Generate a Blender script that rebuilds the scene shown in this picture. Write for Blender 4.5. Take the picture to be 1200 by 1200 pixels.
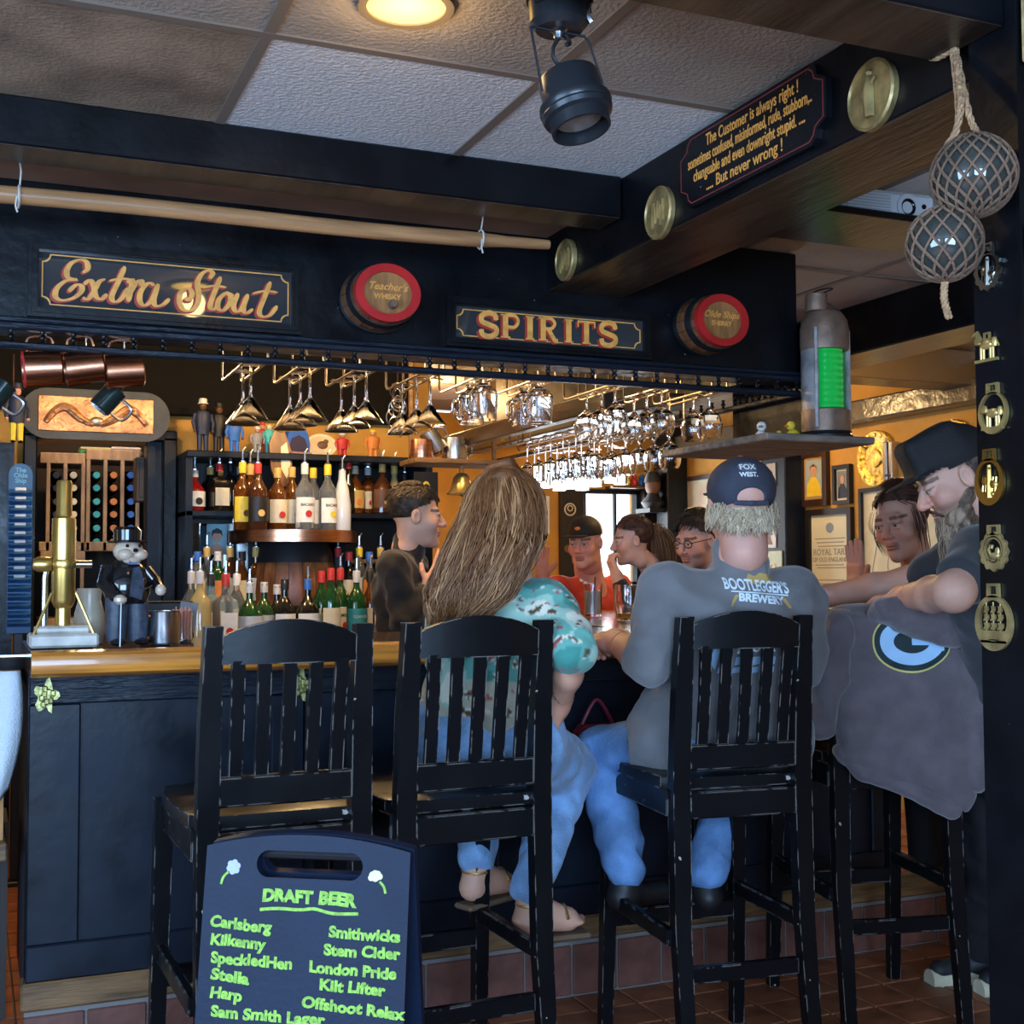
import bpy, bmesh, math, random
import numpy as np
from math import sin, cos, pi, radians, sqrt, atan2
from mathutils import Vector, Matrix, Euler
from mathutils.bvhtree import BVHTree
random.seed(7)
SC = bpy.context.scene
COL = SC.collection
for o in list(bpy.data.objects): bpy.data.objects.remove(o)

# ------------------------------------------------------------------ camera
FPX = 1480.0
YAW, PIT, ROL = radians(23.2), radians(2.8), radians(-0.25)
CAMH = 1.25
_r = np.array([cos(YAW), -sin(YAW), 0.0]); _f0 = np.array([sin(YAW), cos(YAW), 0.0]); _u0 = np.array([0, 0, 1.0])
_f = cos(PIT) * _f0 + sin(PIT) * _u0; _u = -sin(PIT) * _f0 + cos(PIT) * _u0
CR = cos(ROL) * _r + sin(ROL) * _u; CU = -sin(ROL) * _r + cos(ROL) * _u; CF = _f
CC = np.array([0, 0, CAMH])
cam = bpy.data.cameras.new('camera'); cam.sensor_width = 36; cam.lens = FPX / 1200 * 36; cam.clip_start = 0.05
camo = bpy.data.objects.new('camera', cam); COL.objects.link(camo)
m = Matrix.Identity(4)
for i in range(3):
    m[i][0] = CR[i]; m[i][1] = CU[i]; m[i][2] = -CF[i]; m[i][3] = CC[i]
camo.matrix_world = m
SC.camera = camo

def ray(x, y): return CR * ((x - 600) / FPX) + CU * (-(y - 600) / FPX) + CF
def at(x, y, **k):
    """pixel of the photograph -> point on the plane X=, Y=, Z= it lies on, or at depth D="""
    d = ray(x, y)
    for a, i in (('X', 0), ('Y', 1), ('Z', 2)):
        if a in k: return Vector(CC + d * ((k[a] - CC[i]) / d[i]))
    return Vector(CC + d * k['D'])

# ------------------------------------------------------------------ light
SC.view_settings.view_transform = 'Standard'
SC.view_settings.look = 'None'
SC.view_settings.exposure = 0.42
SC.view_settings.gamma = 1.0
SC.view_settings.use_curve_mapping = False
w = bpy.data.worlds.new('daylight'); SC.world = w; w.use_nodes = True
w.node_tree.nodes['Background'].inputs[0].default_value = (0.80, 0.90, 1.0, 1)
w.node_tree.nodes['Background'].inputs[1].default_value = 2.2

def area(name, loc, rot, sx, sy, power, col, spread=180):
    l = bpy.data.lights.new(name, 'AREA'); l.shape = 'RECTANGLE'; l.size = sx; l.size_y = sy
    l.energy = power; l.color = col; l.spread = radians(spread)
    o = bpy.data.objects.new(name, l); o.location = loc; o.rotation_euler = rot; COL.objects.link(o); return o
def point(name, loc, power, col, r=.04):
    l = bpy.data.lights.new(name, 'POINT'); l.energy = power; l.color = col; l.shadow_soft_size = r
    o = bpy.data.objects.new(name, l); o.location = loc; COL.objects.link(o); return o
def spot(name, loc, tgt, power, col, ang=70, blend=.6, r=.04):
    l = bpy.data.lights.new(name, 'SPOT'); l.energy = power; l.color = col; l.spot_size = radians(ang); l.spot_blend = blend; l.shadow_soft_size = r
    o = bpy.data.objects.new(name, l); o.location = loc
    o.rotation_euler = (Vector(tgt) - Vector(loc)).to_track_quat('-Z', 'Y').to_euler(); COL.objects.link(o); return o
DAY = (0.36, 0.62, 1.0); WARM = (1.0, 0.66, 0.30)
# daylight entering by the two windows of the room behind the photographer and the one on his left
area('daylight_rear_window', (-0.6, -2.42, 1.35), (radians(90), 0, 0), 2.8, 1.5, 210, DAY)
area('daylight_side_window', (-2.42, 0.2, 1.35), (radians(90), 0, radians(-90)), 2.4, 1.5, 110, DAY)
# daylight entering by the far window
area('daylight_far_window', (3.9, 7.82, 1.25), (radians(-90), 0, 0), .8, 1.5, 22, (0.85, 0.93, 1.0))
# warm lamps recessed over the bar well and over the room to the right
WARM_LAMPS = [((0.45, 4.9, 2.28), 34), ((1.35, 4.85, 2.28), 44), ((1.9, 4.6, 2.28), 20), ((3.7, 4.2, 2.26), 26), ((3.75, 6.1, 2.26), 36), ((2.3, 6.6, 2.28), 26)]
for i, (p, e) in enumerate(WARM_LAMPS):
    point('warm_lamp_light', (p[0], p[1], p[2] - .06), e * .55, WARM, .05)

# ------------------------------------------------------------------ materials
MATS = {}
def N(nt, t, **k):
    n = nt.nodes.new(t)
    for a, b in k.items(): setattr(n, a, b)
    return n
def mat(name, col, rough=.5, metal=0., var=.0, vscale=8., bump=0., bscale=40., stretch=(1, 1, 1), spec=.5, trans=0., ior=1.45,
        emit=None, estr=0., chips=None, chipscale=60., chiplo=.70, rvar=0., coat=0., alpha=1., edge=None, sheen=0., col2=None):
    if name in MATS: return MATS[name]
    M = bpy.data.materials.new(name); M.use_nodes = True; nt = M.node_tree; b = nt.nodes['Principled BSDF']; L = nt.links.new
    b.inputs['Base Color'].default_value = (*col, 1); b.inputs['Roughness'].default_value = rough; b.inputs['Metallic'].default_value = metal
    b.inputs['Specular IOR Level'].default_value = spec; b.inputs['IOR'].default_value = ior
    b.inputs['Transmission Weight'].default_value = trans; b.inputs['Coat Weight'].default_value = coat; b.inputs['Alpha'].default_value = alpha
    b.inputs['Sheen Weight'].default_value = sheen
    if emit: b.inputs['Emission Color'].default_value = (*emit, 1); b.inputs['Emission Strength'].default_value = estr
    if var or bump or chips or rvar or edge or col2:
        tc = N(nt, 'ShaderNodeTexCoord'); mp = N(nt, 'ShaderNodeMapping'); mp.inputs['Scale'].default_value = stretch; L(tc.outputs['Object'], mp.inputs['Vector'])
        cur = None
        if var or col2:
            n = N(nt, 'ShaderNodeTexNoise'); n.inputs['Scale'].default_value = vscale; n.inputs['Detail'].default_value = 5; L(mp.outputs[0], n.inputs['Vector'])
            cr = N(nt, 'ShaderNodeValToRGB'); L(n.outputs['Fac'], cr.inputs[0])
            c2 = col2 or tuple(min(1, c * (1 + var)) for c in col); c1 = col if col2 else tuple(c * (1 - var) for c in col)
            cr.color_ramp.elements[0].position = .36; cr.color_ramp.elements[1].position = .64
            cr.color_ramp.elements[0].color = (*c1, 1); cr.color_ramp.elements[1].color = (*c2, 1); cur = cr.outputs[0]
        def over(fac, c):
            nonlocal cur
            mx = N(nt, 'ShaderNodeMix', data_type='RGBA'); L(fac, mx.inputs[0])
            if cur: L(cur, mx.inputs[6])
            else: mx.inputs[6].default_value = (*col, 1)
            mx.inputs[7].default_value = (*c, 1); cur = mx.outputs[2]
        if chips:
            n = N(nt, 'ShaderNodeTexNoise'); n.inputs['Scale'].default_value = chipscale; n.inputs['Detail'].default_value = 3; L(tc.outputs['Object'], n.inputs['Vector'])
            cr = N(nt, 'ShaderNodeValToRGB'); L(n.outputs['Fac'], cr.inputs[0]); cr.color_ramp.elements[0].position = chiplo; cr.color_ramp.elements[1].position = chiplo + .02
            over(cr.outputs[0], chips)
        if edge:
            bv = N(nt, 'ShaderNodeBevel', samples=3); bv.inputs['Radius'].default_value = .004
            ge = N(nt, 'ShaderNodeNewGeometry'); dp = N(nt, 'ShaderNodeVectorMath', operation='DOT_PRODUCT'); L(bv.outputs[0], dp.inputs[0]); L(ge.outputs['Normal'], dp.inputs[1])
            n = N(nt, 'ShaderNodeTexNoise'); n.inputs['Scale'].default_value = 25; L(tc.outputs['Object'], n.inputs['Vector'])
            mr = N(nt, 'ShaderNodeMapRange'); L(dp.outputs['Value'], mr.inputs[0]); mr.inputs[1].default_value = .985; mr.inputs[2].default_value = .90; mr.inputs[3].default_value = 0; mr.inputs[4].default_value = 1
            mr2 = N(nt, 'ShaderNodeMapRange'); L(n.outputs['Fac'], mr2.inputs[0]); mr2.inputs[1].default_value = .5; mr2.inputs[2].default_value = .56
            mu = N(nt, 'ShaderNodeMath', operation='MULTIPLY'); L(mr.outputs[0], mu.inputs[0]); L(mr2.outputs[0], mu.inputs[1]); over(mu.outputs[0], edge)
        if cur: L(cur, b.inputs['Base Color'])
        if rvar:
            n = N(nt, 'ShaderNodeTexNoise'); n.inputs['Scale'].default_value = 5; L(mp.outputs[0], n.inputs['Vector'])
            mr = N(nt, 'ShaderNodeMapRange'); L(n.outputs['Fac'], mr.inputs[0]); mr.inputs[1].default_value = .3; mr.inputs[2].default_value = .7
            mr.inputs[3].default_value = max(.02, rough - rvar); mr.inputs[4].default_value = rough + rvar; L(mr.outputs[0], b.inputs['Roughness'])
        if bump:
            n = N(nt, 'ShaderNodeTexNoise'); n.inputs['Scale'].default_value = bscale; n.inputs['Detail'].default_value = 4; L(mp.outputs[0], n.inputs['Vector'])
            bp = N(nt, 'ShaderNodeBump'); bp.inputs['Strength'].default_value = bump; bp.inputs['Distance'].default_value = .01; L(n.outputs['Fac'], bp.inputs['Height']); L(bp.outputs[0], b.inputs['Normal'])
    MATS[name] = M; return M

def vmat(name, rough=.6, bump=0., bscale=60., sheen=0., spec=.4, sss=0.):
    """material that takes its colour from the mesh's own colour attribute"""
    if name in MATS: return MATS[name]
    M = mat(name, (.5, .5, .5), rough, bump=bump, bscale=bscale, sheen=sheen, spec=spec); nt = M.node_tree
    a = N(nt, 'ShaderNodeAttribute'); a.attribute_name = 'Col'; b = nt.nodes['Principled BSDF']; nt.links.new(a.outputs[0], b.inputs['Base Color'])
    return M

BLACK = mat('black_gloss_paint', (.0038, .0044, .0062), .33, spec=.32, var=.35, vscale=6, bump=.12, bscale=30, rvar=.10, chips=(.35, .36, .38), chipscale=95, chiplo=.765)
BLACKP = mat('black_panel_paint', (.0045, .0085, .017), .40, spec=.32, var=.4, vscale=5, bump=.10, bscale=22, rvar=.12)
BLACKROUGH = mat('black_hewn_wood', (.006, .010, .018), .4, spec=.4, bump=.9, bscale=22, stretch=(.35, 1, 3), rvar=.1)
CHAIRB = mat('worn_black_lacquer', (.0045, .0048, .0060), .32, spec=.22, bump=.06, bscale=25, rvar=.08, edge=(.30, .27, .24), chips=(.42, .38, .34), chipscale=34, chiplo=.735)
BEAMUND = mat('dark_brown_beam_wood', (.045, .028, .018), .30, var=.5, vscale=5, stretch=(4, .6, 4), bump=.15, bscale=18)
BARWOOD = mat('varnished_orange_wood', (.56, .21, .032), .22, var=.35, vscale=7, stretch=(.5, 5, 9), coat=.5, bump=.03)
BARTOP = mat('dark_varnished_top', (.10, .045, .018), .16, var=.4, vscale=5, stretch=(.6, 5, 5), coat=.4)
POLE = mat('honey_pole_wood', (.42, .21, .09), .35, var=.25, vscale=9, stretch=(.4, 5, 5))
STRIPW = mat('old_brown_wood', (.16, .085, .035), .5, var=.4, vscale=10, stretch=(.5, 4, 4), bump=.2)
YELLOW = mat('ochre_plaster', (.56, .29, .055), .75, var=.14, vscale=4, bump=.5, bscale=14)
CREAMW = mat('cream_plaster', (.42, .36, .27), .8, var=.08, bump=.2)
CEILT = mat('ceiling_tile_white', (.80, .80, .80), .75, var=.04, vscale=30, bump=.55, bscale=90, chips=(.22, .19, .17), chipscale=140, chiplo=.74)
CEILS = mat('ceiling_tile_stained', (.33, .24, .165), .8, var=.42, vscale=3.4, bump=.35, bscale=90)
TBAR = mat('ceiling_grid_taupe', (.25, .20, .16), .5)
GROUT = mat('grout_grey', (.20, .18, .17), .85, bump=.3)
TERRA = mat('terracotta_tile', (.27, .095, .045), .42, var=.28, vscale=9, bump=.12, bscale=40, rvar=.1)
BRICK = mat('maroon_plinth_tile', (.15, .060, .045), .45, var=.25, vscale=14, bump=.15, bscale=40)
BRASS = mat('aged_brass', (.62, .45, .17), .28, .75, var=.3, vscale=20, bump=.1)
BRASSD = mat('tarnished_brass', (.40, .29, .12), .40, .6, var=.35, vscale=25, bump=.15)
COPPER = mat('brushed_copper', (.66, .30, .17), .26, 1., var=.25, vscale=9, stretch=(1, 1, 8))
COPPERD = mat('embossed_copper', (.62, .32, .17), .42, .85, var=.35, vscale=14, bump=.9, bscale=45)
STEEL = mat('brushed_steel', (.55, .56, .58), .25, 1., var=.1)
WIRE = mat('bronze_wire', (.42, .32, .24), .32, 1.)
IRON = mat('dark_iron', (.03, .03, .035), .4, .6)
GLASS = mat('clear_glass', (1, 1, 1), .02, trans=1., ior=1.45)
PANE = mat('window_pane_glass', (1, 1, 1), .0, trans=1., ior=1.05)
GOLD = mat('gold_leaf_paint', (.80, .36, .075), .45, var=.15, vscale=40)
REDP = mat('sign_red_paint', (.42, .035, .02), .4)
WHITEP = mat('white_paint', (.78, .78, .76), .5)
CREAM = mat('aged_paper', (.66, .60, .44), .7, var=.08, vscale=12)

# ------------------------------------------------------------------ mesh helpers
def rotm(axis, ang): return Matrix.Rotation(ang, 4, axis)
class MB:
    def __init__(s): s.v = []; s.f = []; s.mi = []
    def add(s, V, Fc, mi=0, M=None):
        o = len(s.v)
        for p in V:
            p = Vector(p)
            s.v.append(tuple(M @ p if M is not None else p))
        for q in Fc: s.f.append([i + o for i in q]); s.mi.append(mi)
        return s
    def box(s, x0, x1, y0, y1, z0, z1, mi=0, M=None, b=0):
        if b:
            b = min(b, .49 * min(abs(x1 - x0), abs(y1 - y0), abs(z1 - z0)))
            bm = bmesh.new(); bmesh.ops.create_cube(bm, size=1)
            for q in bm.verts: q.co = Vector(((x0 + x1) / 2 + q.co.x * (x1 - x0), (y0 + y1) / 2 + q.co.y * (y1 - y0), (z0 + z1) / 2 + q.co.z * (z1 - z0)))
            bmesh.ops.bevel(bm, geom=list(bm.edges), offset=b, segments=1, affect='EDGES', profile=.5)
            bm.verts.index_update(); s.add([q.co.copy() for q in bm.verts], [[q.index for q in f.verts] for f in bm.faces], mi, M); bm.free(); return s
        V = [(x, y, z) for x in (x0, x1) for y in (y0, y1) for z in (z0, z1)]
        return s.add(V, [(0, 1, 3, 2), (4, 6, 7, 5), (0, 4, 5, 1), (2, 3, 7, 6), (0, 2, 6, 4), (1, 5, 7, 3)], mi, M)
    def lathe(s, prof, n=16, M=None, mi=0, arc=2 * pi, cap=True):
        full = arc > 6.28; k = n if full else n + 1; V = []; Fc = []
        for r, z in prof:
            for i in range(k):
                a = arc * i / n; V.append((r * cos(a), r * sin(a), z))
        for j in range(len(prof) - 1):
            for i in range(n):
                a = j * k + i; b = j * k + (i + 1) % k; Fc.append((a, b, b + k, a + k))
        if cap and full:
            if prof[0][0] > 1e-5: Fc.append(tuple(range(k - 1, -1, -1)))
            if prof[-1][0] > 1e-5: o = (len(prof) - 1) * k; Fc.append(tuple(range(o, o + k)))
        return s.add(V, Fc, mi, M)
    def tube(s, pts, r, n=6, closed=False, mi=0, M=None, flat=1.):
        P = [Vector(p) for p in pts]; m_ = len(P); V = []; Fc = []
        up = None
        for i, p in enumerate(P):
            a = P[(i - 1) % m_] if (closed or i) else P[0]; b = P[(i + 1) % m_] if (closed or i < m_ - 1) else P[-1]
            t = (b - a); t = t.normalized() if t.length > 1e-9 else Vector((0, 0, 1))
            if up is None: up = t.orthogonal().normalized()
            up = (up - t * up.dot(t)); up = up.normalized() if up.length > 1e-6 else t.orthogonal().normalized()
            sd = t.cross(up); rr = r[i] if hasattr(r, '__len__') else r
            for j in range(n):
                q = 2 * pi * j / n; V.append(p + up * (cos(q) * rr) + sd * (sin(q) * rr * flat))
        for i in range(m_ if closed else m_ - 1):
            for j in range(n):
                a = i * n + j; b = i * n + (j + 1) % n; i2 = (i + 1) % m_
                Fc.append((a, b, i2 * n + (j + 1) % n, i2 * n + j))
        if not closed: Fc.append(tuple(range(n - 1, -1, -1))); o = (m_ - 1) * n; Fc.append(tuple(range(o, o + n)))
        return s.add(V, Fc, mi, M)
    def prism(s, poly, d0, d1, M=None, mi=0):
        """2-D polygon in local x,z ; thickness along y from d0 to d1"""
        n = len(poly); V = [(x, d0, z) for x, z in poly] + [(x, d1, z) for x, z in poly]
        Fc = [tuple(range(n)), tuple(range(2 * n - 1, n - 1, -1))] + [(i, i + n, (i + 1) % n + n, (i + 1) % n) for i in range(n)]
        return s.add(V, Fc, mi, M)
    def ring(s, outer, inner, d0, d1, M=None, mi=0):
        n = len(outer); V = [(x, d0, z) for x, z in outer] + [(x, d0, z) for x, z in inner] + [(x, d1, z) for x, z in outer] + [(x, d1, z) for x, z in inner]; Fc = []
        for i in range(n):
            j = (i + 1) % n
            Fc += [(i, j, n + j, n + i), (2 * n + i, 3 * n + i, 3 * n + j, 2 * n + j), (i, 2 * n + i, 2 * n + j, j), (n + i, n + j, 3 * n + j, 3 * n + i)]
        return s.add(V, Fc, mi, M)
    def ball(s, c, r, n=12, mi=0, M=None):
        r = r if hasattr(r, '__len__') else (r, r, r); k = n // 2; V = []; Fc = []
        for j in range(k + 1):
            for i in range(n):
                a = 2 * pi * i / n; b = pi * j / k; V.append((c[0] + r[0] * sin(b) * cos(a), c[1] + r[1] * sin(b) * sin(a), c[2] + r[2] * cos(b)))
        for j in range(k):
            for i in range(n): Fc.append((j * n + i, (j + 1) * n + i, (j + 1) * n + (i + 1) % n, j * n + (i + 1) % n))
        return s.add(V, Fc, mi, M)
    def mesh(s, name, mats, smooth=35):
        me = bpy.data.meshes.new(name); me.from_pydata(s.v, [], s.f)
        for M_ in (mats if isinstance(mats, (list, tuple)) else [mats]): me.materials.append(M_)
        if max(s.mi, default=0): me.polygons.foreach_set('material_index', s.mi)
        bm = bmesh.new(); bm.from_mesh(me); bmesh.ops.remove_doubles(bm, verts=bm.verts, dist=1e-6); bmesh.ops.recalc_face_normals(bm, faces=bm.faces); bm.to_mesh(me); bm.free()
        if smooth:
            me.polygons.foreach_set('use_smooth', [True] * len(me.polygons)); me.set_sharp_from_angle(angle=radians(smooth))
        me.update(); return me
    def build(s, name, mats, parent=None, smooth=35, loc=None, rot=None): return link(name, s.mesh(name, mats, smooth), parent, loc, rot)
def link(name, me, parent=None, loc=None, rot=None):
    o = bpy.data.objects.new(name, me); COL.objects.link(o)
    if parent is not None: o.parent = parent
    if loc is not None: o.location = loc
    if rot is not None: o.rotation_euler = rot
    return o
def tag(o, label=None, cat=None, group=None, kind=None):
    for k, v in (('label', label), ('category', cat), ('group', group), ('kind', kind)):
        if v: o[k] = v
    return o
def thing(name, label, cat, loc=(0, 0, 0), rot=(0, 0, 0), group=None):
    o = bpy.data.objects.new(name, None); o.empty_display_size = .05; COL.objects.link(o); o.location = loc; o.rotation_euler = rot
    return tag(o, label, cat, group)
def copy_tree(o, parent=None):
    c = o.copy(); COL.objects.link(c); c.parent = parent
    for ch in list(o.children): copy_tree(ch, c)
    return c
def struct(name, mb, mats, smooth=35): return tag(mb.build(name, mats, None, smooth), kind='structure')
def circ(r, n=24, cx=0, cz=0, rz=None): return [(cx + r * cos(2 * pi * i / n), cz + (rz or r) * sin(2 * pi * i / n)) for i in range(n)]
def frameM(o, x, z):
    """matrix with local x along x, local z along z, local y = into the surface"""
    x = Vector(x).normalized(); z = Vector(z); z = (z - x * z.dot(x)).normalized(); y = z.cross(x)
    M = Matrix.Identity(4)
    for i in range(3): M[i][0] = x[i]; M[i][1] = y[i]; M[i][2] = z[i]; M[i][3] = o[i]
    return M
def text_mesh(body, size, M=None, offset=0., extrude=.0006, shear=0., align='CENTER', warp=0., sx=1., spacing=1.):
    """lettering as mesh: local x along the line, z up, y into the surface"""
    c = bpy.data.curves.new('lettering', 'FONT'); c.body = body; c.size = size; c.align_x = align; c.align_y = 'CENTER'; c.offset = offset; c.extrude = extrude
    c.shear = shear; c.resolution_u = 3; c.space_character = spacing
    o = bpy.data.objects.new('lettering', c); me = bpy.data.meshes.new_from_object(o); bpy.data.objects.remove(o); bpy.data.curves.remove(c)
    ph = random.random() * 9
    for v in me.vertices:
        x, y, z = v.co
        if warp: x, y = x + warp * size * .5 * sin(y / size * 5 + ph + x / size * 1.7), y + warp * size * (sin(x / size * 2.1 + ph) + .6 * sin(x / size * 4.3 + 2 * ph))
        q = Vector((x * sx, -z, y)); v.co = M @ q if M is not None else q
    return me
def lettering(body, size, mt, parent, M=None, name='lettering', **k):
    me = text_mesh(body, size, M, **k); me.materials.clear(); me.materials.append(mt); return link(name, me, parent)
# ================================================================== the room
CZ = 2.33
XL, XR, YB, YF = -2.5, 4.6, -2.5, 7.9
# floor: grout bed with the quarry tiles that show laid on it one by one
fl = struct('floor', MB().box(XL, XR, YB, YF, -.06, -.012), GROUT)
TS = .152
tile_me = MB().box(-.0725, .0725, -.0725, .0725, -.012, 0, b=.003).mesh('quarry_tile', TERRA)
far = MB()
for i in range(-16, 31):
    for j in range(-16, 52):
        x, y = .06 + i * TS, .03 + j * TS
        if x < XL + .08 or x > XR - .08 or y > YF - .08: continue
        u = np.array([x, y, -CAMH]); zc = u @ CF
        vis = zc > .5 and y < 3.42 and -.41 < (u @ CR) / zc < .45 and (u @ CU) / zc > -.46
        if vis: link('quarry_tile', tile_me, fl, (x, y, random.uniform(-.0012, .0008)))
        else: far.box(x - .0725, x + .0725, y - .0725, y + .0725, -.012, 0)
tag(far.build('distant_tiles', TERRA, fl, 0), kind='stuff')
# ceiling: lay-in panels in a metal grid
ce = struct('ceiling', MB().box(XL, XR, YB, YF, CZ + .012, CZ + .07), TBAR)
P = .605; GX, GY = .53, 2.465
pan = MB().box(-.293, .293, -.293, .293, 0, .012, b=.003).mesh('ceiling_panel', CEILT)
pan2 = MB().box(-.293, .293, -.293, .293, 0, .012, b=.003).mesh('stained_ceiling_panel', CEILS)
pan3 = MB().box(-.293, .293, -.293, .293, 0, .012, b=.003).mesh('beige_ceiling_panel', mat('ceiling_tile_beige', (.44, .38, .32), .75, var=.08, vscale=5, bump=.5, bscale=90, chips=(.15, .12, .1), chipscale=120, chiplo=.73))
for i in range(-5, 7):
    for j in range(-8, 9):
        x, y = GX + P * (i + .5), GY + P * (j + .5)
        if x - .3 < XL or x + .3 > XR or y - .3 < YB or y + .3 > YF: continue
        st = (j == 0 and i < 0)
        link('ceiling_panel', pan2 if st else (pan3 if (j < 0 or j > 0) else pan), ce, (x, y, CZ + random.uniform(0, .002)))
for i in range(-4, 7):
    x = GX + P * i
    if XL < x < XR: MB().box(x - .012, x + .012, YB, YF, CZ - .003, CZ + .012).build('grid_bar', TBAR, ce)
for j in range(-8, 9):
    y = GY + P * j
    if YB < y < YF: MB().box(XL, XR, y - .012, y + .012, CZ - .0035, CZ + .012).build('grid_bar', TBAR, ce)
# walls
struct('wall_left', MB().box(XL - .12, XL, YB, -1.0, -.06, CZ).box(XL - .12, XL, 1.4, YF, 0, CZ).box(XL - .12, XL, -1.0, 1.4, 0, .6).box(XL - .12, XL, -1.0, 1.4, 2.1, CZ), CREAMW)
struct('wall_rear', MB().box(XL, -2.0, YB - .12, YB, 0, CZ).box(.8, XR, YB - .12, YB, 0, CZ).box(-2.0, .8, YB - .12, YB, 0, .6).box(-2.0, .8, YB - .12, YB, 2.1, CZ), CREAMW)
struct('wall_right', MB().box(XR, XR + .12, YB, YF, -.06, CZ), YELLOW)
struct('wall_far', MB().box(2.0, 3.93, YF, YF + .12, 0, CZ).box(4.36, XR, YF, YF + .12, 0, CZ).box(3.93, 4.36, YF, YF + .12, 0, .5).box(3.93, 4.36, YF, YF + .12, 1.83, CZ), YELLOW)
struct('window_1', MB().box(3.92, 3.945, YF - .01, YF + .06, .5, 1.83).box(4.345, 4.37, YF - .01, YF + .06, .5, 1.83).box(3.92, 4.37, YF - .01, YF + .06, 1.81, 1.84).box(3.92, 4.37, YF - .01, YF + .06, .48, .52)
       .box(3.93, 4.36, YF + .02, YF + .05, 1.17, 1.19).box(4.185, 4.2, YF + .02, YF + .05, .5, 1.83), BLACKP)
tag(MB().box(3.945, 4.345, YF + .03, YF + .034, .52, 1.81).build('window_2', PANE), kind='structure')
struct('trim_1', MB().box(4.37, 4.47, YF - .08, YF, .3, 1.88), mat('dark_door_brown', (.03, .02, .015), .4))
# solid part of the building behind the bar well
struct('wall_back_bar', MB().box(XL, .26, 6.0, 6.12, 0, CZ).box(.80, 2.12, 6.0, 6.12, 0, CZ).box(.26, .80, 6.0, 6.12, 1.86, CZ).box(2.0, 2.12, 6.12, YF, 0, CZ), YELLOW)
struct('wall_niche', MB().box(.16, .26, 6.12, 6.95, 0, CZ).box(.80, .9, 6.12, 6.95, 0, CZ).box(.16, .9, 6.95, 7.05, 0, CZ), mat('dark_niche', (.05, .035, .025), .8))
# window frames of the room behind the photographer (seen in reflections)
struct('window_3', MB().box(-2.0, -1.95, YB - .1, YB - .02, .6, 2.1).box(-.62, -.58, YB - .1, YB - .02, .6, 2.1).box(.75, .8, YB - .1, YB - .02, .6, 2.1).box(-2, .8, YB - .1, YB - .02, 1.3, 1.34), BLACKP)
struct('window_4', MB().box(XL - .1, XL - .02, .18, .22, .6, 2.1).box(XL - .1, XL - .02, -1, 1.4, 1.3, 1.34), BLACKP)
# beams (painted black, the undersides bare brown)
def beam(name, x0, x1, y0, y1, z0, z1, und=True, mt=None):
    b = MB().box(x0, x1, y0, y1, z0 + .002, z1, b=.004); o = struct(name, b, mt or BLACK)
    if und: MB().box(x0 + .004, x1 - .004, y0 + .004, y1 - .004, z0, z0 + .004).build('beam_underside', BEAMUND, o)
    return o
SY_C = 3.498
beam('trim_2', XL, 1.615, 3.0, 3.13, 2.215, CZ)            # beam before the pole
beam('trim_3', XL, 1.60, 1.60, 1.765, 2.175, CZ)            # beam over the near post
SBX0, SBX1, SBZ = 1.62, 1.885, 2.12
beam('trim_4', SBX0, SBX1, 1.50, 3.50, SBZ, CZ)             # beam that carries the painted sign
beam('trim_5', SBX1, 3.27, 2.64, 2.92, 2.185, 2.205)            # ledge that carries the projector
beam('trim_6', 3.27, 3.52, 1.5, YF, 2.13, CZ, mt=BLACK)     # beam along the right-hand room
beam('trim_7', 3.52, XR, 4.75, 4.95, 2.16, CZ, mt=mat('brown_gloss_beam', (.09, .06, .03), .3, bump=.6, bscale=18))
struct('trim_8', MB().box(XR - .12, XR, 1.5, YF, 2.08, 2.2, b=.01), mat('umber_cornice', (.10, .075, .045), .25, bump=.7, bscale=16))
struct('trim_10', MB().box(XL, SBX0, 3.13, SY_C, 2.285, CZ), mat('tan_soffit_board', (.34, .20, .13), .6, var=.15, vscale=6))   # lower ceiling between beam and canopy
# near post
struct('trim_9', MB().box(1.60, 1.73, 1.58, 1.69, 0, CZ, b=.004).box(1.598, 1.602, 1.575, 1.585, 0, CZ), BLACK)

# ------------------------------------------------------------------ recessed lamps
def recessed(loc, label, on=6.0, r=.085):
    t = thing('recessed_lamp', label, 'lamp', loc)
    MB().ring(circ(r * 1.22, 28), circ(r, 28), -.006, .004, rotm('X', radians(90))).build('trim_ring', mat('taupe_ring', (.2, .16, .12), .5), t)
    MB().lathe([(0, .0), (r, .0), (r, .006), (0, .006)], 28, Matrix.Translation((0, 0, -.002))).build('bulb', mat('warm_bulb_glow', (1, .75, .3), .5, emit=(1., .72, .09), estr=on), t)
    return t
p = at(476, 4, Z=CZ); recessed((p.x, p.y, CZ - .004), 'round yellow recessed lamp glowing in the ceiling above the pole', 1.5, .075)
point('ceiling_lamp_light', (p.x, p.y, CZ - .07), 1.3, WARM, .05)
names = ['over the left end of the bar well', 'over the copper shelf of bottles', 'over the bartender', 'over the framed pictures on the right wall', 'near the far window in the right room', 'over the far end of the bar']
for (q, e), nm in zip(WARM_LAMPS, names):
    recessed((q[0], q[1], CZ - .004), 'warm recessed ceiling lamp ' + nm, 7.)

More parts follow.
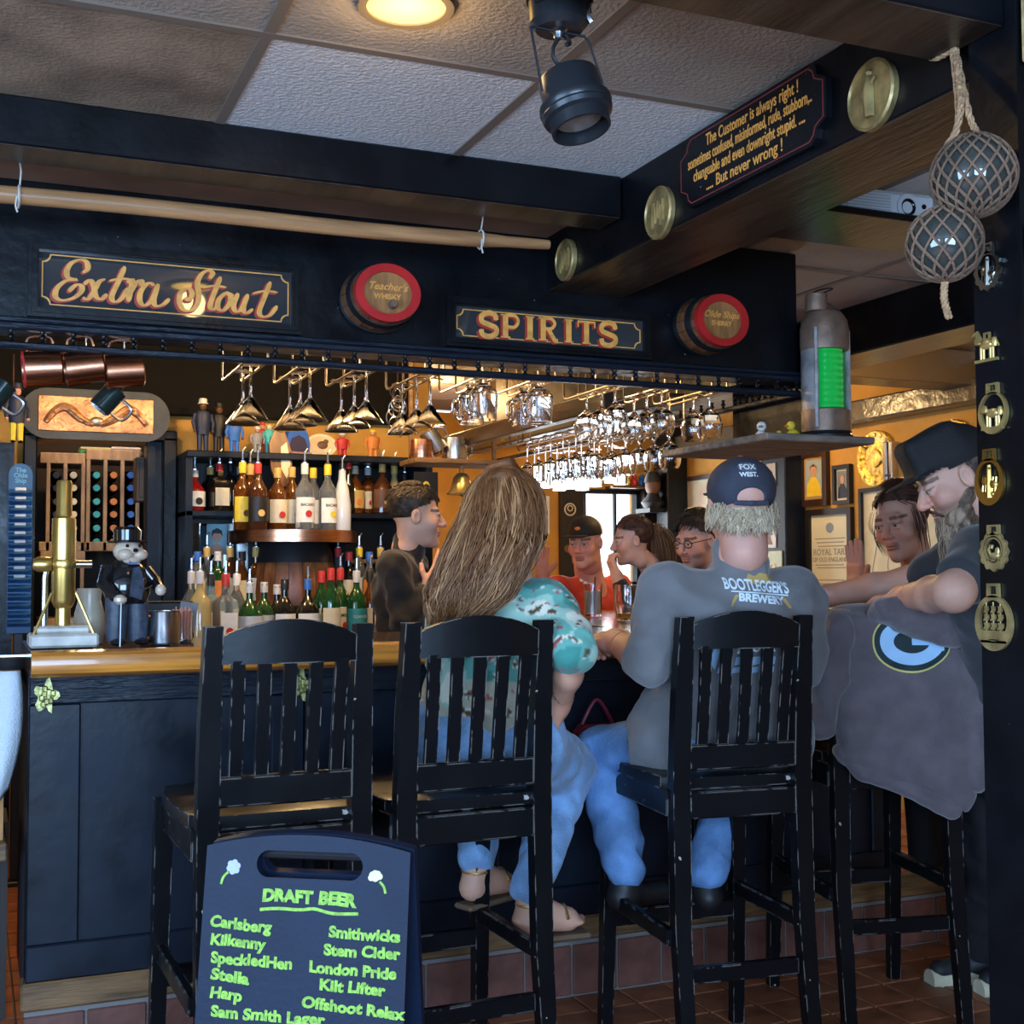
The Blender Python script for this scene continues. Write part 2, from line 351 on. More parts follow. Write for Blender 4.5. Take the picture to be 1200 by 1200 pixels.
# ================================================================== the bar
BX0, BX1 = .14, 2.95; BYF, BYB = 3.30, 3.98; BT = 1.065; FY = 3.42
bar = thing('bar_counter', 'long black panelled bar with rounded varnished orange wood edge', 'bar', (0, 0, 0))
MB().box(BX0, BX1, BYF + .05, BYB, 1.0, BT - .004).box(2.08, BX1 - .05, BYB, 6.4, 1.0, BT - .004).build('counter_top', BARTOP, bar)
prof = [(0, -.066), (.03, -.066), (.05, -.055), (.056, -.035), (.05, -.012), (.03, 0), (0, 0)]
tr = MB(); pp = [(BYF + .056 - a, b) for a, b in prof]
tr.add([(x, y, BT + z) for x in (BX0, BX1) for y, z in pp], [tuple(range(7)), tuple(range(13, 6, -1))] + [(i, i + 7, (i + 1) % 7 + 7, (i + 1) % 7) for i in range(7)])
tr.build('edge_moulding', BARWOOD, bar)
tr = MB(); pp = [(BX1 - .056 + a, b) for a, b in prof]
tr.add([(x, y, BT + z) for y in (BYF + .01, 6.4) for x, z in pp], [tuple(range(7)), tuple(range(13, 6, -1))] + [(i, i + 7, (i + 1) % 7 + 7, (i + 1) % 7) for i in range(7)])
tr.build('edge_moulding', BARWOOD, bar)
MB().box(BX0, BX1 - .12, FY + .025, FY + .06, .16, 1.0).box(BX1 - .18, BX1 - .12, FY + .02, 6.4, 0.0, 1.0).box(BX0, BX0 + .03, FY + .02, BYB, 0.16, 1.0).build('carcass', BLACKP, bar)
MB().box(BX0, BX1 - .1, FY - .012, FY + .03, .925, .998, b=.004).build('hewn_rail', BLACKROUGH, bar)
MB().box(BX0, BX1 - .1, FY - .004, FY + .03, .235, .325, b=.004).build('bottom_rail', BLACKP, bar)
sx = [BX0, .80, 1.46, 2.12, BX1 - .1]
for i, x in enumerate(sx):
    wd = .125 if i in (0,) else .09
    x0 = x if i == 0 else x - wd / 2
    if i == 4: x0 = x - wd
    MB().box(x0, x0 + wd, FY - .002, FY + .03, .325, .925, b=.004).build('stile', BLACKP, bar)
for a, b in zip(sx[:-1], sx[1:]):
    MB().box(a + .05, b - .04, FY + .012, FY + .03, .32, .93).build('front_panel', BLACKP, bar)
MB().box(BX0 - .01, 3.1, FY - .01, FY + .06, .165, .235, b=.006).build('toe_strip', STRIPW, bar)
ptile = MB().box(-.0725, .0725, 0, .02, -.072, .072, b=.003).mesh('plinth_tile', BRICK)
for i in range(20): link('plinth_tile', ptile, bar, (BX0 + .07 + i * .152, FY, .078))
MB().box(BX0, 3.1, FY + .008, FY + .08, 0, .165).build('plinth_core', GROUT, bar)
# cast leaf ornaments on the hewn rail
def rosette(loc, label):
    m_ = MB(); poly = []
    for i in range(28):
        a = 2 * pi * i / 28; r = .030 + .010 * sin(a * 5 + 1) + .006 * random.uniform(-1, 1); poly.append((r * cos(a) * .8, r * sin(a) * 1.2))
    m_.prism(poly, -.012, 0)
    for i in range(9):
        a = i * 2.4; m_.ball((.014 * cos(a) * (.4 + .1 * i), -.012, .02 * sin(a) * (.4 + .1 * i)), (.008, .007, .010), 6)
    tag(m_.build('brass_ornament', mat('verdigris_brass', (.42, .40, .16), .45, .8, var=.4, vscale=60, bump=.4), None, 40, loc), label, 'ornament')
p = at(54, 816, Y=FY - .012); rosette(p, 'cast brass leaf ornament at the left corner of the bar front')
p = at(351, 803, Y=FY - .012); p.y -= .002; rosette(p, 'cast brass leaf ornament on the bar front behind the empty stool')
# lower service shelf beyond the left end of the bar, with a cloth hanging off it
sv = thing('service_shelf', 'worn grey-brown service counter beyond the left end of the bar', 'counter', (-.45, 3.55, 0))
MB().box(-.5, .575, 0, .6, .955, 1.0, b=.004).build('shelf_top', mat('worn_taupe_wood', (.22, .17, .15), .5, var=.3, vscale=12, stretch=(.5, 4, 4)), sv)
MB().box(-.5, .54, .10, .14, .55, .955).build('apron', mat('orange_pine', (.42, .19, .05), .5, var=.2), sv)
MB().box(-.5, .56, .35, .6, 0, .55).build('cupboard', mat('dark_cupboard', (.03, .02, .015), .6), sv)
MB().box(-.5, .55, .06, .3, .50, .55, b=.004).build('lower_shelf', STRIPW, sv)
cl = MB(); nx, nz = 14, 16; V = []; Fc = []
for j in range(nz + 1):
    for i in range(nx + 1):
        s, t = i / nx, j / nz
        wd = .16 - .06 * t; x = -.02 + wd * (s - .5) + .02 * sin(t * 3); y = 3.515 - .014 * sin(s * 9 + t * 2) - .012 * t; z = 1.006 - .36 * t * (1 - .18 * abs(s - .55) * 2)
        V.append((x + .06, y, z))
for j in range(nz):
    for i in range(nx): a = j * (nx + 1) + i; Fc.append((a, a + 1, a + nx + 2, a + nx + 1))
cl.add(V, Fc); o = cl.build('bar_towel', mat('white_terry', (.62, .68, .74), .9, bump=.4, bscale=200), None, 80)
sd = o.modifiers.new('thick', 'SOLIDIFY'); sd.thickness = .006
tag(o, 'white bar towel hanging from the counter at the far left', 'towel')

# ================================================================== canopy over the bar
SY = 3.50
can = thing('bar_canopy', 'black canopy board over the bar with a spindle gallery rail', 'canopy', (0, 0, 0))
MB().box(-1.6, 2.55, SY, SY + .09, 1.905, CZ - .004, b=.004).build('front_board', BLACK, can)
MB().box(2.46, 2.55, SY + .09, 6.4, 1.905, CZ - .004, b=.004).build('side_board', BLACK, can)
MB().box(2.05, 2.10, 3.95, 6.4, 1.83, 1.90, b=.004).build('inner_beam', BEAMUND, can)
MB().box(-1.6, 2.56, SY - .03, SY + .09, 1.886, 1.906, b=.005).box(-1.6, 2.555, SY - .018, SY, 1.906, 1.922, b=.004).build('cornice_moulding', BLACKROUGH, can)
MB().box(-1.6, 2.56, SY - .022, SY + .006, 1.838, 1.856, b=.004).box(2.535, 2.56, SY, 6.4, 1.838, 1.856, b=.004).build('gallery_rail', BLACKROUGH, can)
spn = MB().lathe([(.004, 1.853), (.008, 1.858), (.004, 1.862), (.0085, 1.868), (.0085, 1.872), (.004, 1.878), (.007, 1.882), (.007, 1.887)], 8).mesh('spindle', BLACK)
x = -.60
while x < 2.56:
    link('spindle', spn, can, (x, SY - .008, 0)); x += .0765
for j in range(1, 20): link('spindle', spn, can, (2.548, SY + j * .0765, 0))
# ------------------------------------------------------------------ hanging pole
a = at(-60, 223, Y=3.22); b = at(643, 288, Y=3.22); pl = MB()
pts = []; rr = []
for i in range(25):
    t = i / 24; q = a.lerp(b, t); q.z += .004 * sin(t * 7); pts.append(q); rr.append(.0215 if t < .86 else .0215 - .006 * min(1, (t - .86) / .06))
rr[-1] = .0135; pl.tube(pts, rr, 16); tag(pl.build('hanging_pole', POLE), 'long honey-coloured wooden pole slung on strings under the ceiling', 'pole')
for px, py, lb in ((22, 215, 'white string loop on a hook at the left end of the pole'), (563, 268, 'white string loop on a hook near the right end of the pole')):
    q = at(px, py + 16, Y=3.22); tt = (q.x - a.x) / (b.x - a.x); c = a.lerp(b, max(0, min(1, tt)))
    t = thing('string_loop', lb, 'string', c)
    MB().tube([(0, .026 * cos(u) , .026 * sin(u)) for u in [k * 2 * pi / 14 for k in range(14)]], .003, 5, closed=True).tube([(.002, 0, .026), (.004, -.01, .06), (0, -.015, .085)], .002, 5).tube([(-.005, -.024, -.006), (-.008, -.028, -.03), (-.003, -.026, -.045)], .0025, 5).build('string', mat('white_string', (.62, .58, .52), .9), t)
    MB().tube([(0, -.015, .08), (.006, -.02, .1), (0, -.015, .115), (-.002, -.03, .13)], .002, 5).build('hook', BRASSD, t)
# ================================================================== fixtures, signs, ornaments
def on_plane(px, py, M):
    d = Vector(ray(px, py)); o = Vector(CC); n = Vector((M[0][1], M[1][1], M[2][1])); c = M.translation
    t = (c - o).dot(n) / d.dot(n); return M.inverted() @ (o + d * t)
def text_between(body, mt, parent, M, p0, p1, hpx, dy=-.0012, inv=None, name='lettering', **k):
    a = on_plane(*p0, M); b = on_plane(*p1, M); c = on_plane(p0[0], p0[1] - hpx, M)
    size = abs(c.z - a.z) / .70; me = text_mesh(body, size, None, **k)
    xs = [v.co.x for v in me.vertices]; w0 = max(xs) - min(xs); mid = (max(xs) + min(xs)) / 2; ln = sqrt((b.x - a.x) ** 2 + (b.z - a.z) ** 2)
    R = Matrix.Translation(((a.x + b.x) / 2, dy, (a.z + b.z) / 2)) @ rotm('Y', -atan2(b.z - a.z, b.x - a.x)) @ Matrix.Diagonal((ln / w0, 1, 1, 1)) @ Matrix.Translation((-mid, 0, 0))
    T = M @ R if inv is None else inv @ M @ R
    me.transform(T); me.materials.clear(); me.materials.append(mt); return link(name, me, parent)
def catmull(P, n=6):
    P = [Vector(p) for p in P]; Q = [P[0]] + P + [P[-1]]; out = []
    for i in range(1, len(Q) - 2):
        for j in range(n):
            t = j / n; a, b, c, d = Q[i - 1:i + 3]
            out.append(.5 * ((2 * b) + (c - a) * t + (2 * a - 5 * b + 4 * c - d) * t * t + (3 * b - a - 3 * c + d) * t ** 3))
    out.append(P[-1]); return out
def ribbon(mb, P2, wmax, wmin, y, pen=None, thick=.0008):
    """flat calligraphic stroke in local x,z ; pen = direction of the thin strokes"""
    n = len(P2); L = []; Rr = []
    for i, p in enumerate(P2):
        t = (P2[min(n - 1, i + 1)] - P2[max(0, i - 1)]); t = t.normalized() if t.length > 1e-9 else Vector((1, 0))
        w_ = wmax if pen is None else wmin + (wmax - wmin) * abs(t.x * sin(pen) - t.y * cos(pen)) ** 1.5
        e = min(1, min(i, n - 1 - i) / 3 + .45) if pen is not None else 1
        nn = Vector((-t.y, t.x)) * w_ * .5 * e; L.append(p + nn); Rr.append(p - nn)
    V = []; Fc = []
    for i in range(n): q = y - thick - i * 6e-6 - (len(mb.f) % 97) * 4e-6; V += [(L[i].x, q, L[i].y), (Rr[i].x, q, Rr[i].y), (L[i].x, q + .0003, L[i].y), (Rr[i].x, q + .0003, Rr[i].y)]
    for i in range(n - 1):
        a = 4 * i; b = a + 4; Fc += [(a, b, b + 1, a + 1), (a, a + 2, b + 2, b), (a + 1, b + 1, b + 3, a + 3), (a + 2, a + 3, b + 3, b + 2)]
    mb.add(V, Fc)
def notch(x0, x1, z0, z1, r):
    pts = []
    for cx, cz, a0 in ((x0, z0, 90), (x1, z0, 180), (x1, z1, 270), (x0, z1, 0)):
        for k in range(5):
            a = radians(a0 - k * 22.5); pts.append((cx + r * cos(a), cz + r * sin(a)))
    return pts
SIGNGLASS = mat('dark_sign_glass', (.035, .038, .042), .04, spec=.9, coat=1.)
def sign_frame(name, label, x0, x1, z0, z1):
    t = thing(name, label, 'sign', (x0, SY - .001, z0)); w_, h_ = x1 - x0, z1 - z0
    for k, (a, b, d) in enumerate(((0, .026, .022), (.010, .022, .030))):
        o_ = [(a, a), (w_ - a, a), (w_ - a, h_ - a), (a, h_ - a)]; i_ = [(b, b), (w_ - b, b), (w_ - b, h_ - b), (b, h_ - b)]
        MB().ring(o_, i_, -d, 0).build('frame' if k == 0 else 'frame_bead', BLACK, t)
    MB().box(.02, w_ - .02, -.008, 0, .02, h_ - .02).build('glass_panel', SIGNGLASS, t)
    g = .034; MB().ring(notch(g, w_ - g, g, h_ - g, .02), notch(g + .0032, w_ - g - .0032, g + .0032, h_ - g - .0032, .02), -.0092, -.008).build('gold_line', GOLD, t)
    return t
a = at(33, 283, Y=SY); b = at(351, 400, Y=SY)
es = sign_frame('painted_glass_sign', 'framed dark glass sign lettered Extra Stout in gold script', a.x, b.x, 1.925, 2.128)
ES = [  # centre lines of the painted script, read off the photograph
 [(322, 132), (342, 118), (338, 92), (312, 82), (278, 96), (260, 128), (268, 152), (300, 160), (258, 164), (224, 192), (216, 224), (240, 240), (284, 232), (316, 208), (318, 186), (298, 180), (268, 206)],
 [(328, 178), (352, 162), (366, 186), (374, 224), (396, 236), (418, 216)], [(412, 158), (388, 168), (362, 214), (342, 236), (322, 230)],
 [(488, 108), (462, 168), (436, 226), (450, 246), (476, 232), (500, 192)], [(426, 164), (474, 156), (512, 160)],
 [(496, 172), (516, 160), (510, 200), (500, 246)], [(508, 212), (532, 172), (552, 164), (552, 186)],
 [(604, 182), (578, 174), (550, 206), (546, 244), (566, 260), (594, 236), (616, 182)], [(618, 176), (600, 238), (610, 262), (638, 256), (662, 234)],
 [(816, 156), (830, 136), (812, 124), (786, 140), (770, 176), (776, 216), (770, 254), (746, 280), (716, 276), (700, 246), (706, 210), (734, 194), (750, 214), (738, 240), (722, 230)],
 [(862, 148), (840, 202), (820, 260), (832, 276), (854, 260)], [(790, 192), (836, 184), (884, 190)],
 [(882, 210), (856, 236), (850, 268), (870, 280), (894, 256), (900, 226), (882, 210), (912, 222)],
 [(930, 212), (912, 260), (922, 284), (942, 274), (964, 224)], [(968, 216), (950, 270), (962, 290), (988, 274)],
 [(1056, 168), (1032, 230), (1012, 284), (1026, 304), (1056, 296), (1082, 262)], [(986, 214), (1036, 204), (1084, 210)]]
Mp = frameM((a.x, SY - .009, 1.925), (1, 0, 0), (0, 0, 1))
for nm, dx, dz, mt_, wx, yy in (('letter_shadow', -6, 5, REDP, 24, -.0002), ('gold_lettering', 0, 0, GOLD, 19, -.0020)):
    mb = MB()
    for st in ES:
        pts = []
        for cx, cy in st:
            q = on_plane((cx + dx) * .3, 280 + (cy + dz) * .3, Mp); pts.append(Vector((q.x, q.z)))
        ribbon(mb, catmull(pts, 6), 1.2 * wx * .3 / 445, wx * .3 / 445 * .42, yy - .008, pen=radians(8))
    mb.build(nm, mt_, es, 0)
a = at(521, 353, Y=SY); b = at(760, 420, Y=SY)
sp = sign_frame('painted_glass_sign', 'framed dark glass sign lettered SPIRITS in gold capitals', a.x, b.x, 1.925, 2.075)
W1 = b.x - a.x
SPI = {'S': [(([.86, .72], [.80, .92], [.5, 1.0], [.16, .86], [.16, .62], [.5, .50], [.84, .38], [.84, .14], [.5, 0], [.18, .08], [.12, .28]), .26), (([.86, .98], [.86, .70]), .07), (([.12, .02], [.12, .30]), .07)],
       'P': [(([.24, 0], [.24, 1]), .28), (([.24, .96], [.7, .96], [.88, .74], [.7, .48], [.24, .48]), .16), (([0, .03], [.48, .03]), .07), (([0, .97], [.4, .97]), .07)],
       'I': [(([.5, 0], [.5, 1]), .30), (([.2, .03], [.8, .03]), .07), (([.2, .97], [.8, .97]), .07)],
       'R': [(([.24, 0], [.24, 1]), .28), (([.24, .96], [.66, .96], [.84, .76], [.66, .54], [.24, .52]), .16), (([.5, .52], [.72, .2], [.86, .03], [1.0, .03]), .22), (([0, .03], [.48, .03]), .07), (([0, .97], [.4, .97]), .07)],
       'T': [(([.5, 0], [.5, 1]), .28), (([.04, .95], [.96, .95]), .10), (([.06, .98], [.06, .70]), .08), (([.94, .98], [.94, .70]), .08), (([.28, .03], [.72, .03]), .07)]}
adv = {'S': 1.0, 'P': 1.02, 'I': .74, 'R': 1.1, 'T': 1.08}
for nm, dx, dz, mt_, yy in (('letter_shadow', -.006, -.005, REDP, -.0082), ('gold_lettering', 0, 0, GOLD, -.0092)):
    mb = MB(); tot = sum(adv[c] for c in 'SPIRITS'); x = .105; wl = (W1 - .215) / tot; H_ = .072; z0 = .038
    for ch in 'SPIRITS':
        for pts, wd in SPI[ch]:
            pp = [Vector((x + dx + u * wl * .92 * (adv[ch] if ch == 'I' else 1), z0 + dz + v * H_)) for u, v in pts]
            ribbon(mb, catmull(pp, 6) if len(pp) > 2 else pp, wd * .062 * (1.15 if nm[0] == 'l' else 1), 0, yy)
        x += adv[ch] * wl
    mb.build(nm, mt_, sp, 0)
# ------------------------------------------------------------------ cask ends on the canopy
CASKW = mat('cask_oak', (.17, .065, .025), .35, var=.35, vscale=9, stretch=(4, 4, 1)); CASKH = mat('cask_head_oak', (.34, .15, .05), .4, var=.25, vscale=10, stretch=(5, 1, 1))
RIMR = mat('cask_rim_red', (.50, .02, .02), .35, var=.15)
def cask(px, py, label, l1, l2, spigot):
    c = at(px, py, Y=SY - .13); t = thing('cask_end', label, 'cask', (c.x, SY - .001, c.z)); Ry = rotm('X', radians(90))
    oval = Matrix.Diagonal((1.0, 1, .86, 1))
    def lat(prof, n=32): m_ = MB(); m_.lathe(prof, n, oval @ Ry); return m_
    for k in range(18):   # staves
        m_ = MB(); a0 = 2 * pi * k / 18; n = 4; V = []; Fc = []
        pr = [(.104, 0), (.110, .03), (.107, .07), (.096, .112)]
        for r, z in pr:
            for i in range(3): an = a0 + (i / 2) * (2 * pi / 18 - .02); V.append((r * cos(an), r * sin(an), z))
        for j in range(3):
            for i in range(2): q = j * 3 + i; Fc.append((q, q + 1, q + 4, q + 3))
        m_.add(V, Fc, 0, oval @ Ry); m_.build('stave', CASKW, t)
    lat([(.0, 0), (.102, 0), (.108, .03), (.105, .07), (.094, .112), (0, .112)]).build('cask_core', IRON, t)
    lat([(.107, .008), (.1105, .008), (.1125, .03), (.110, .03)]).build('hoop', IRON, t)
    lat([(.105, .075), (.109, .075), (.103, .098), (.099, .098)]).build('hoop', IRON, t)
    m_ = MB(); m_.ring(circ(.096, 36, 0, 0, .0826), circ(.072, 36, 0, 0, .060), -.132, -.110); m_.build('rim', RIMR, t)
    hd = MB(); hd.prism(circ(.074, 32, 0, 0, .062), -.122, -.110); hd.build('head', CASKH, t)
    lettering(l1, .030, GOLD, t, Matrix.Translation((0, -.1225, .018)), shear=.35, offset=.0004)
    lettering(l2, .021, GOLD, t, Matrix.Translation((0, -.1225, -.010)), offset=.0006)
    if spigot:
        MB().lathe([(0, 0), (.012, 0), (.012, .026), (.010, .030), (0, .030)], 12, Matrix.Translation((.012, -.12, -.033)) @ Ry).build('bung', mat('bung_wood', (.16, .10, .06), .6), t)
cask(455, 343, 'oval cask end with red rim lettered Whisky on the canopy', "Teacher's", 'WHISKY', True)
cask(847, 375, 'oval cask end with red rim lettered Sherry on the canopy', 'Olde Ships', 'SHERRY', False)
# ------------------------------------------------------------------ painted board and medallions on the sign beam (plane X = SBX0)
y1 = at(803, 225, X=SBX0).y; y0 = at(976, 135, X=SBX0).y; zc = (SBZ + CZ) / 2 + .004
bd = thing('painted_motto_board', 'black wooden board with red line and gold motto on the beam', 'sign', (SBX0 - .001, (y0 + y1) / 2, zc), (0, 0, radians(-90)))
hw, hh = (y1 - y0) / 2, .088
def ogee(hw, hh, e):
    half = [(hw - .05, hh), (hw - .035, hh - .012), (hw - .03, hh - .03), (hw - .012, hh - .04), (hw, hh - .045)]
    pts = half + [(x, -z) for x, z in half[::-1]]; pts = pts + [(-x, -z) for x, z in pts]
    return [(x * (1 - e / hw), z * (1 - e / hh)) for x, z in pts]
MB().prism(ogee(hw, hh, 0), -.016, 0).build('board', BLACK, bd)
MB().ring(ogee(hw, hh, .008), ogee(hw, hh, .011), -.0166, -.0155).build('red_line', mat('dull_red_line', (.20, .03, .03), .5), bd)
for i, (s, wd) in enumerate((("The Customer is always right !", .74), ("sometimes confused, misinformed, rude, stubborn,..", 1.0), ("changeable and even downright stupid. ....", .9), (".... But never wrong !", .62))):
    me = text_mesh(s, .040, None, extrude=.0004, offset=.0005); xs = [v.co.x for v in me.vertices]; k = wd * 2 * (hw - .045) / (max(xs) - min(xs))
    me.transform(Matrix.Translation(((.03, 0, 0, -.02)[i] * .6, -.0170, .054 - .036 * i)) @ Matrix.Diagonal((k, 1, 1, 1))); me.materials.clear(); me.materials.append(GOLD); link('lettering', me, bd)
for px, py, r, lb in ((1026, 112, .070, 'large brass medallion with a standing figure beside the motto board'), (776, 250, .068, 'brass medallion on the beam just before the motto board'), (666, 305, .062, 'smallest brass medallion at the far end of the beam')):
    c = at(px, py, X=SBX0); t = thing('medallion', lb, 'medallion', (SBX0 - .001, c.y, c.z), (0, 0, radians(-90))); Rx = rotm('X', radians(90))
    MB().lathe([(0, 0), (r, 0), (r, .012), (r * .93, .016), (r * .90, .011), (0, .011)], 36, Rx).build('disc', BRASSD, t)
    f = MB()
    if r > .069: f.tube([(0, -.013, -.045), (0, -.015, 0), (0, -.013, .035)], [.012, .014, .009], 8).ball((0, -.014, .043), .009, 8).tube([(-.006, -.016, .02), (-.02, -.016, 0)], .004, 5).tube([(.006, -.016, .02), (.02, -.016, .03)], .004, 5)
    else:
        for q in range(5): f.tube([(-.03 + .014 * q, -.012, -.035 + .01 * (q % 3)), (-.022 + .012 * q, -.013, .03 - .012 * (q % 2))], .0035, 5)
    f.build('relief', BRASSD, t)
# ------------------------------------------------------------------ horse brasses on the post (plane X = 1.60)
def brass(px, py, w_, h_, kind, label, mt_, plane=1.60):
    c = at(px, py, X=plane); t = thing('horse_brass', label, 'horse brass', (plane - .001, c.y, c.z), (0, 0, radians(-90)), 'horse brasses on the post')
    m_ = MB(); d = -.006; k = .8 * h_; r0 = w_ / 2; zc_ = -h_ * .1
    if kind != 'horse':
        n = 40; out = []; inn = []
        for i in range(n):
            a = 2 * pi * i / n; e = 1 + (.07 * cos(a * 12) if kind in ('swan', 'wreath') else 0) + (.10 * max(0, -sin(a)) if kind in ('rider',) else 0)
            out.append((r0 * cos(a) * e, zc_ + k / 2 * sin(a) * e)); g = {'lion': .80, 'swan': .72, 'wreath': .72, 'rider': .72, 'ship': .74}[kind]
            inn.append((r0 * g * cos(a), zc_ + .004 + k / 2 * g * sin(a)))
        m_.ring(out, inn, d, 0)
        if kind in ('swan',): m_.ring([(x * .9, zc_ + (z - zc_) * .9) for x, z in inn], [(x * .8, zc_ + (z - zc_) * .8) for x, z in inn], d, 0)
        zt = zc_ + k / 2; m_.ring([(-.014, zt - .004), (.014, zt - .004), (.013, zt + h_ * .17), (-.013, zt + h_ * .17)], [(-.009, zt + .002), (.009, zt + .002), (.008, zt + h_ * .13), (-.008, zt + h_ * .13)], d, 0)
    m_.build('loop_frame', mt_, t)
    f = MB(); s = k / .09 * (1.0 if kind == 'ship' else 1.22)
    T = Matrix.Translation((0, -.004, zc_)) @ Matrix.Diagonal((s, 1, s, 1))
    if kind == 'lion' or kind == 'horse':
        if kind == 'horse': T = Matrix.Translation((0, -.004, 0)) @ Matrix.Diagonal((h_ / .062, 1, h_ / .062, 1))
        f.ball((0, 0, 0), (.017, .005, .009), 10, 0, T).ball((-.02, 0, .008), (.008, .005, .008), 8, 0, T).ball((.017, 0, .002), (.006, .005, .010), 8, 0, T)
        for x in (-.013, -.007, .008, .014): f.tube([(x, 0, -.004), (x, 0, -.024)], .0026, 6, M=T)
        f.tube([(.02, 0, .006), (.027, 0, -.006)], .0022, 5, M=T)
        f.box(-.026, .024, -.003, .003, -.029, -.024, M=T)
        if kind == 'horse': f.tube([(-.012, 0, .006), (-.022, 0, .022), (-.03, 0, .018)], [.006, .005, .004], 6, M=T).ring([(-.006, .008), (.008, .008), (.008, .02), (-.006, .02)], [(-.003, .010), (.005, .010), (.005, .017), (-.003, .017)], -.002, .002, T)
    elif kind == 'swan':
        f.ball((.002, 0, -.008), (.014, .004, .007), 10, 0, T).tube([(-.008, 0, -.006), (-.013, 0, .004), (-.008, 0, .013), (-.002, 0, .012), (-.004, 0, .007)], .0026, 6, M=T).ball((.010, 0, 0), (.006, .004, .010), 8, 0, T).box(-.018, .018, -.002, .002, -.018, -.015, M=T)
    elif kind == 'ship':
        f.prism([(-.026, -.012), (.028, -.012), (.022, -.026), (-.020, -.026)], -.003, .002, T)
        for x in (-.015, 0, .015):
            f.tube([(x, 0, -.012), (x, 0, .034)], .0012, 5, M=T)
            for z, w__ in ((-.006, .0075), (.008, .0065), (.021, .0052)): f.prism([(x - w__ * .7, z - .004), (x + w__ * .5, z - .005), (x + w__ * 1.1, z), (x + w__ * .9, z + .006), (x - w__ * .4, z + .0065), (x - w__ * .1, z + .001)], -.004, .0, T)
        f.box(-.028, .028, -.002, .002, -.032, -.028, M=T)
    else:
        f.tube([(0, 0, -.028), (0, 0, .026)], [.007, .004], 6, M=T).ball((0, 0, .02), .005, 8, 0, T).ball((.006, 0, -.006), (.014, .004, .008), 8, 0, T).ball((-.010, 0, 0), (.007, .004, .009), 8, 0, T).ball((0, 0, -.022), (.015, .004, .006), 8, 0, T)
        for q in range(5): f.tube([(-.015 + .007 * q, 0, -.018), (-.012 + .007 * q, 0, .006)], .002, 5, M=T)
    f.build('figure', mt_, t)
SILV = mat('silvered_brass', (.55, .55, .48), .25, 1., var=.2)
brass(1160, 312, .060, .084, 'wreath', 'silvery openwork horse brass at the top of the post', SILV)
brass(1159, 404, .060, .064, 'horse', 'small standing horse brass on the post', BRASS)
brass(1166, 478, .066, .090, 'lion', 'oval horse brass with a walking lion on the post', BRASS)
brass(1162, 557, .066, .096, 'rider', 'oval horse brass with a rider and inscription scroll on the post', mat('yellow_brass', (.66, .44, .12), .3, 1., var=.2))
brass(1167, 641, .062, .080, 'swan', 'scalloped horse brass with a swan on the post', BRASSD)
brass(1167, 722, .084, .118, 'ship', 'large oval horse brass with a sailing ship low on the post', BRASSD)
for px, py, lb, sz in ((1199, 20, 'flat brass plaque at the top right edge of the post', (.05, .16)), (1204, 283, 'brass fitting at the right edge of the post', (.03, .06))):
    c = at(px, py, Y=1.575); t = thing('brass_plaque', lb, 'plaque', (c.x, 1.574, c.z)); MB().box(-.008, sz[0], -.006, 0, -sz[1] / 2, sz[1] / 2, b=.003).build('plate', BRASSD, t); MB().box(.004, sz[0] - .012, -.009, -.006, -sz[1] / 2 + .012, sz[1] / 2 - .012, b=.002).build('raised_field', BRASSD, t)

# ------------------------------------------------------------------ spotlight
DL = 2.15; c = at(655, 36, D=DL)
t = thing('spot_lamp', 'black adjustable spotlight hanging from the ceiling', 'spotlight', c)
LB = mat('charcoal_enamel', (.020, .022, .026), .30, .2, bump=.05)
hc = CZ - c.z - .004
MB().lathe([(0, 0), (.040, 0), (.050, .012), (.058, hc), (0, hc)], 28).build('canister', LB, t)
for k in range(6):
    MB().box(-.012, .012, -.0015, .0015, .02, .026, M=rotm('Z', k * pi / 3) @ Matrix.Translation((0, -.0535, .012 if k % 2 else .03))).build('vent_slot', IRON, t)
MB().tube([(.040 + .006 * cos(a * 2.2), -.030, .01 + a * .012) for a in range(9)], .006, 6).build('flex_conduit', STEEL, t)
MB().lathe([(0, -.014), (.009, -.014), (.010, -.004), (.016, 0), (0, 0)], 12).build('nut', STEEL, t)
hd = at(671, 112, D=DL) - c
MB().tube([(-.053, 0, -.001), (-.05, 0, -.001), (.048, 0, -.002), (.056, 0, -.008)], .0022, 6).tube([(-.053, 0, -.001), (hd.x - .062, hd.y, hd.z + .028), (hd.x - .057, hd.y, hd.z)], .0022, 6).tube([(.056, 0, -.008), (hd.x + .057, hd.y, hd.z + .032), (hd.x + .058, hd.y, hd.z + .01)], .0022, 6).build('yoke', IRON, t)
MB().tube(catmull([(0, 0, -.012), (-.012, 0, -.035), (-.006, 0, -.055), (hd.x + .002, hd.y + .01, hd.z + .04)], 5), .0035, 6).tube(catmull([(.012, 0, -.006), (.018, -.004, -.02), (.010, -.008, -.026)], 4), .004, 6).build('cable', IRON, t)
hm = Matrix.Translation(hd) @ rotm('Y', radians(-8)) @ rotm('X', radians(-14))
MB().lathe([(.0, .036), (.050, .036), (.053, .030), (.053, -.012), (.062, -.016), (.063, -.024), (.060, -.030), (.0615, -.034), (.059, -.042), (.052, -.046), (.051, -.066), (.046, -.066), (.046, -.030), (0, -.030)], 36, hm).build('lamp_head', LB, t)
MB().lathe([(0, -.034), (.044, -.036), (.046, -.040), (.040, -.046), (0, -.05)], 24, hm).build('lens', mat('dull_lens', (.25, .22, .18), .2, spec=.8), t)
MB().lathe([(0, 0), (.012, 0), (.013, .008), (0, .010)], 10, Matrix.Translation(hd) @ Matrix.Translation((.056, 0, .006)) @ rotm('Y', radians(90))).build('thumb_knob', IRON, t)

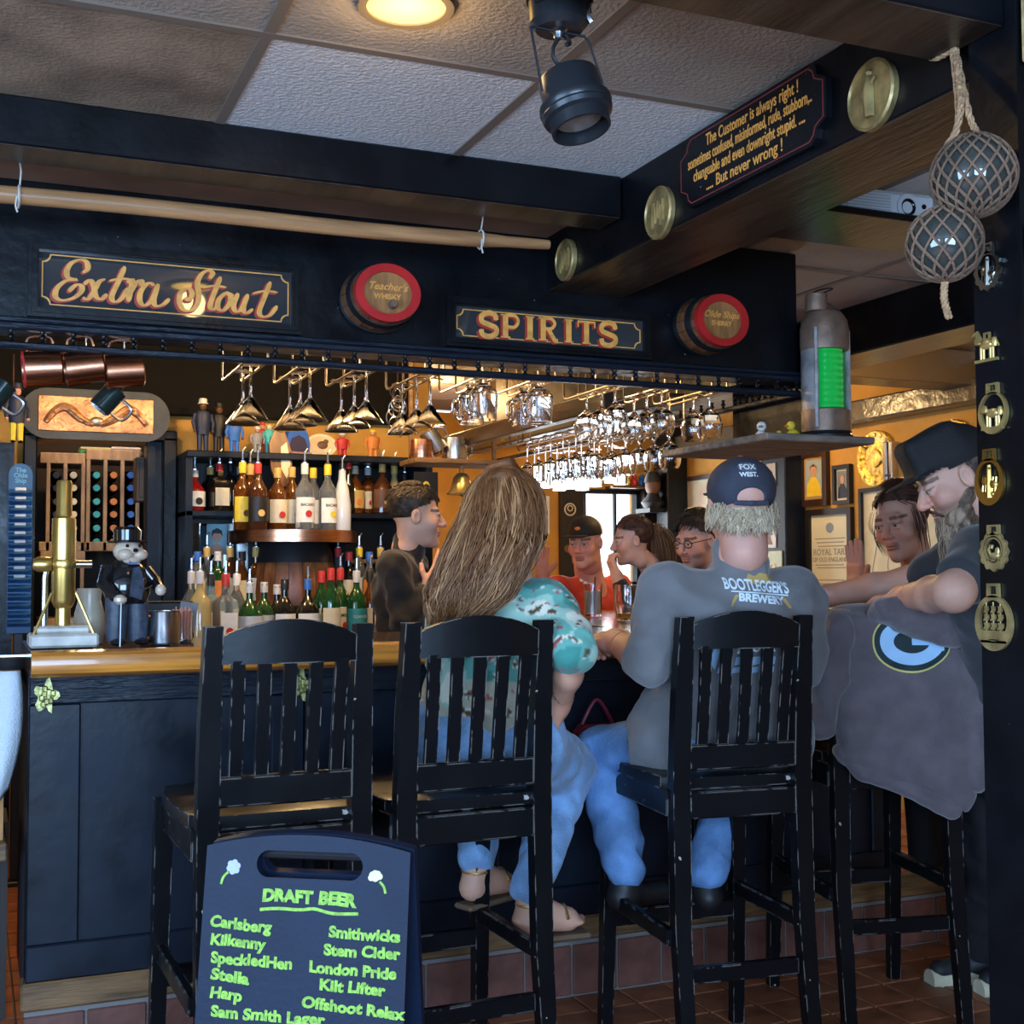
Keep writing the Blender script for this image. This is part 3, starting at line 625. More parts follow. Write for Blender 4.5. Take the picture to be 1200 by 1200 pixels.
# ------------------------------------------------------------------ netted glass floats
NET = mat('brown_net_twine', (.16, .095, .06), .9, var=.3, bump=.5, bscale=200); ROPE = mat('manila_rope', (.46, .27, .14), .85, var=.25, vscale=60, bump=.8, bscale=160)
FLG = mat('smoky_float_glass', (.035, .04, .036), .05, spec=.8, coat=.6)
def rope(mb, pts, r):
    P_ = catmull(pts, 10)
    for s in range(3):
        q = []
        for i, p in enumerate(P_):
            tn = (P_[min(i + 1, len(P_) - 1)] - P_[max(0, i - 1)]).normalized(); u = tn.orthogonal().normalized(); v = tn.cross(u); a = i * 1.0 + s * 2.094
            q.append(p + u * cos(a) * r * .55 + v * sin(a) * r * .55)
        mb.tube(q, r * .62, 6)
XFL = 1.525
def net(mb, r, n, turns=.55):
    for sg in (1, -1):
        for k in range(n):
            pts = []
            for i in range(25):
                b = -pi / 2 + .08 + (pi - .16) * i / 24; a = 2 * pi * k / n + sg * turns * pi * (i / 24 - .5) * 1.3; rr = r * 1.02 + .0015
                pts.append((rr * cos(b) * cos(a), rr * cos(b) * sin(a), rr * sin(b)))
            mb.tube(pts, .0026, 5)
c1 = at(1141, 206, X=XFL); c2 = at(1107, 286, X=XFL - .03); pg = at(1126, 58, X=1.60)
t = thing('net_float', 'two smoky glass floats in knotted brown net hung on rope by the post', 'float', c1)
for nm, c, r, n in (('glass_ball', c1, .066, 16), ('glass_ball', c2, .060, 12)):
    g = MB().ball(tuple(c - c1), r, 28).build(nm, FLG, t)
    nb = MB(); net(nb, r, n); nb.v = [tuple(Vector(q) + (c - c1)) for q in nb.v]; nb.build('net', NET, t)
rp = MB(); q = pg - c1
rope(rp, [(q.x - .012, q.y + .002, q.z), (-.012, .012, .12), (-.03, .02, .05)], .0055); rope(rp, [(q.x - .012, q.y, q.z), (-.01, -.004, .10), (-.005, -.02, .062)], .0055); rope(rp, [(q.x - .014, q.y + .006, q.z), (-.014, .018, .10), (-.03, .03, .055)], .005)
e = at(1076, 53, X=1.60) - c1; rope(rp, [(q.x - .01, q.y, q.z + .004), (q.x - .012, (q.y + e.y) / 2, q.z + .004), (e.x - .012, e.y, e.z)], .006); rp.ball((e.x - .012, e.y + .006, e.z + .002), (.012, .016, .013), 8)
rp.build('rope', ROPE, t); rp = MB(); d = c2 - c1; rope(rp, [(d.x, d.y, d.z - .058), (d.x, d.y + .004, d.z - .09), (d.x + .002, d.y - .004, d.z - .125)], .006)
rp.build('rope', ROPE, t)

# ------------------------------------------------------------------ projector
c = at(1047, 228, Y=2.72); t = thing('projector', 'white video projector on the ledge under the ceiling', 'projector', (c.x, 2.72, 2.206), (0, 0, radians(-4)))
PW = mat('projector_white', (.72, .76, .80), .4)
MB().box(-.16, .14, 0, .20, 0, .088, b=.012).build('body', PW, t)
MB().ring(circ(.036, 24), circ(.024, 24), -.006, .004, Matrix.Translation((.045, 0, .044))).build('lens_ring', PW, t)
MB().lathe([(0, 0), (.024, 0), (.024, .006), (.018, .004), (.012, -.004), (0, -.004)], 20, Matrix.Translation((.045, .002, .044)) @ rotm('X', radians(90))).build('lens', mat('lens_black', (.004, .004, .006), .08), t)
for k in range(9): MB().box(-.15, -.01, -.002, .003, .012 + k * .008, .016 + k * .008).build('vent_slat', mat('projector_grey', (.5, .54, .58), .5), t)
MB().lathe([(0, 0), (.007, 0), (.007, .003), (0, .003)], 12, Matrix.Translation((.098, 0, .05)) @ rotm('X', radians(90))).build('sensor', MATS['lens_black'], t)

# ------------------------------------------------------------------ ship's starboard lantern on the canopy corner
LC = at(968, 514, D=4.16); LZ = LC.z
t = thing('ship_lantern', 'grey metal ship lantern with ribbed green lens at the canopy corner', 'lantern', LC)
LM = mat('weathered_gunmetal', (.24, .15, .105), .45, .35, var=.3, vscale=14, bump=.2); LG = mat('painted_grey_metal', (.34, .32, .32), .45, .3, var=.3, vscale=20, bump=.2)
R_ = .078
MB().lathe([(0, .02), (R_ * 1.02, .02), (R_ * 1.02, .09), (R_ * .9, .096), (0, .096)], 28).build('base_drum', LM, t)
MB().lathe([(0, 0), (R_ * 1.10, 0), (R_ * 1.12, .008), (R_ * 1.04, .014), (R_ * 1.08, .02), (0, .02)], 28).build('base_ring', IRON, t)
lens = [(R_ * .72 + .0035 * (k % 2), .096 + k * .0105) for k in range(20)]
MB().lathe([(0, .096)] + lens + [(0, .297)], 28).build('green_lens', mat('green_fresnel_glass', (.01, .30, .05), .08, spec=.9, emit=(.0, .42, .06), estr=.35, coat=.5), t)
MB().lathe([(R_, .29), (R_ * 1.02, .30), (R_ * 1.02, .36), (R_ * .95, .39), (R_ * .72, .415), (R_ * .45, .425), (0, .425)], 28).build('hood', LM, t)
MB().lathe([(.036, .42), (.036, .475), (.028, .478), (0, .478)], 20, Matrix.Translation((-.03, 0, 0))).build('chimney', LM, t)
th0, th1 = radians(-18), radians(214); V = []; Fc = []
for j, z in enumerate((.09, .30)):
    for rr in (R_, R_ - .006):
        for i in range(15): a = th0 + (th1 - th0) * i / 14; V.append((rr * cos(a), rr * sin(a), z))
for i in range(14): Fc += [(i, i + 1, 31 + i, 30 + i), (15 + i, 45 + i, 46 + i, 16 + i)]
Fc += [(0, 30, 45, 15), (14, 29, 59, 44)]
MB().add(V, Fc).build('back_shell', LG, t)
for a in (th0, th1, radians(95)): MB().box(-.006, .006, -.008, .004, .03, .36, M=Matrix.Translation((R_ * cos(a), R_ * sin(a), 0)) @ rotm('Z', a + pi / 2), b=.002).build('upright', LG, t)
MB().tube(catmull([(-.05, 0, .475), (-.01, .02, .495), (.03, .01, .505), (.035, 0, .50), (-.02, -.02, .478)], 6), .0028, 6).tube(catmull([(.0, .03, .47), (.05, .03, .455), (.085, .01, .42), (.09, 0, .385)], 6), .002, 6).build('wire', IRON, t)
sh = MB().box(-.30, .12, -.10, .55, -.024, -.001, b=.004).build('corner_shelf', mat('grey_driftwood', (.20, .16, .13), .6, var=.35, vscale=9, stretch=(1, 4, 4), bump=.2), None, 35, (LC.x, LC.y, LZ)); tag(sh, 'grey wooden corner shelf carrying the ship lantern', 'shelf')
MB().tube([(.10, -.05, -.024), (.115, -.06, -.035), (.125, -.055, -.03), (.125, -.055, -.018)], .002, 5).build('hook', WIRE, sh)
MB().box(-.02, .0, .05, .52, -.001, .40).build('hanger', BLACK, sh)
# ================================================================== bar stools with backs
def bar4(pts, wx, wy):
    m_ = MB(); V = []; n = len(pts)
    for i, p in enumerate(pts):
        a = (wx[i] if hasattr(wx, '__len__') else wx) / 2; b = (wy[i] if hasattr(wy, '__len__') else wy) / 2
        V += [(p[0] - a, p[1] - b, p[2]), (p[0] + a, p[1] - b, p[2]), (p[0] + a, p[1] + b, p[2]), (p[0] - a, p[1] + b, p[2])]
    Fc = [(3, 2, 1, 0), tuple(4 * (n - 1) + k for k in range(4))]
    for i in range(n - 1):
        for k in range(4): a = 4 * i + k; b = 4 * i + (k + 1) % 4; Fc.append((a, b, b + 4, a + 4))
    return m_.add(V, Fc)
def make_stool(label):
    t = thing('bar_stool', label, 'bar stool', (0, 0, 0), group='black slatted bar stools')
    for s in (-1, 1):
        bar4([(s * .166, -.05, 0), (s * .164, -.005, .40), (s * .162, 0, .75), (s * .160, -.012, .95), (s * .158, -.034, 1.146)], [.032, .042, .046, .044, .036], .036).build('back_post', CHAIRB, t, 20)
        bar4([(s * .195, .44, 0), (s * .185, .40, .735)], [.032, .042], [.034, .044]).build('leg', CHAIRB, t, 20)
        MB().box(s * .186 - .011, s * .186 + .011, .0, .41, .36, .40, b=.003).build('side_stretcher', CHAIRB, t)
        MB().box(s * .18 - .011, s * .18 + .011, .01, .40, .665, .73, b=.003).build('side_apron', CHAIRB, t)
    # crest rail, arched on top and bowed backwards
    V = []; n = 16
    for i in range(n + 1):
        u = i / n * 2 - 1; x = u * .142; yb = -.034 - .016 * (1 - u * u); zt = 1.125 + .034 * (1 - u * u)
        V += [(x, yb - .010, 1.068), (x, yb + .010, 1.068), (x, yb + .008, zt), (x, yb - .012, zt)]
    Fc = [(0, 1, 2, 3), tuple(4 * n + k for k in (3, 2, 1, 0))]
    for i in range(n):
        for k in range(4): a = 4 * i + k; b = 4 * i + (k + 1) % 4; Fc.append((a, b, b + 4, a + 4))
    MB().add(V, Fc).build('crest_rail', CHAIRB, t, 20)
    MB().box(-.142, .142, -.020, .002, .775, .838, b=.004).build('lower_back_rail', CHAIRB, t)
    for i in range(5):
        x = (i - 2) * .0535
        bar4([(x, -.009, .83), (x, -.028, .95), (x * 1.02, -.046, 1.075)], .028, .012).build('slat', CHAIRB, t, 20)
    # seat with rounded front corners, scooped
    pts = [(-.145, .005), (.145, .005), (.19, .05), (.203, .20), (.196, .36), (.18, .44), (.08, .465), (-.08, .465), (-.18, .44), (-.196, .36), (-.203, .20), (-.19, .05)]
    bm = bmesh.new(); vs = [bm.verts.new((x, y, .728)) for x, y in pts]; f = bm.faces.new(vs); r = bmesh.ops.extrude_face_region(bm, geom=[f]); up = [g for g in r['geom'] if isinstance(g, bmesh.types.BMVert)]
    for v in up: v.co.z = .757
    bmesh.ops.bevel(bm, geom=[e for e in bm.edges if all(abs(v.co.z - .757) < 1e-4 for v in e.verts)], offset=.008, segments=2, affect='EDGES', profile=.6)
    bmesh.ops.recalc_face_normals(bm, faces=bm.faces); me = bpy.data.meshes.new('seat'); bm.to_mesh(me); bm.free(); me.materials.append(CHAIRB); me.polygons.foreach_set('use_smooth', [True] * len(me.polygons)); me.set_sharp_from_angle(angle=radians(30)); link('seat', me, t)
    MB().box(-.142, .142, -.018, .004, .66, .725, b=.003).build('back_apron', CHAIRB, t)
    MB().box(-.175, .175, .39, .41, .665, .73, b=.003).build('front_apron', CHAIRB, t)
    MB().box(-.145, .145, -.016, .006, .27, .31, b=.003).build('back_stretcher', CHAIRB, t)
    MB().box(-.185, .185, .405, .43, .30, .345, b=.003).build('foot_rest', CHAIRB, t)
    return t
st = make_stool('empty black slatted bar stool behind the chalkboard')
st.location = (.612, 2.64, 0); st.rotation_euler = (0, 0, radians(1))
def stool(x, y, rz, label):
    c = copy_tree(st); c.location = (x, y, 0); c.rotation_euler = (0, 0, radians(rz)); c['label'] = label; return c
stool(1.035, 2.64, 1, 'black slatted bar stool under the long-haired woman in the turquoise shirt')
stool(1.735, 2.64, -7, 'worn black slatted bar stool under the man in the grey shirt')
stool(2.34, 2.80, -14, 'black bar stool with the grey sweatshirt draped over its back')
stool(3.40, 6.20, 90, 'black bar stool under the man in the red shirt')
stool(3.53, 5.60, 90, 'black bar stool under the woman with the ponytail')
stool(3.50, 5.07, 90, 'black bar stool under the man with glasses')

# ================================================================== chalkboard
A = at(243, 990, D=2.094); B = at(481, 1000, D=2.03); A.z = B.z = (A.z + B.z) / 2
ux = (B - A).normalized(); W_ = (B - A).length; lean = radians(9)
nb = Vector((-ux.y, ux.x, 0)); zz = (Vector((0, 0, 1)) * cos(lean) + nb * sin(lean)).normalized()
hgt = A.z / cos(lean)
MB_ = frameM(A - zz * hgt, ux, zz)
cb = thing('chalkboard', 'dark blue A-frame chalkboard listing draft beers in green', 'chalkboard', MB_.translation)
Minv = Matrix.Translation(-MB_.translation); ML = Minv @ MB_
SLATE = mat('slate_blue_board', (.0065, .014, .036), .5, spec=.25, var=.15, vscale=5, bump=.08, bscale=120)
def arch(w_, h0, rise, n=20, e=0): return [(e, 0), (w_ - e, 0)] + [(w_ / 2 + (w_ / 2 - e) * cos(pi * i / n) if 0 else (w_ - e) - (w_ - 2 * e) * i / n, h0 - e + rise * (1 - (2 * i / n - 1) ** 2)) for i in range(n + 1)]
hx0 = on_plane(301, 1010, MB_); hx1 = on_plane(425, 1020, MB_); hc_ = ((hx0.x + hx1.x) / 2, on_plane(362, 1014, MB_).z); hl, hh_ = (hx1.x - hx0.x) / 2, .0215
def board(Mx, parts):
    # panel with a real hand hole: three slabs round a slot
    n = 16; out = []
    slot = [(hc_[0] + (hl - hh_) * (1 if cos(a) > 0 else -1) + hh_ * cos(a), hc_[1] + hh_ * sin(a)) for a in [2 * pi * (i + .5) / 32 for i in range(32)]]
    bm = bmesh.new(); ol = arch(W_, hgt, .022); vo = [bm.verts.new((x, 0, z)) for x, z in ol]; vi = [bm.verts.new((x, 0, z)) for x, z in slot]
    ed = [bm.edges.new((vo[i], vo[(i + 1) % len(vo)])) for i in range(len(vo))] + [bm.edges.new((vi[i], vi[(i + 1) % len(vi)])) for i in range(len(vi))]
    r = bmesh.ops.triangle_fill(bm, use_beauty=True, use_dissolve=False, edges=ed)
    fs = [g for g in r['geom'] if isinstance(g, bmesh.types.BMFace)]; ex = bmesh.ops.extrude_face_region(bm, geom=fs)
    for v in [g for g in ex['geom'] if isinstance(g, bmesh.types.BMVert)]: v.co.y += .018
    bmesh.ops.recalc_face_normals(bm, faces=bm.faces); me = bpy.data.meshes.new('panel'); bm.to_mesh(me); bm.free(); me.transform(Mx); me.materials.append(SLATE); return link('panel', me, parts)
board(ML, cb)
zz2 = (Vector((0, 0, 1)) * cos(lean) - nb * sin(lean)).normalized(); o2 = A + nb * .024 - zz2 * hgt
board(Minv @ frameM(o2, ux, zz2), cb)
MB().tube([ML @ Vector((.05, .021, hgt - .01)), ML @ Vector((W_ - .05, .021, hgt - .01))], .008, 8).build('hinge', IRON, cb)
# chalk marker writing
CHK = mat('lime_chalk_marker', (.25, .47, .06), .6, var=.25, vscale=120); CHP = mat('lilac_chalk_marker', (.42, .45, .85), .6); CHY = mat('pale_yellow_marker', (.72, .78, .42), .6)
def cw(s, x0, y0, x1, y1, h, off=.0011): text_between(s, CHK, cb, MB_, (230 + x0 / 4.615, 960 + y0 / 4.615), (230 + x1 / 4.615, 960 + y1 / 4.615), h / 4.615, inv=Minv, name='chalk_writing', offset=off, warp=.025, extrude=.0003)
cw('DRAFT', 360, 412, 635, 425, 62, .0016); cw('BEER', 665, 425, 872, 448, 66, .0016)
for s, x0, y0, x1, y1 in (('Carlsberg', 78, 552, 410, 590), ('Kilkenny', 80, 648, 380, 680), ('SpeckledHen', 80, 748, 520, 785), ('Stella', 80, 838, 290, 868), ('Harp', 78, 935, 250, 960), ('Sam Smith Lager', 80, 1040, 700, 1090), ('Smithwicks', 718, 612, 1106, 640), ('Stem Cider', 690, 708, 1106, 732), ('London Pride', 612, 800, 1084, 840), ('Kilt Lifter', 668, 895, 1026, 930), ('Offshoot Relax', 572, 990, 1132, 1060)):
    cw(s, x0, y0, x1, y1, 58)
def chalk_line(pts, wd, mt_, nm='chalk_drawing'):
    P2 = []
    for x, y in pts: q = on_plane(230 + x / 4.615, 960 + y / 4.615, MB_); P2.append(Vector((q.x, q.z)))
    mb = MB(); ribbon(mb, catmull(P2, 5), wd, wd, -.0004); mb.v = [tuple(ML @ Vector(v)) for v in mb.v]; mb.build(nm, mt_, cb, 0)
chalk_line([(345, 488), (440, 482), (560, 490), (640, 485), (740, 510), (878, 512)], .005, CHK)
chalk_line([(135, 350), (148, 312), (175, 285)], .004, CHK); chalk_line([(1024, 402), (1015, 365), (992, 338)], .004, CHK)
for cx, cy, mt_, n in ((203, 258, CHP, 6), (970, 318, CHY, 5)):
    q = on_plane(230 + cx / 4.615, 960 + cy / 4.615, MB_); mb = MB()
    for k in range(n):
        a = 2 * pi * k / n + .3 if n == 6 else pi * (.05 + .22 * k) + .2
        mb.prism(circ(.0052, 10, q.x + .0072 * cos(a), q.z + .0072 * sin(a)), -.0008 - .0001 * k, 0)
    mb.prism(circ(.006, 12, q.x, q.z), -.0016, 0); mb.v = [tuple(ML @ Vector(v)) for v in mb.v]; mb.build('chalk_flower', mt_, cb, 0)
# ================================================================== bottles
GL = {'clear': mat('clear_bottle_glass', (.93, .97, .97), .03, trans=.92, ior=1.4), 'green': mat('green_bottle_glass', (.012, .075, .022), .05, spec=.7, trans=.25, coat=.4),
      'amber': mat('amber_spirit_glass', (.16, .045, .008), .05, spec=.7, trans=.35, coat=.4), 'dark': mat('dark_bottle_glass', (.010, .009, .008), .05, spec=.7, coat=.4),
      'white': mat('opaque_white_bottle', (.72, .74, .76), .2, coat=.3), 'blue': mat('ice_blue_glass', (.50, .75, .85), .04, trans=.75, ior=1.4), 'pale': mat('pale_gold_spirit', (.60, .48, .22), .06, trans=.4, coat=.3),
      'brown': mat('brown_liqueur_glass', (.06, .02, .008), .05, spec=.7, coat=.4), 'red': mat('red_liqueur_glass', (.30, .012, .012), .06, spec=.7, trans=.2, coat=.3), 'teal': mat('teal_bottle_glass', (.02, .16, .14), .05, trans=.3, coat=.3)}
def flatm(n, c, r=.5): return mat('paint_' + n, c, r, var=.06, vscale=30)
PC = {n: flatm(n, c) for n, c in dict(white=(.74, .74, .70), cream=(.68, .60, .42), black=(.012, .012, .012), red=(.50, .03, .03), yellow=(.75, .55, .04), gold=(.60, .40, .12), silver=(.55, .56, .58), blue=(.03, .14, .50), green=(.03, .22, .06), teal=(.02, .20, .22), orange=(.65, .22, .04), navy=(.012, .02, .055), brown=(.12, .05, .02), skin=(.55, .30, .20), grey=(.25, .25, .26), pink=(.65, .30, .25), turq=(.05, .42, .42)).items()}
def shape(kind, h, r):
    nr = .0135
    return {'round': [(0, 0), (r * .92, 0), (r, .006), (r, h * .58), (r * .92, h * .64), (nr * 1.6, h * .74), (nr, h * .80), (nr, h * .97), (nr * 1.15, h * .975), (nr * 1.15, h), (0, h)],
            'squat': [(0, 0), (r * .92, 0), (r, .006), (r * 1.04, h * .40), (r * .95, h * .55), (nr * 1.8, h * .70), (nr, h * .76), (nr, h * .96), (nr * 1.2, h * .965), (nr * 1.2, h), (0, h)],
            'tall': [(0, 0), (r * .92, 0), (r, .006), (r, h * .50), (r * .85, h * .58), (nr * 1.2, h * .72), (nr, h * .78), (nr, h), (0, h)],
            'cone': [(0, 0), (r * .92, 0), (r, .006), (r * 1.0, h * .45), (r * .72, h * .72), (nr * 1.3, h * .88), (nr * 1.2, h), (0, h)],
            'square': [(0, 0), (r * .97, 0), (r, .004), (r, h * .62), (r * .92, h * .66), (nr * 1.4, h * .72), (nr, h * .76), (nr, h), (0, h)]}[kind]
_bcache = {}; _placed = []
def bottle(loc, kind, glass, h, r, lab, cap, pour, desc, text=None, emb=None, lz=(.12, .50), group='bottles behind the bar'):
    loc = Vector(loc); rr_ = r * (1.25 if kind == 'square' else 1.05); rd = Vector((loc.x, loc.y, 0)).normalized()
    for k in (0, .02, -.02, .04, -.04, .06, -.06, .08, -.08, .10, -.10, .12):      # keep clear of the neighbours already standing there
        q = loc + rd * k
        if all(abs(q.z - z) > .05 or (q.xy - Vector((x, y))).length > rr_ + r2 + .002 for x, y, z, r2 in _placed): loc = q; break
    _placed.append((loc.x, loc.y, loc.z, rr_))
    t = thing('spirit_bottle', desc, 'bottle', loc, (0, 0, radians(random.uniform(-6, 6) + 14)), group)
    n = 4 if kind == 'square' else 16; M0 = rotm('Z', radians(45)) @ Matrix.Diagonal((1.25, 1.25, 1, 1)) if kind == 'square' else None
    key = (kind, glass, round(h, 3), round(r, 4))
    if key not in _bcache: _bcache[key] = MB().lathe(shape(kind, h, r), n, M0).mesh('glass_body', GL[glass], 30)
    link('glass_body', _bcache[key], t)
    if lab:
        z0, z1 = h * lz[0], h * lz[1]
        if kind == 'square': MB().box(-r * .78, r * .78, -r * .885 - .0015, -r * .885, z0, z1).build('paper_label', PC[lab], t)
        else: MB().lathe([(r * 1.03 + .0008, z0), (r * 1.03 + .0008, z1)], 14, rotm('Z', radians(-90 - 75)), arc=radians(150), cap=False).build('paper_label', PC[lab], t)
        yy = -(r * .885 + .002) if kind == 'square' else -(r * 1.03 + .0016)
        if text:
            me = text_mesh(text, .016, None, offset=.0004, extrude=.0002); xs = [v.co.x for v in me.vertices]; k = min(1.2, 1.55 * r / (max(xs) - min(xs)))
            for v in me.vertices:
                x = v.co.x * k; zz_ = v.co.z * 1.1 + z0 + (z1 - z0) * .70
                if kind != 'square': a = x / (r * 1.03); R2 = r * 1.03 + .0014; v.co = (R2 * sin(a), -R2 * cos(a), zz_)
                else: v.co = (x, yy, zz_)
            me.materials.clear(); me.materials.append(PC['black' if lab != 'teal' else 'white']); link('label_print', me, t)
        if emb: MB().lathe([(0, 0), (r * .36, 0), (r * .36, .001), (0, .001)], 14, Matrix.Translation((0, yy - .0012, z0 + (z1 - z0) * .34)) @ rotm('X', radians(90)) ).build('emblem', PC[emb], t)
    if cap: MB().lathe([(.0165, h * .86), (.0165, h + .004), (.015, h + .007), (0, h + .007)], 12).build('cap', PC[cap], t)
    if pour: MB().lathe([(.013, h), (.014, h + .012), (.007, h + .018), (.0045, h + .05), (.0045, h + .062), (0, h + .062)], 8, Matrix.Translation((0, 0, 0))).tube([(0, 0, h + .045), (.004, 0, h + .062), (.012, 0, h + .074)], .0042, 6).build('pourer', STEEL, t)
    return t
BSY, CSY, LSY = 5.78, 5.52, 5.34      # back shelf, copper shelf and counter rows
SHZ, SH2, COZ, BCZ = 1.80, 1.535, 1.445, .945
def bx(px, Y): return at(px, 600, Y=Y).x
# --- copper shelf
for px, dy, kd, gl, h, r, lb, cp, po, ds, tx, em in (
    (284, 0, 'round', 'amber', .29, .040, 'yellow', 'yellow', 1, 'dark amber bottle with yellow label and yellow neck at the left of the copper shelf', None, 'brown'),
    (302, -.03, 'round', 'brown', .28, .042, 'black', 'red', 1, 'near-black bottle with picture label second on the copper shelf', None, 'gold'),
    (293, .09, 'tall', 'amber', .29, .036, 'white', 'gold', 1, 'amber bottle standing behind the black one on the copper shelf', None, None),
    (325, 0, 'round', 'amber', .27, .043, 'cream', 'gold', 0, 'spiced rum bottle with wide cream label and gold neck on the copper shelf', None, 'red'),
    (342, .06, 'round', 'amber', .28, .040, 'cream', 'gold', 0, 'half-hidden rum bottle with gold neck behind the cream-labelled one', None, 'red'),
    (357, -.03, 'round', 'clear', .29, .043, 'white', 'white', 1, 'clear white rum bottle with white cap on the copper shelf', 'BACARDI', 'red'),
    (367, .07, 'round', 'clear', .28, .038, 'white', 'yellow', 0, 'clear bottle with yellow cap behind the white rum', None, None),
    (384, -.01, 'round', 'clear', .29, .040, 'white', 'yellow', 1, 'clear lemon rum bottle with yellow cap on the copper shelf', 'BACARDI', 'yellow'),
    (401, .03, 'cone', 'white', .27, .040, None, 'silver', 1, 'opaque white bottle at the right end of the copper shelf', None, None)):
    bottle((bx(px, CSY + dy), CSY + dy, COZ), kd, gl, h, r, lb, cp, po, ds, tx, em, group='bottles on the copper shelf')
# --- upper black shelves
for px, kd, gl, h, r, lb, cp, po, ds, em in (
    (228, 'squat', 'red', .18, .046, 'white', 'white', 1, 'squat red liqueur bottle with white label on the upper left shelf', 'black'),
    (246, 'square', 'dark', .20, .030, None, 'gold', 1, 'slim dark bottle second on the upper left shelf', None),
    (257, 'square', 'dark', .21, .042, 'cream', 'red', 1, 'square dark bottle with large cream label on the upper left shelf', None),
    (270, 'round', 'dark', .22, .030, None, 'black', 1, 'plain black bottle on the upper left shelf', None),
    (281, 'square', 'clear', .21, .040, 'white', 'silver', 1, 'clear square bottle with white label at the end of the upper left shelf', None),
    (416, 'squat', 'amber', .22, .044, 'gold', 'cream', 0, 'round-shouldered orange liqueur bottle on the upper right shelf', 'orange'),
    (431, 'round', 'amber', .22, .038, 'cream', 'silver', 1, 'cognac bottle with red band on the upper right shelf', 'red'),
    (448, 'squat', 'brown', .23, .050, 'brown', 'gold', 1, 'broad dark liqueur bottle with gold seal on the upper right shelf', 'gold'),
    (462, 'tall', 'pale', .23, .030, 'cream', 'gold', 1, 'tall slim golden bottle on the upper right shelf', None),
    (474, 'tall', 'brown', .20, .032, 'orange', 'black', 1, 'brown bottle half hidden by the bartender on the upper right shelf', None),
    (408, 'tall', 'dark', .24, .030, None, 'red', 0, 'dark bottle with red capsule at the start of the upper right shelf', None)):
    bottle((bx(px, BSY), BSY, SH2 + .001), kd, gl, h, r, lb, cp, po, ds, None, em, group='bottles on the black wall shelves')
# --- back counter, front row
row = ((225, .05, 'round', 'clear', .27, .038, 'white', 'silver', 1, 'clear bottle with white label at the left of the back counter', None, None),
    (235, -.16, 'round', 'pale', .27, .044, None, 'silver', 1, 'pale yellow bottle nearest the straws on the back counter', None, None),
    (248, -.02, 'square', 'blue', .26, .040, 'white', 'black', 1, 'ice blue gin bottle with white oval label on the back counter', None, 'black'),
    (265, -.04, 'square', 'clear', .26, .042, 'white', 'red', 1, 'clear square gin bottle with red emblem on the back counter', None, 'red'),
    (278, .05, 'round', 'clear', .26, .036, None, 'white', 1, 'unlabelled clear bottle on the back counter', None, None),
    (293, 0, 'squat', 'green', .23, .050, 'silver', 'silver', 1, 'squat green gin bottle with silver label on the back counter', None, None),
    (310, .04, 'squat', 'green', .23, .042, 'silver', 'silver', 0, 'second green gin bottle with silver cap on the back counter', None, None),
    (325, .03, 'squat', 'dark', .22, .038, None, 'silver', 0, 'short dark bottle before the barrel', None, None),
    (334, 0, 'squat', 'dark', .24, .042, 'white', 'black', 0, 'dark bottle with white triangular label before the barrel', None, None),
    (361, -.02, 'squat', 'dark', .24, .050, 'white', 'blue', 1, 'dark apothecary bottle with round white and blue label', None, 'blue'),
    (377, .05, 'round', 'green', .27, .036, 'cream', 'red', 0, 'green whiskey bottle with red cap behind the round-labelled one', None, None),
    (388, .02, 'round', 'green', .28, .038, 'cream', 'red', 0, 'green whiskey bottle with red cap and cream neck label', None, None),
    (399, -.02, 'round', 'green', .28, .044, 'cream', 'red', 1, 'green whiskey bottle with large cream label lettered Jameson', 'JAMESON', 'red'),
    (418, 0, 'round', 'green', .27, .042, 'teal', 'silver', 1, 'green whiskey bottle with teal label on the back counter', 'TULLAMORE DEW', None),
    (434, .03, 'round', 'amber', .27, .038, 'cream', 'black', 1, 'amber whiskey bottle with cream label on the back counter', None, None),
    (447, -.06, 'tall', 'amber', .29, .036, 'white', 'blue', 1, 'tall amber bottle with long white label at the right of the back counter', None, 'black'),
    (457, .02, 'tall', 'red', .27, .030, 'red', 'red', 1, 'red bottle beside the bartender', None, None),
    (465, -.05, 'round', 'dark', .22, .036, 'cream', 'black', 0, 'dark bottle with cream side label beside the bartender', None, None))
for px, dy, kd, gl, h, r, lb, cp, po, ds, tx, em in row:
    bottle((bx(px, LSY + dy), LSY + dy, BCZ + .001), kd, gl, h * 1.16, r * 1.06, lb, cp, po, ds, tx, em, group='bottles on the back counter')
# --- back counter, rear rows
cols = (('clear', 'blue'), ('clear', 'red'), ('amber', 'black'), ('clear', 'gold'), ('dark', 'red'), ('amber', 'gold'), ('green', 'white'), ('clear', 'yellow'), ('amber', 'red'), ('brown', 'gold'))
for k, px in enumerate((232, 243, 256, 270, 284, 300, 382, 396, 409, 421, 433, 446, 459, 470)):
    gl, cp = cols[(k * 3) % 10]; z = BCZ + .16
    bottle((bx(px, 5.62), 5.62, z + .001), ('round', 'tall', 'squat')[k % 3], gl, .24 + .02 * (k % 2), .034, ('cream', 'white', 'orange', 'cream')[k % 4], cp, k % 2, f'{gl} bottle, {["first", "second", "third", "fourth", "fifth", "sixth", "seventh", "eighth"][k if k < 6 else k - 6]} in the rear row ' + ('left of the barrel' if px < 330 else 'right of the barrel'), group='bottles on the raised rear row')
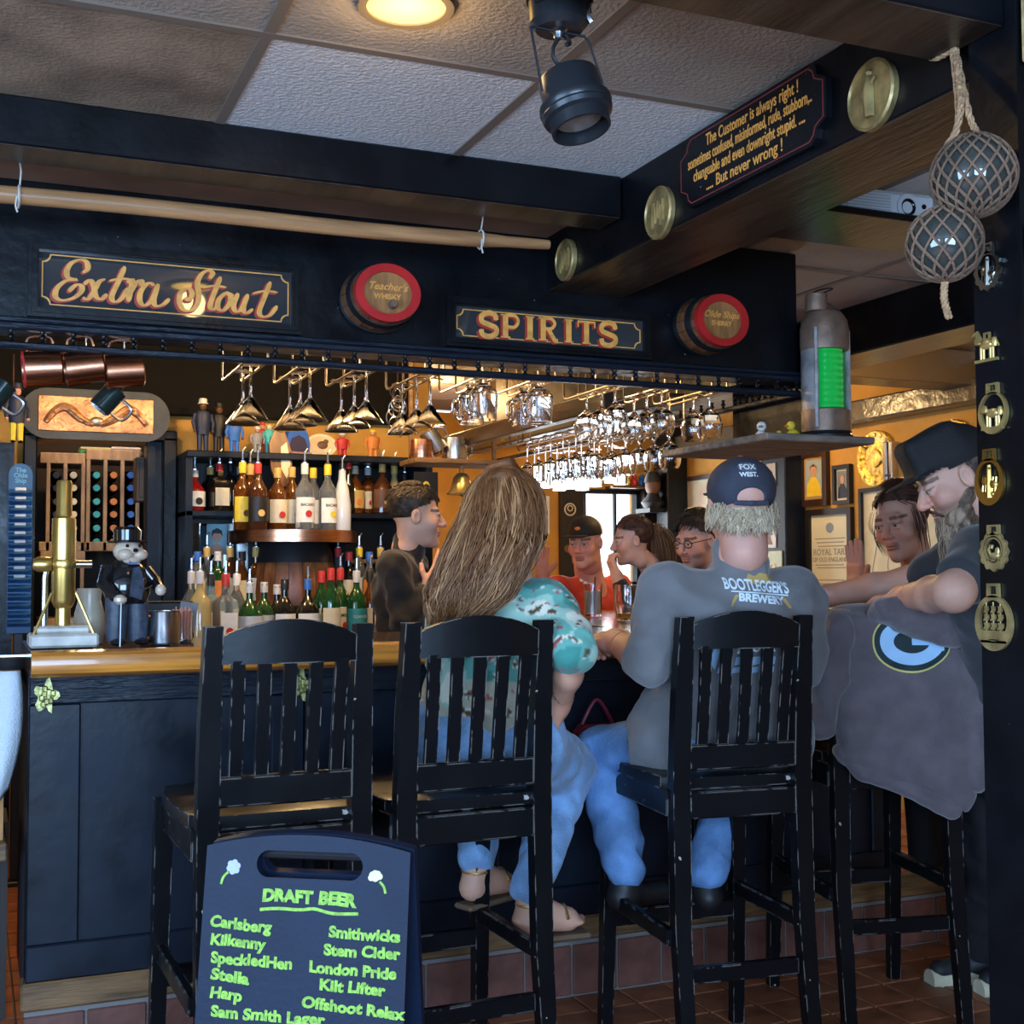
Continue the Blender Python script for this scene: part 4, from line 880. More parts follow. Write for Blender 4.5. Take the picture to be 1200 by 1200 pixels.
# ================================================================== back bar furniture
bk = thing('back_bar', 'black back bar counter with wall shelves and mirror', 'back bar', (0, 0, 0))
x0, x1 = .865, 2.02
MB().box(x0, x1, 5.10, 5.99, .86, BCZ, b=.004).build('counter', BARTOP, bk)
MB().box(x0 + .02, x1 - .02, 5.16, 5.99, 0, .86).build('cupboard', BLACKP, bk)
MB().box(x0, 1.13, 5.52, 5.99, BCZ, BCZ + .16, b=.004).box(1.58, x1, 5.52, 5.99, BCZ, BCZ + .16, b=.004).build('raised_step', BLACKP, bk)
MB().box(x0, 2.0, 5.64, 5.99, SHZ - .03, SHZ, b=.004).build('top_shelf', BLACKP, bk)
MB().box(x0, 1.16, 5.66, 5.99, SH2 - .025, SH2, b=.003).build('shelf', BLACKP, bk)
MB().box(1.56, 2.0, 5.66, 5.99, SH2 - .025, SH2, b=.003).build('shelf', BLACKP, bk)
MB().box(1.60, 2.0, 5.66, 5.99, 1.30, 1.32, b=.003).build('shelf', STRIPW, bk)
for x in (x0, 1.14, 1.56, 1.985): MB().box(x, x + .03, 5.66, 5.99, BCZ, SHZ - .03).build('upright', BLACKP, bk)
MB().box(x0, 2.0, 5.97, 5.99, 1.08, SHZ).build('back_panel', mat('dark_backboard', (.02, .018, .016), .4), bk)
MB().box(x0 + .06, 1.13, 5.955, 5.968, 1.10, 1.49).build('mirror', mat('mirror_silver', (.8, .82, .84), .03, 1.), bk)
q = at(254, 632, Y=5.86); fr = thing('portrait_card', 'small blue portrait card of a dark-haired man against the mirror', 'picture', (q.x, 5.86, q.z))
MB().box(-.045, .045, -.004, 0, -.07, .07).build('card', flatm('sky_card', (.25, .45, .52)), fr); MB().prism(circ(.021, 16, 0, .012, .027), -.005, -.004).prism([(-.035, -.066), (.035, -.066), (.022, -.03), (0, -.02), (-.022, -.03)], -.005, -.004).build('face', PC['skin'], fr); MB().prism([(-.026, .01), (-.022, .04), (0, .052), (.022, .04), (.026, .012), (.016, .026), (-.014, .028)], -.006, -.005).build('hair', PC['black'], fr)
# copper-edged round shelf on a barrel
cx = bx(344, 5.65); t = thing('barrel_shelf', 'round copper-edged shelf standing on an oak barrel', 'shelf', (cx, 5.66, BCZ))
H1 = COZ - BCZ
MB().lathe([(0, H1 - .045), (.285, H1 - .045), (.285, H1 - .002), (0, H1 - .002)], 40).build('shelf_disc', BARTOP, t)
MB().lathe([(.286, H1 - .052), (.289, H1 - .052), (.289, H1 + .001), (.286, H1 + .001)], 48, cap=False).build('copper_rim', COPPER, t)
def bprof(z): u = z / (H1 - .05) * 2 - 1; return .155 + .045 * (1 - u * u)
for k in range(20):
    V = []; Fc = []
    for j in range(7):
        z = (H1 - .05) * j / 6
        for i in range(3): a = 2 * pi * k / 20 + (i / 2) * (2 * pi / 20 - .012); V.append((bprof(z) * cos(a), bprof(z) * sin(a), z))
    for j in range(6):
        for i in range(2): q = j * 3 + i; Fc.append((q, q + 1, q + 4, q + 3))
    MB().add(V, Fc).build('stave', CASKW, t)
MB().lathe([(bprof(z) - .006, z) for z in [(H1 - .05) * j / 6 for j in range(7)]], 24).build('barrel_core', IRON, t)
for a, b in ((.12, .17), (.40, .45)): MB().lathe([(bprof(a * .9) + .002, a * .9), (bprof(a) + .005, a), (bprof(b) + .005, b), (bprof(b), b)], 32, cap=False).build('hoop', IRON, t)
tag(MB().box(-1.2, 2.0, 5.93, 5.998, 1.99, CZ - .004, b=.004).build('bulkhead', mat('matt_black_board', (.010, .009, .008), .85, spec=.1)), 'dark bulkhead board under the ceiling over the back bar', 'board')
# tall dark door case round the wine niche
dc = thing('wine_closet_frame', 'dark blue-black painted door case round the wine racks', 'door frame', (0, 0, 0))
MB().box(.205, .262, 5.90, 6.0, 0, 1.88, b=.006).build('jamb', BLACK, dc); MB().box(.80, .862, 5.90, 6.0, 0, 1.88, b=.006).build('jamb', BLACK, dc)
MB().box(.205, .862, 5.90, 6.0, 1.86, 1.91, b=.006).build('lintel', BLACK, dc); MB().box(.74, .80, 5.96, 6.1, 0, 1.86).build('door_edge', BLACKP, dc)
q = at(173, 560, Y=6.1); t = thing('fuse_box', 'dark brown box fixed inside the wine closet door', 'box', (q.x, 6.13, q.z)); MB().box(-.05, .04, 0, .10, -.11, .10, b=.004).build('case', mat('box_brown', (.06, .035, .02), .5), t); MB().box(-.035, .025, -.006, 0, -.09, .08, b=.002).build('cover', MATS['box_brown'], t)
t = thing('added_closet_bulb', 'added unseen warm bulb under the closet ceiling, brightening the wine racks', 'lamp', (.53, 6.24, 2.22)); MB().lathe([(0, 0), (.012, .002), (.03, .03), (.03, .045), (.014, .075), (0, .076)], 14).build('bulb', MATS['warm_bulb_glow'], t); MB().lathe([(.014, .07), (.014, .106), (0, .106)], 12).build('socket', IRON, t)
point('added_closet_fill', (.53, 6.20, 2.18), 6, (1., .8, .55), .03)  # bulb and light both added, hidden above the lintel, to brighten the racks
# wine racks and bottles
RK = mat('raw_pine_crate', (.40, .26, .15), .7, var=.2, vscale=12, stretch=(3, 1, 1)); WG = mat('wine_bottle_glass', (.008, .006, .006), .08, spec=.6)
YW = 6.42
wb = MB().lathe([(0, 0), (.010, 0), (.0145, .004), (.0145, .05), (.018, .09), (.029, .13), (.031, .16), (.031, .28), (0, .28)], 16, rotm('X', radians(-90))).mesh('bottle_body', WG)
def rack(pxl, pxr, yt, yb, label):
    a, b = at(pxl, yt, Y=YW - .02), at(pxr, yb, Y=YW - .02); t = thing('wine_rack', label, 'wine rack', (0, 0, 0))
    MB().box(a.x, b.x, YW - .02, YW + .30, a.z - .002, a.z + .05, b=.003).build('top_board', RK, t); MB().box(a.x, b.x, YW - .02, YW + .30, b.z, b.z + .045, b=.003).build('bottom_board', RK, t)
    return t, a, b
def slat(t, px, a, b): x = at(px, 600, Y=YW - .01).x; MB().box(x - .009, x + .009, YW - .02, YW, b.z, a.z, b=.002).build('slat', RK, t)
t, a, b = rack(47, 99, 542, 646, 'left pine wine rack with cream-capped bottles in the closet')
for p in (56, 76, 97): slat(t, p, a, b)
t, a, b = rack(101, 163, 538, 646, 'right pine wine rack with blue and orange capped bottles in the closet')
for p in (103, 123, 143, 161): slat(t, p, a, b)
t, a, b = rack(47, 99, 658, 735, 'lower pine wine rack behind the brass beer tower')
for p in (72, 97): slat(t, p, a, b)
ords = ['top', 'second', 'third', 'fourth', 'fifth', 'bottom']
for px, cap, lb in ((66, 'black', 'black'), (86, 'cream', 'cream'), (113, 'turq', 'light blue'), (133, 'orange', 'orange'), (153, 'blue', 'bright blue')):
    for k, py in enumerate((557, 572, 588, 603, 619, 635)):
        q = at(px, py, Y=YW); t = thing('wine_bottle', f'wine bottle lying in the rack, {ords[k]} of the {lb} capped column', 'wine bottle', (q.x, YW - .015, q.z), group='wine bottles in the closet racks')
        link('bottle_body', wb, t); MB().lathe([(.0165, 0), (.0165, .045), (.0155, .05), (.0155, -.003), (0, -.003)], 12, rotm('X', radians(-90))).build('foil_cap', PC[cap], t)
for k, (px, py) in enumerate(((82, 679), (82, 696))):
    q = at(px, py, Y=YW); t = thing('wine_bottle', ('upper' if k == 0 else 'lower') + ' wine bottle in the low rack behind the beer tower', 'wine bottle', (q.x, YW - .015, q.z), group='wine bottles in the closet racks')
    link('bottle_body', wb, t); MB().lathe([(.0165, 0), (.0165, .045), (.0155, .05), (.0155, -.003), (0, -.003)], 12, rotm('X', radians(-90))).build('foil_cap', PC['cream'], t)
for k, (px, cl, lb) in enumerate(((112, 'green', 'folded green cloth on top of the wine racks'), (148, 'grey', 'pale grey box on top of the wine racks'))):
    q = at(px, 528, Y=YW + .1); t = thing('folded_cloth' if k == 0 else 'carton', lb, 'cloth' if k == 0 else 'box', q); MB().box(-.08, .08, 0, .15, -.03, .0, b=.008).build('lower_fold', PC[cl], t); MB().box(-.075, .075, 0, .14, 0, .018, b=.008).build('upper_fold', flatm('pale_sage', (.40, .42, .25)) if k == 0 else PC['silver'], t)
# embossed copper plaque
q = at(113, 487, Y=5.88); t = thing('copper_plaque', 'round-ended slate plaque with embossed copper panel of dolphin fish', 'plaque', (q.x, 5.88, q.z))
st_ = []
for i in range(33):
    a = pi / 2 + pi * i / 32; st_.append((-.205 + .112 * cos(a), .112 * sin(a)))
for i in range(33):
    a = -pi / 2 + pi * i / 32; st_.append((.205 + .112 * cos(a), .112 * sin(a)))
MB().prism(st_, -.02, 0).build('backboard', mat('blue_slate_board', (.05, .062, .08), .55, var=.2, bump=.2), t)
MB().box(-.245, .245, -.026, -.02, -.078, .078, b=.003).build('copper_panel', COPPERD, t)
for s in (-1, 1):
    MB().tube(catmull([(s * .015, -.028, -.045), (s * .07, -.03, -.018), (s * .13, -.03, .028), (s * .175, -.028, .010), (s * .215, -.027, -.04)], 6), [.012 + .008 * sin(pi * i / 24) for i in range(25)], 8).build('relief_fish', COPPERD, t)
MB().ball((0, -.028, -.03), (.032, .012, .022), 14).build('relief_shell', mat('pewter_relief', (.4, .38, .34), .4, .8), t)
# blue card rack and lit cooler at the far left
q = at(23, 640, Y=5.55); t = thing('card_rack', 'tall blue pocket rack of cards with arched top reading The Olde Ship', 'card rack', (q.x, 5.55, 0)); CBL = mat('rack_blue', (.02, .085, .22), .4, var=.15)
za, zb = at(23, 545, Y=5.55).z, at(23, 742, Y=5.55).z
MB().prism([(-.046, zb), (.046, zb), (.046, za - .04)] + [(.046 * cos(radians(a)), za - .04 + .046 * sin(radians(a))) for a in range(0, 181, 20)] + [(-.046, za - .04)], -.012, 0).build('backboard', CBL, t)
MB().box(-.02, .02, 0, .04, .02, zb, b=.004).box(-.05, .05, -.03, .06, 0, .02, b=.004).build('stand', IRON, t)
for i, s in enumerate(('The', 'Olde', 'Ship')): lettering(s, .026, flatm('rack_letter_blue', (.12, .33, .55)), t, Matrix.Translation((0, -.0125, za - .022 - .022 * i)), offset=.0006)
n = 16; z = za - .10
for k in range(n):
    zz_ = za - .10 - (za - .10 - zb - .02) * k / n
    MB().add([(-.044, -.012, zz_), (.044, -.012, zz_), (.044, -.034, zz_ - .012), (.03, -.044, zz_ - .016), (-.03, -.044, zz_ - .016), (-.044, -.034, zz_ - .012), (-.044, -.012, zz_ - .030), (.044, -.012, zz_ - .030)], [(0, 1, 2, 3, 4, 5), (7, 6, 5, 4, 3, 2), (0, 5, 6), (1, 7, 2)]).build('pocket', CBL, t, 0)
    if k < 11: MB().box(-.022, .022, -.028, -.016, zz_ - .008, zz_ + .006, b=.003).build('card_stack', PC['silver'], t)
cl_ = thing('glass_cooler', 'glass-fronted drinks cooler at the far left edge', 'cooler', (-.2, 5.62, 0))
MB().box(-.36, .36, .02, .36, 0, 1.80).build('cabinet', BLACKP, cl_)
q0 = .24
MB().ring([(-.36, .1), (.36, .1), (.36, 1.80), (-.36, 1.80)], [(-.31, .15), (.305, .15), (.305, 1.74), (-.31, 1.74)], -.03, .0).build('door_frame', BLACK, cl_)
MB().box(-.31, .305, -.012, -.006, .15, 1.74).build('door_glass', GLASS, cl_)
for k in range(5): MB().box(-.31, .305, .0, .019, .36 + k * .27, .375 + k * .27).build('wire_shelf', STEEL, cl_)
for k in range(2): MB().box(-.30, .30, .012, .019, 1.30 + .2 * k, 1.31 + .2 * k).build('light_tube', mat('cooler_tube', (.8, .95, 1), .4, emit=(.55, .85, 1.), estr=2.5), cl_)
# ------------------------------------------------------------------ small figures
def figure(px, Y, z, h, label, coat, trousers, hat, face='skin', arms=True, fat=1., extra=None, dx=0):
    t = thing('figurine', label, 'figurine', (bx(px, Y) + dx, Y, z), (0, 0, radians(10)), 'figures on the top shelf'); s = h / .30; f = fat
    def sc(mb): mb.v = [(v[0] * s, v[1] * s, v[2] * s) for v in mb.v]; return mb
    sc(MB().lathe([(0, .10), (.036 * f, .10), (.040 * f, .15), (.046 * f, .20), (.036 * f, .225), (.014, .235), (0, .236)], 14, Matrix.Diagonal((1, .7, 1, 1)))).build('coat', PC[coat], t)
    for q in (-1, 1):
        sc(MB().tube([(q * .017 * f, 0, .11), (q * .018 * f, 0, .012)], [.017 * f, .013 * f], 8)).build('trouser_leg', PC[trousers], t)
        sc(MB().ball((q * .018 * f, -.008, .008), (.012 * f, .020, .008), 8)).build('shoe', PC['black'], t)
        if arms: sc(MB().tube([(q * .042 * f, 0, .212), (q * .056 * f, -.004, .165), (q * .050 * f, -.014, .125)], [.013, .011, .009], 8)).build('arm', PC[coat], t); sc(MB().ball((q * .050 * f, -.015, .118), .009, 8)).build('hand', PC[face], t)
    hd_ = sc(MB().ball((0, -.002, .256), (.020 * f, .021 * f, .025), 12)).build('head', PC[face], t); sc(MB().ball((0, -.024 * f, .254), (.004, .005, .005), 6)).build('nose', PC[face], hd_)
    if hat: sc(MB().lathe([(.028 * f, .268), (.028 * f, .272), (.022 * f, .275), (.023 * f, .292), (.018 * f, .298), (0, .30)], 14)).build('hat', PC[hat], t)
    return t
figure(18, 5.63, 1.802, .255, 'red-faced captain figurine in navy coat and yellow trousers on the cooler', 'navy', 'yellow', 'navy', 'pink')
figure(237, BSY, SHZ + .001, .25, 'tallest sailor figurine in navy uniform on the top shelf', 'navy', 'navy', 'white', 'brown')
figure(256, BSY + .04, SHZ + .001, .24, 'dark-clad figurine next to the sailor on the top shelf', 'black', 'black', 'black', 'brown')
figure(274, BSY, SHZ + .001, .18, 'blue-overalled figurine on the top shelf', 'blue', 'blue', None, 'brown', fat=1.2)
figure(301, BSY - .05, SHZ + .001, .125, 'small white-bearded gnome figurine on the top shelf', 'grey', 'grey', 'silver', 'skin', fat=1.4)
figure(307, BSY + .05, SHZ + .001, .16, 'red-coated figurine behind the gnome on the top shelf', 'red', 'red', 'red', 'skin')
figure(315, BSY - .02, SHZ + .001, .15, 'teal-skirted figurine on the top shelf', 'turq', 'turq', None, 'cream', fat=1.2)
figure(326, BSY + .04, SHZ + .001, .15, 'brown-coated figurine leaning beside the blue hat', 'brown', 'brown', None, 'skin')
figure(401, BSY, SHZ + .001, .12, 'stout red jester figurine near the right of the top shelf', 'red', 'red', 'white', 'skin', fat=1.7)
figure(437, BSY, SHZ + .001, .14, 'orange jester figurine with yellow hat on the top shelf', 'orange', 'orange', 'yellow', 'skin', fat=1.6)
q = bx(348, BSY - .08); t = thing('souvenir_hat', 'blue peaked hat standing upright on the top shelf', 'hat', (q, BSY - .08, SHZ + .001), (0, 0, radians(12)))
MB().prism([(-.056, 0), (.056, 0), (.060, .05), (.048, .10), (.025, .125), (-.025, .125), (-.048, .10), (-.060, .05)], -.012, .03).build('hat_crown', flatm('royal_blue', (.02, .10, .42)), t); MB().prism([(-.046, 0), (.046, 0), (.046, .03), (.03, .075), (0, .088), (-.03, .075), (-.046, .03)], -.017, -.010).build('hat_lining', flatm('dark_indigo', (.025, .02, .06)), t); MB().prism([(-.05, 0), (.05, 0), (.05, .008), (-.05, .008)], -.05, -.012).build('hat_peak', flatm('dusty_rose', (.30, .16, .16)), t)
q = bx(330, BSY - .1); t = thing('wooden_shield', 'brown wooden shield leaning on the top shelf', 'shield', (q, BSY - .11, SHZ - .05), (radians(-6), radians(-6), 0)); MB().prism([(-.05, .10), (-.02, .155), (.03, .14), (.05, .05), (.03, -.09), (-.03, -.11), (-.055, -.02)], -.01, .01).build('board', CASKW, t); MB().prism([(0, .08), (.03, .10), (.035, 0), (.01, -.07), (-.01, -.02)], -.014, -.01).build('painted_field', PC['cream'], t)
q = bx(376, BSY); t = thing('oval_tray', 'cream oval tray with brown animal picture on the top shelf', 'tray', (q, BSY, SHZ + .055), (radians(-8), 0, 0)); MB().prism(circ(.075, 28, 0, 0, .055), -.006, .004).build('tray_rim', PC['cream'], t); MB().prism(circ(.062, 28, 0, 0, .043), -.008, -.006).build('tray_field', flatm('pale_straw', (.66, .50, .30)), t); MB().ball((.005, -.009, .0), (.026, .003, .020), 10).ball((.022, -.009, .018), (.013, .003, .011), 8).build('painted_animal', PC['brown'], t)
# kettles and pots on the right of the shelf
for px, mt_, nm, lb, r, h in ((494, COPPER, 'copper_pot', 'squat copper pot on the shelf end above the bartender', .055, .085), (533, STEEL, 'steel_jug', 'hammered steel jug on the shelf end beside the copper pot', .055, .10), (515, mat('pewter', (.35, .34, .33), .35, .9), 'pewter_tankard', 'tilted pewter tankard leaning on the steel jug', .042, .10)):
    Yq = 5.30; zq = 1.76; qx = bx(px, Yq); t = thing(nm, lb, 'pot', (qx, Yq, zq + (0 if nm != 'pewter_tankard' else .045)), (0, radians(-35) if nm == 'pewter_tankard' else 0, 0))
    MB().lathe([(0, 0), (r, 0), (r * 1.04, .01), (r * .95, h), (r * .90, h), (r * .98, .012), (0, .012)], 20).build('vessel', mt_, t); MB().tube([(r * .95, 0, h * .85), (r + .03, 0, h * .7), (r + .03, 0, h * .35), (r, 0, h * .2)], .006, 6).build('handle', mt_, t)
tag(MB().box(bx(478, 5.3), bx(585, 5.3), 5.2, 5.42, 1.735, 1.759, b=.004).build('hanging_shelf', STRIPW), 'brown hanging shelf carrying pots above the bartender', 'shelf')
o = bpy.data.objects['hanging_shelf']
for px in (482, 580): MB().box(bx(px, 5.3) - .008, bx(px, 5.3) + .008, 5.30, 5.316, 1.759, CZ - .004).build('hanger', STRIPW, o)
# bell
q = at(541, 568, Y=5.3); t = thing('bar_bell', 'brass bar bell hanging by a cord over the bar well', 'bell', (q.x, 5.3, q.z))
MB().lathe([(.066, -.045), (.068, -.040), (.052, -.025), (.042, .01), (.036, .035), (.022, .05), (0, .055)], 24).build('bell_body', BRASS, t); MB().ring(circ(.012, 14, 0, .064), circ(.008, 14, 0, .064), -.003, .003).build('crown_loop', BRASS, t); MB().tube([(0, 0, .07), (.004, 0, .11), (0, 0, 1.734 - q.z)], .006, 6).build('cord', ROPE, t); MB().ball((0, 0, -.045), .010, 8).build('clapper', BRASSD, t)
q = at(500, 548, Y=5.9); t = thing('black_pennant', 'black hanging card with yellow lion crest behind the bartender', 'pennant', (1.96, 5.60, 1.70)); MB().box(-.06, .06, -.004, .0, -.17, .03, b=.001).build('card', PC['black'], t); MB().ball((0, -.005, -.04), (.02, .003, .026), 10).build('crest', PC['yellow'], t)
# ================================================================== things standing on the bar
q = at(66, 752, Y=3.52); t = thing('beer_tower', 'polished brass beer engine tower on a marble base at the bar end', 'beer tower', (.225, 3.52, BT)); SB = mat('polished_brass', (.70, .48, .14), .30, .9, var=.15, vscale=9)
MARB = mat('grey_marble', (.52, .48, .42), .3, var=.25, vscale=14)
MB().box(-.085, .085, -.07, .07, 0, .035, b=.006).build('marble_plinth', MARB, t); MB().box(-.07, .065, -.05, .05, .035, .055, b=.006).build('marble_step', MARB, t)
MB().lathe([(0, .05), (.019, .05), (.019, .10), (.024, .105), (.030, .12), (.031, .30), (.030, .335), (.022, .34), (.020, .345), (.020, .43), (.017, .436), (0, .437)], 24).build('column', SB, t)
MB().lathe([(.034, .205), (.036, .21), (.036, .222), (.034, .227)], 24, cap=False).build('collar', SB, t)
MB().lathe([(0, 0), (.017, 0), (.020, .01), (.020, .035), (.014, .045), (0, .047)], 16, Matrix.Translation((-.03, -.01, .215)) @ rotm('Y', radians(-90))).build('side_tap', SB, t)
MB().lathe([(0, 0), (.011, 0), (.012, .012), (0, .016)], 12, Matrix.Translation((0, -.034, .215)) @ rotm('X', radians(90))).build('front_stud', SB, t); MB().lathe([(0, 0), (.010, 0), (.010, .04), (0, .042)], 12, Matrix.Translation((.03, -.01, .215)) @ rotm('Y', radians(90))).build('rear_tap', STEEL, t)
MB().tube([(-.045, .01, .05), (-.045, .0, .18), (-.04, 0, .21)], .008, 8).build('pipe', STEEL, t)
for s in (-1, 1): MB().tube([(s * .075, -.05, .03), (s * .03, -.03, .14)], .004, 6).build('stay_rod', SB, t)
q = at(107, 730, Y=3.60); t = thing('cream_jug', 'beige ceramic jug with loop handle behind the bulldog figure', 'jug', (q.x, 3.66, BT), (0, 0, radians(160))); CJ = flatm('beige_glaze', (.50, .44, .34), .25)
MB().lathe([(0, 0), (.035, 0), (.042, .03), (.040, .08), (.030, .12), (.034, .15), (.029, .15), (.026, .12), (.034, .08), (.034, .02), (0, .014)], 20).build('vessel', CJ, t); MB().tube(catmull([(.032, 0, .14), (.066, 0, .12), (.070, 0, .08), (.04, 0, .05)], 6), .006, 8).build('handle', CJ, t)
# ceramic bulldog gentleman
q = at(148, 754, Y=3.50); t = thing('bulldog_figure', 'glossy ceramic bulldog gentleman in black coat and hat with a cane', 'figurine', (q.x, 3.50, BT), (0, 0, radians(18)))
CBK = mat('black_glaze', (.010, .010, .012), .12, coat=.6); CGR = mat('pinstripe_glaze', (.045, .058, .085), .45, var=.3, vscale=60); CSK = mat('cream_glaze', (.62, .48, .36), .25, coat=.3)
for s in (-1, 1):
    MB().tube([(s * .026, 0, .13), (s * .030, -.004, .07), (s * .031, 0, .012)], [.032, .029, .026], 12).build('trouser_leg', CGR, t); MB().ball((s * .033, -.018, .010), (.020, .034, .011), 10).build('shoe', CBK, t)
MB().lathe([(0, .11), (.052, .11), (.062, .14), (.060, .17), (.048, .205), (.030, .225), (0, .228)], 20, Matrix.Diagonal((1, .82, 1, 1))).build('coat_body', CBK, t)
MB().prism([(-.014, .13), (.016, .12), (.022, .17), (.010, .208), (-.006, .205)], -.058, -.048).build('waistcoat', CGR, t)
MB().prism([(-.012, .214), (.012, .214), (.016, .228), (0, .219), (-.016, .228)], -.046, -.036).build('bow_tie', mat('tie_blue', (.15, .19, .30), .3), t)
MB().tube([(-.052, 0, .205), (-.070, -.014, .165), (-.052, -.048, .128)], [.020, .019, .015], 10).build('sleeve', CBK, t); MB().tube([(.050, 0, .200), (.072, -.012, .168), (.070, -.044, .150)], [.018, .018, .014], 10).build('sleeve', CBK, t)
MB().ball((-.044, -.058, .122), (.018, .016, .014), 10).build('hand', CSK, t); MB().ball((.070, -.054, .146), (.015, .015, .016), 10).build('hand', CSK, t)
MB().tube([(-.045, -.066, .128), (-.048, -.068, .0)], .0035, 8).build('cane', CBK, t)
h_ = MB().ball((0, -.006, .250), (.040, .038, .032), 16).ball((.020, -.034, .240), (.022, .018, .016), 12).ball((-.020, -.034, .240), (.022, .018, .016), 12).ball((0, -.044, .250), (.010, .008, .008), 8).ball((0, -.030, .226), (.026, .020, .012), 12).build('head', CSK, t)
for s in (-1, 1): MB().ball((s * .017, -.038, .263), .005, 8).build('eye', CBK, h_)
MB().ball((0, -.052, .251), (.008, .004, .006), 8).build('nose', CBK, h_)
MB().lathe([(.052, .272), (.053, .276), (.036, .279), (.037, .306), (.030, .314), (0, .316)], 20).build('hat', CBK, t)
MB().tube(catmull([(0, -.056, .165), (.02, -.06, .150), (.045, -.056, .158)], 5), .0014, 5).build('watch_chain', mat('polished_steel_chain', (.6, .6, .55), .3, 1.), t)
# tankard, stirrers, dark caddy
q = at(195, 757, Y=3.46); t = thing('steel_tankard', 'brushed steel tankard with handle beside the bulldog figure', 'tankard', (q.x, 3.50, BT), (0, 0, radians(178)))
MB().lathe([(0, 0), (.040, 0), (.042, .006), (.037, .085), (.039, .09), (.036, .09), (.035, .012), (0, .010)], 28).build('cup', STEEL, t); MB().tube(catmull([(.037, 0, .075), (.060, 0, .072), (.062, 0, .03), (.040, 0, .015)], 6), .005, 8).build('handle', COPPER, t)
q = at(214, 757, Y=3.62); t = thing('stirrer_glass', 'glass packed with pink drink stirrers beside the tankard', 'glass', (q.x, 3.64, BT), group='glasses on the bar')
MB().lathe([(0, 0), (.030, 0), (.033, .085), (.031, .085), (.028, .005), (0, .005)], 20).build('tumbler', GLASS, t); m_ = MB()
for k in range(28): a = k * 2.4; r = .004 * sqrt(k); m_.tube([(r * cos(a), r * sin(a), .006), (r * cos(a) * 1.35, r * sin(a) * 1.35, .085 + .012 * random.random())], .0022, 4)
tag(m_.build('stirrers', mat('pink_plastic', (.75, .36, .24), .4), t), kind='stuff')
q = at(186, 720, Y=3.75); t = thing('napkin_caddy', 'black plastic caddy behind the tankard', 'caddy', (q.x + .02, 3.76, BT)); MB().box(-.075, .075, -.05, .05, 0, .11, b=.006).build('tray', PC['black'], t); MB().box(.02, .07, -.052, -.05, .03, .115, b=.001, M=rotm('Y', radians(8))).build('flap', PC['grey'], t)
q = at(12, 776, Y=3.7); t = thing('black_ashtray', 'black dish on the service counter at the far left', 'dish', (q.x, 3.7, 1.0)); MB().lathe([(0, 0), (.05, 0), (.058, .03), (.052, .03), (.045, .008), (0, .008)], 20).build('bowl', PC['black'], t); MB().box(-.03, .05, -.012, .012, .031, .036).build('bar_blade', STEEL, t)
# ================================================================== hanging glass racks and glasses
RZ = 1.868
MART = [(.036, 0), (.036, .0025), (.006, .006), (.0045, .012), (.0042, .085), (.006, .095), (.055, .165), (.0535, .165), (.005, .099), (0, .097)]
BALL = [(.034, 0), (.034, .0025), (.006, .006), (.0048, .012), (.0048, .055), (.012, .064), (.036, .085), (.046, .115), (.042, .145), (.034, .162), (.0325, .162), (.040, .145), (.044, .115), (.035, .087), (0, .068)]
WINE = [(.033, 0), (.033, .0025), (.005, .006), (.004, .012), (.004, .085), (.012, .095), (.033, .115), (.038, .14), (.034, .185), (.0325, .185), (.036, .14), (.031, .117), (0, .099)]
MUGP = [(.036, 0), (.036, .004), (.016, .008), (.014, .02), (.018, .026), (.040, .040), (.046, .055), (.042, .135), (.0395, .135), (.0405, .055), (0, .045)]
def hmesh(p, n=18): return MB().lathe([(r, -z) for r, z in p], n, cap=False).mesh('glass_body', GLASS, 40)
HM = {k: hmesh(v) for k, v in dict(martini=MART, balloon=BALL, wine=WINE, mug=MUGP).items()}
HH = MB().tube(catmull([(-.040, 0, -.058), (-.074, 0, -.062), (-.080, 0, -.095), (-.066, 0, -.120), (-.042, 0, -.116)], 5), .0075, 8).mesh('handle', GLASS)
HD = MB().lathe([(.004, -.005), (.006, -.006), (.006, .0)], 8).mesh('foot', GLASS)
CATN = dict(martini='martini glass', balloon='balloon glass', wine='wine glass', mug='glass mug')
def hang(kind, x, y, z, label, group):
    t = thing(kind + '_glass' if kind != 'mug' else 'glass_mug', label, CATN[kind], (x, y, z), (0, 0, radians(random.uniform(0, 40) if kind != 'mug' else 25)), group)
    link('glass_body', HM[kind], t)
    if kind == 'mug': link('handle', HH, t)
    return t
def rail(x, ya, yb, z, label, gap=.03, zt=None):
    t = thing('glass_rail', label, 'glass rack', (x, ya, z), group='wire glass rails'); L = yb - ya; zt = (zt or CZ - .004) - z
    for s in (-1, 1):
        MB().tube([(s * gap, 0, .10), (s * gap, 0, .006), (s * gap, .008, 0), (s * gap, L - .03, -.004), (s * gap, L - .01, .0), (s * gap, L, .012), (s * gap, L, .10)], .0038, 6).build('wire', WIRE, t)
    MB().box(-gap - .01, gap + .01, -.012, .004, .10, .115).build('front_bracket', WIRE, t); MB().box(-gap - .01, gap + .01, L - .01, L + .006, .10, .115).build('rear_bracket', WIRE, t)
    MB().tube([(0, 0, .11), (0, 0, zt)], .004, 6).build('hanger', WIRE, t); MB().tube([(0, L, .11), (0, L, zt)], .004, 6).build('hanger', WIRE, t)
    return t
nth = ['first', 'second', 'third', 'fourth', 'fifth', 'sixth', 'seventh', 'eighth', 'ninth', 'tenth']
rails = [(297, 'martini', (.10, .23)), (362, 'martini', (.07, .19, .31)), (427, 'martini', (.07, .19, .31)), (502, 'martini', (.07, .19, .31)), (568, 'mug', (.08, .20)), (632, 'mug', (.08, .20)), (722, 'balloon', (.08, .18, .28)), (778, 'balloon', (.08, .18, .28)), (832, 'balloon', (.08, .18))]
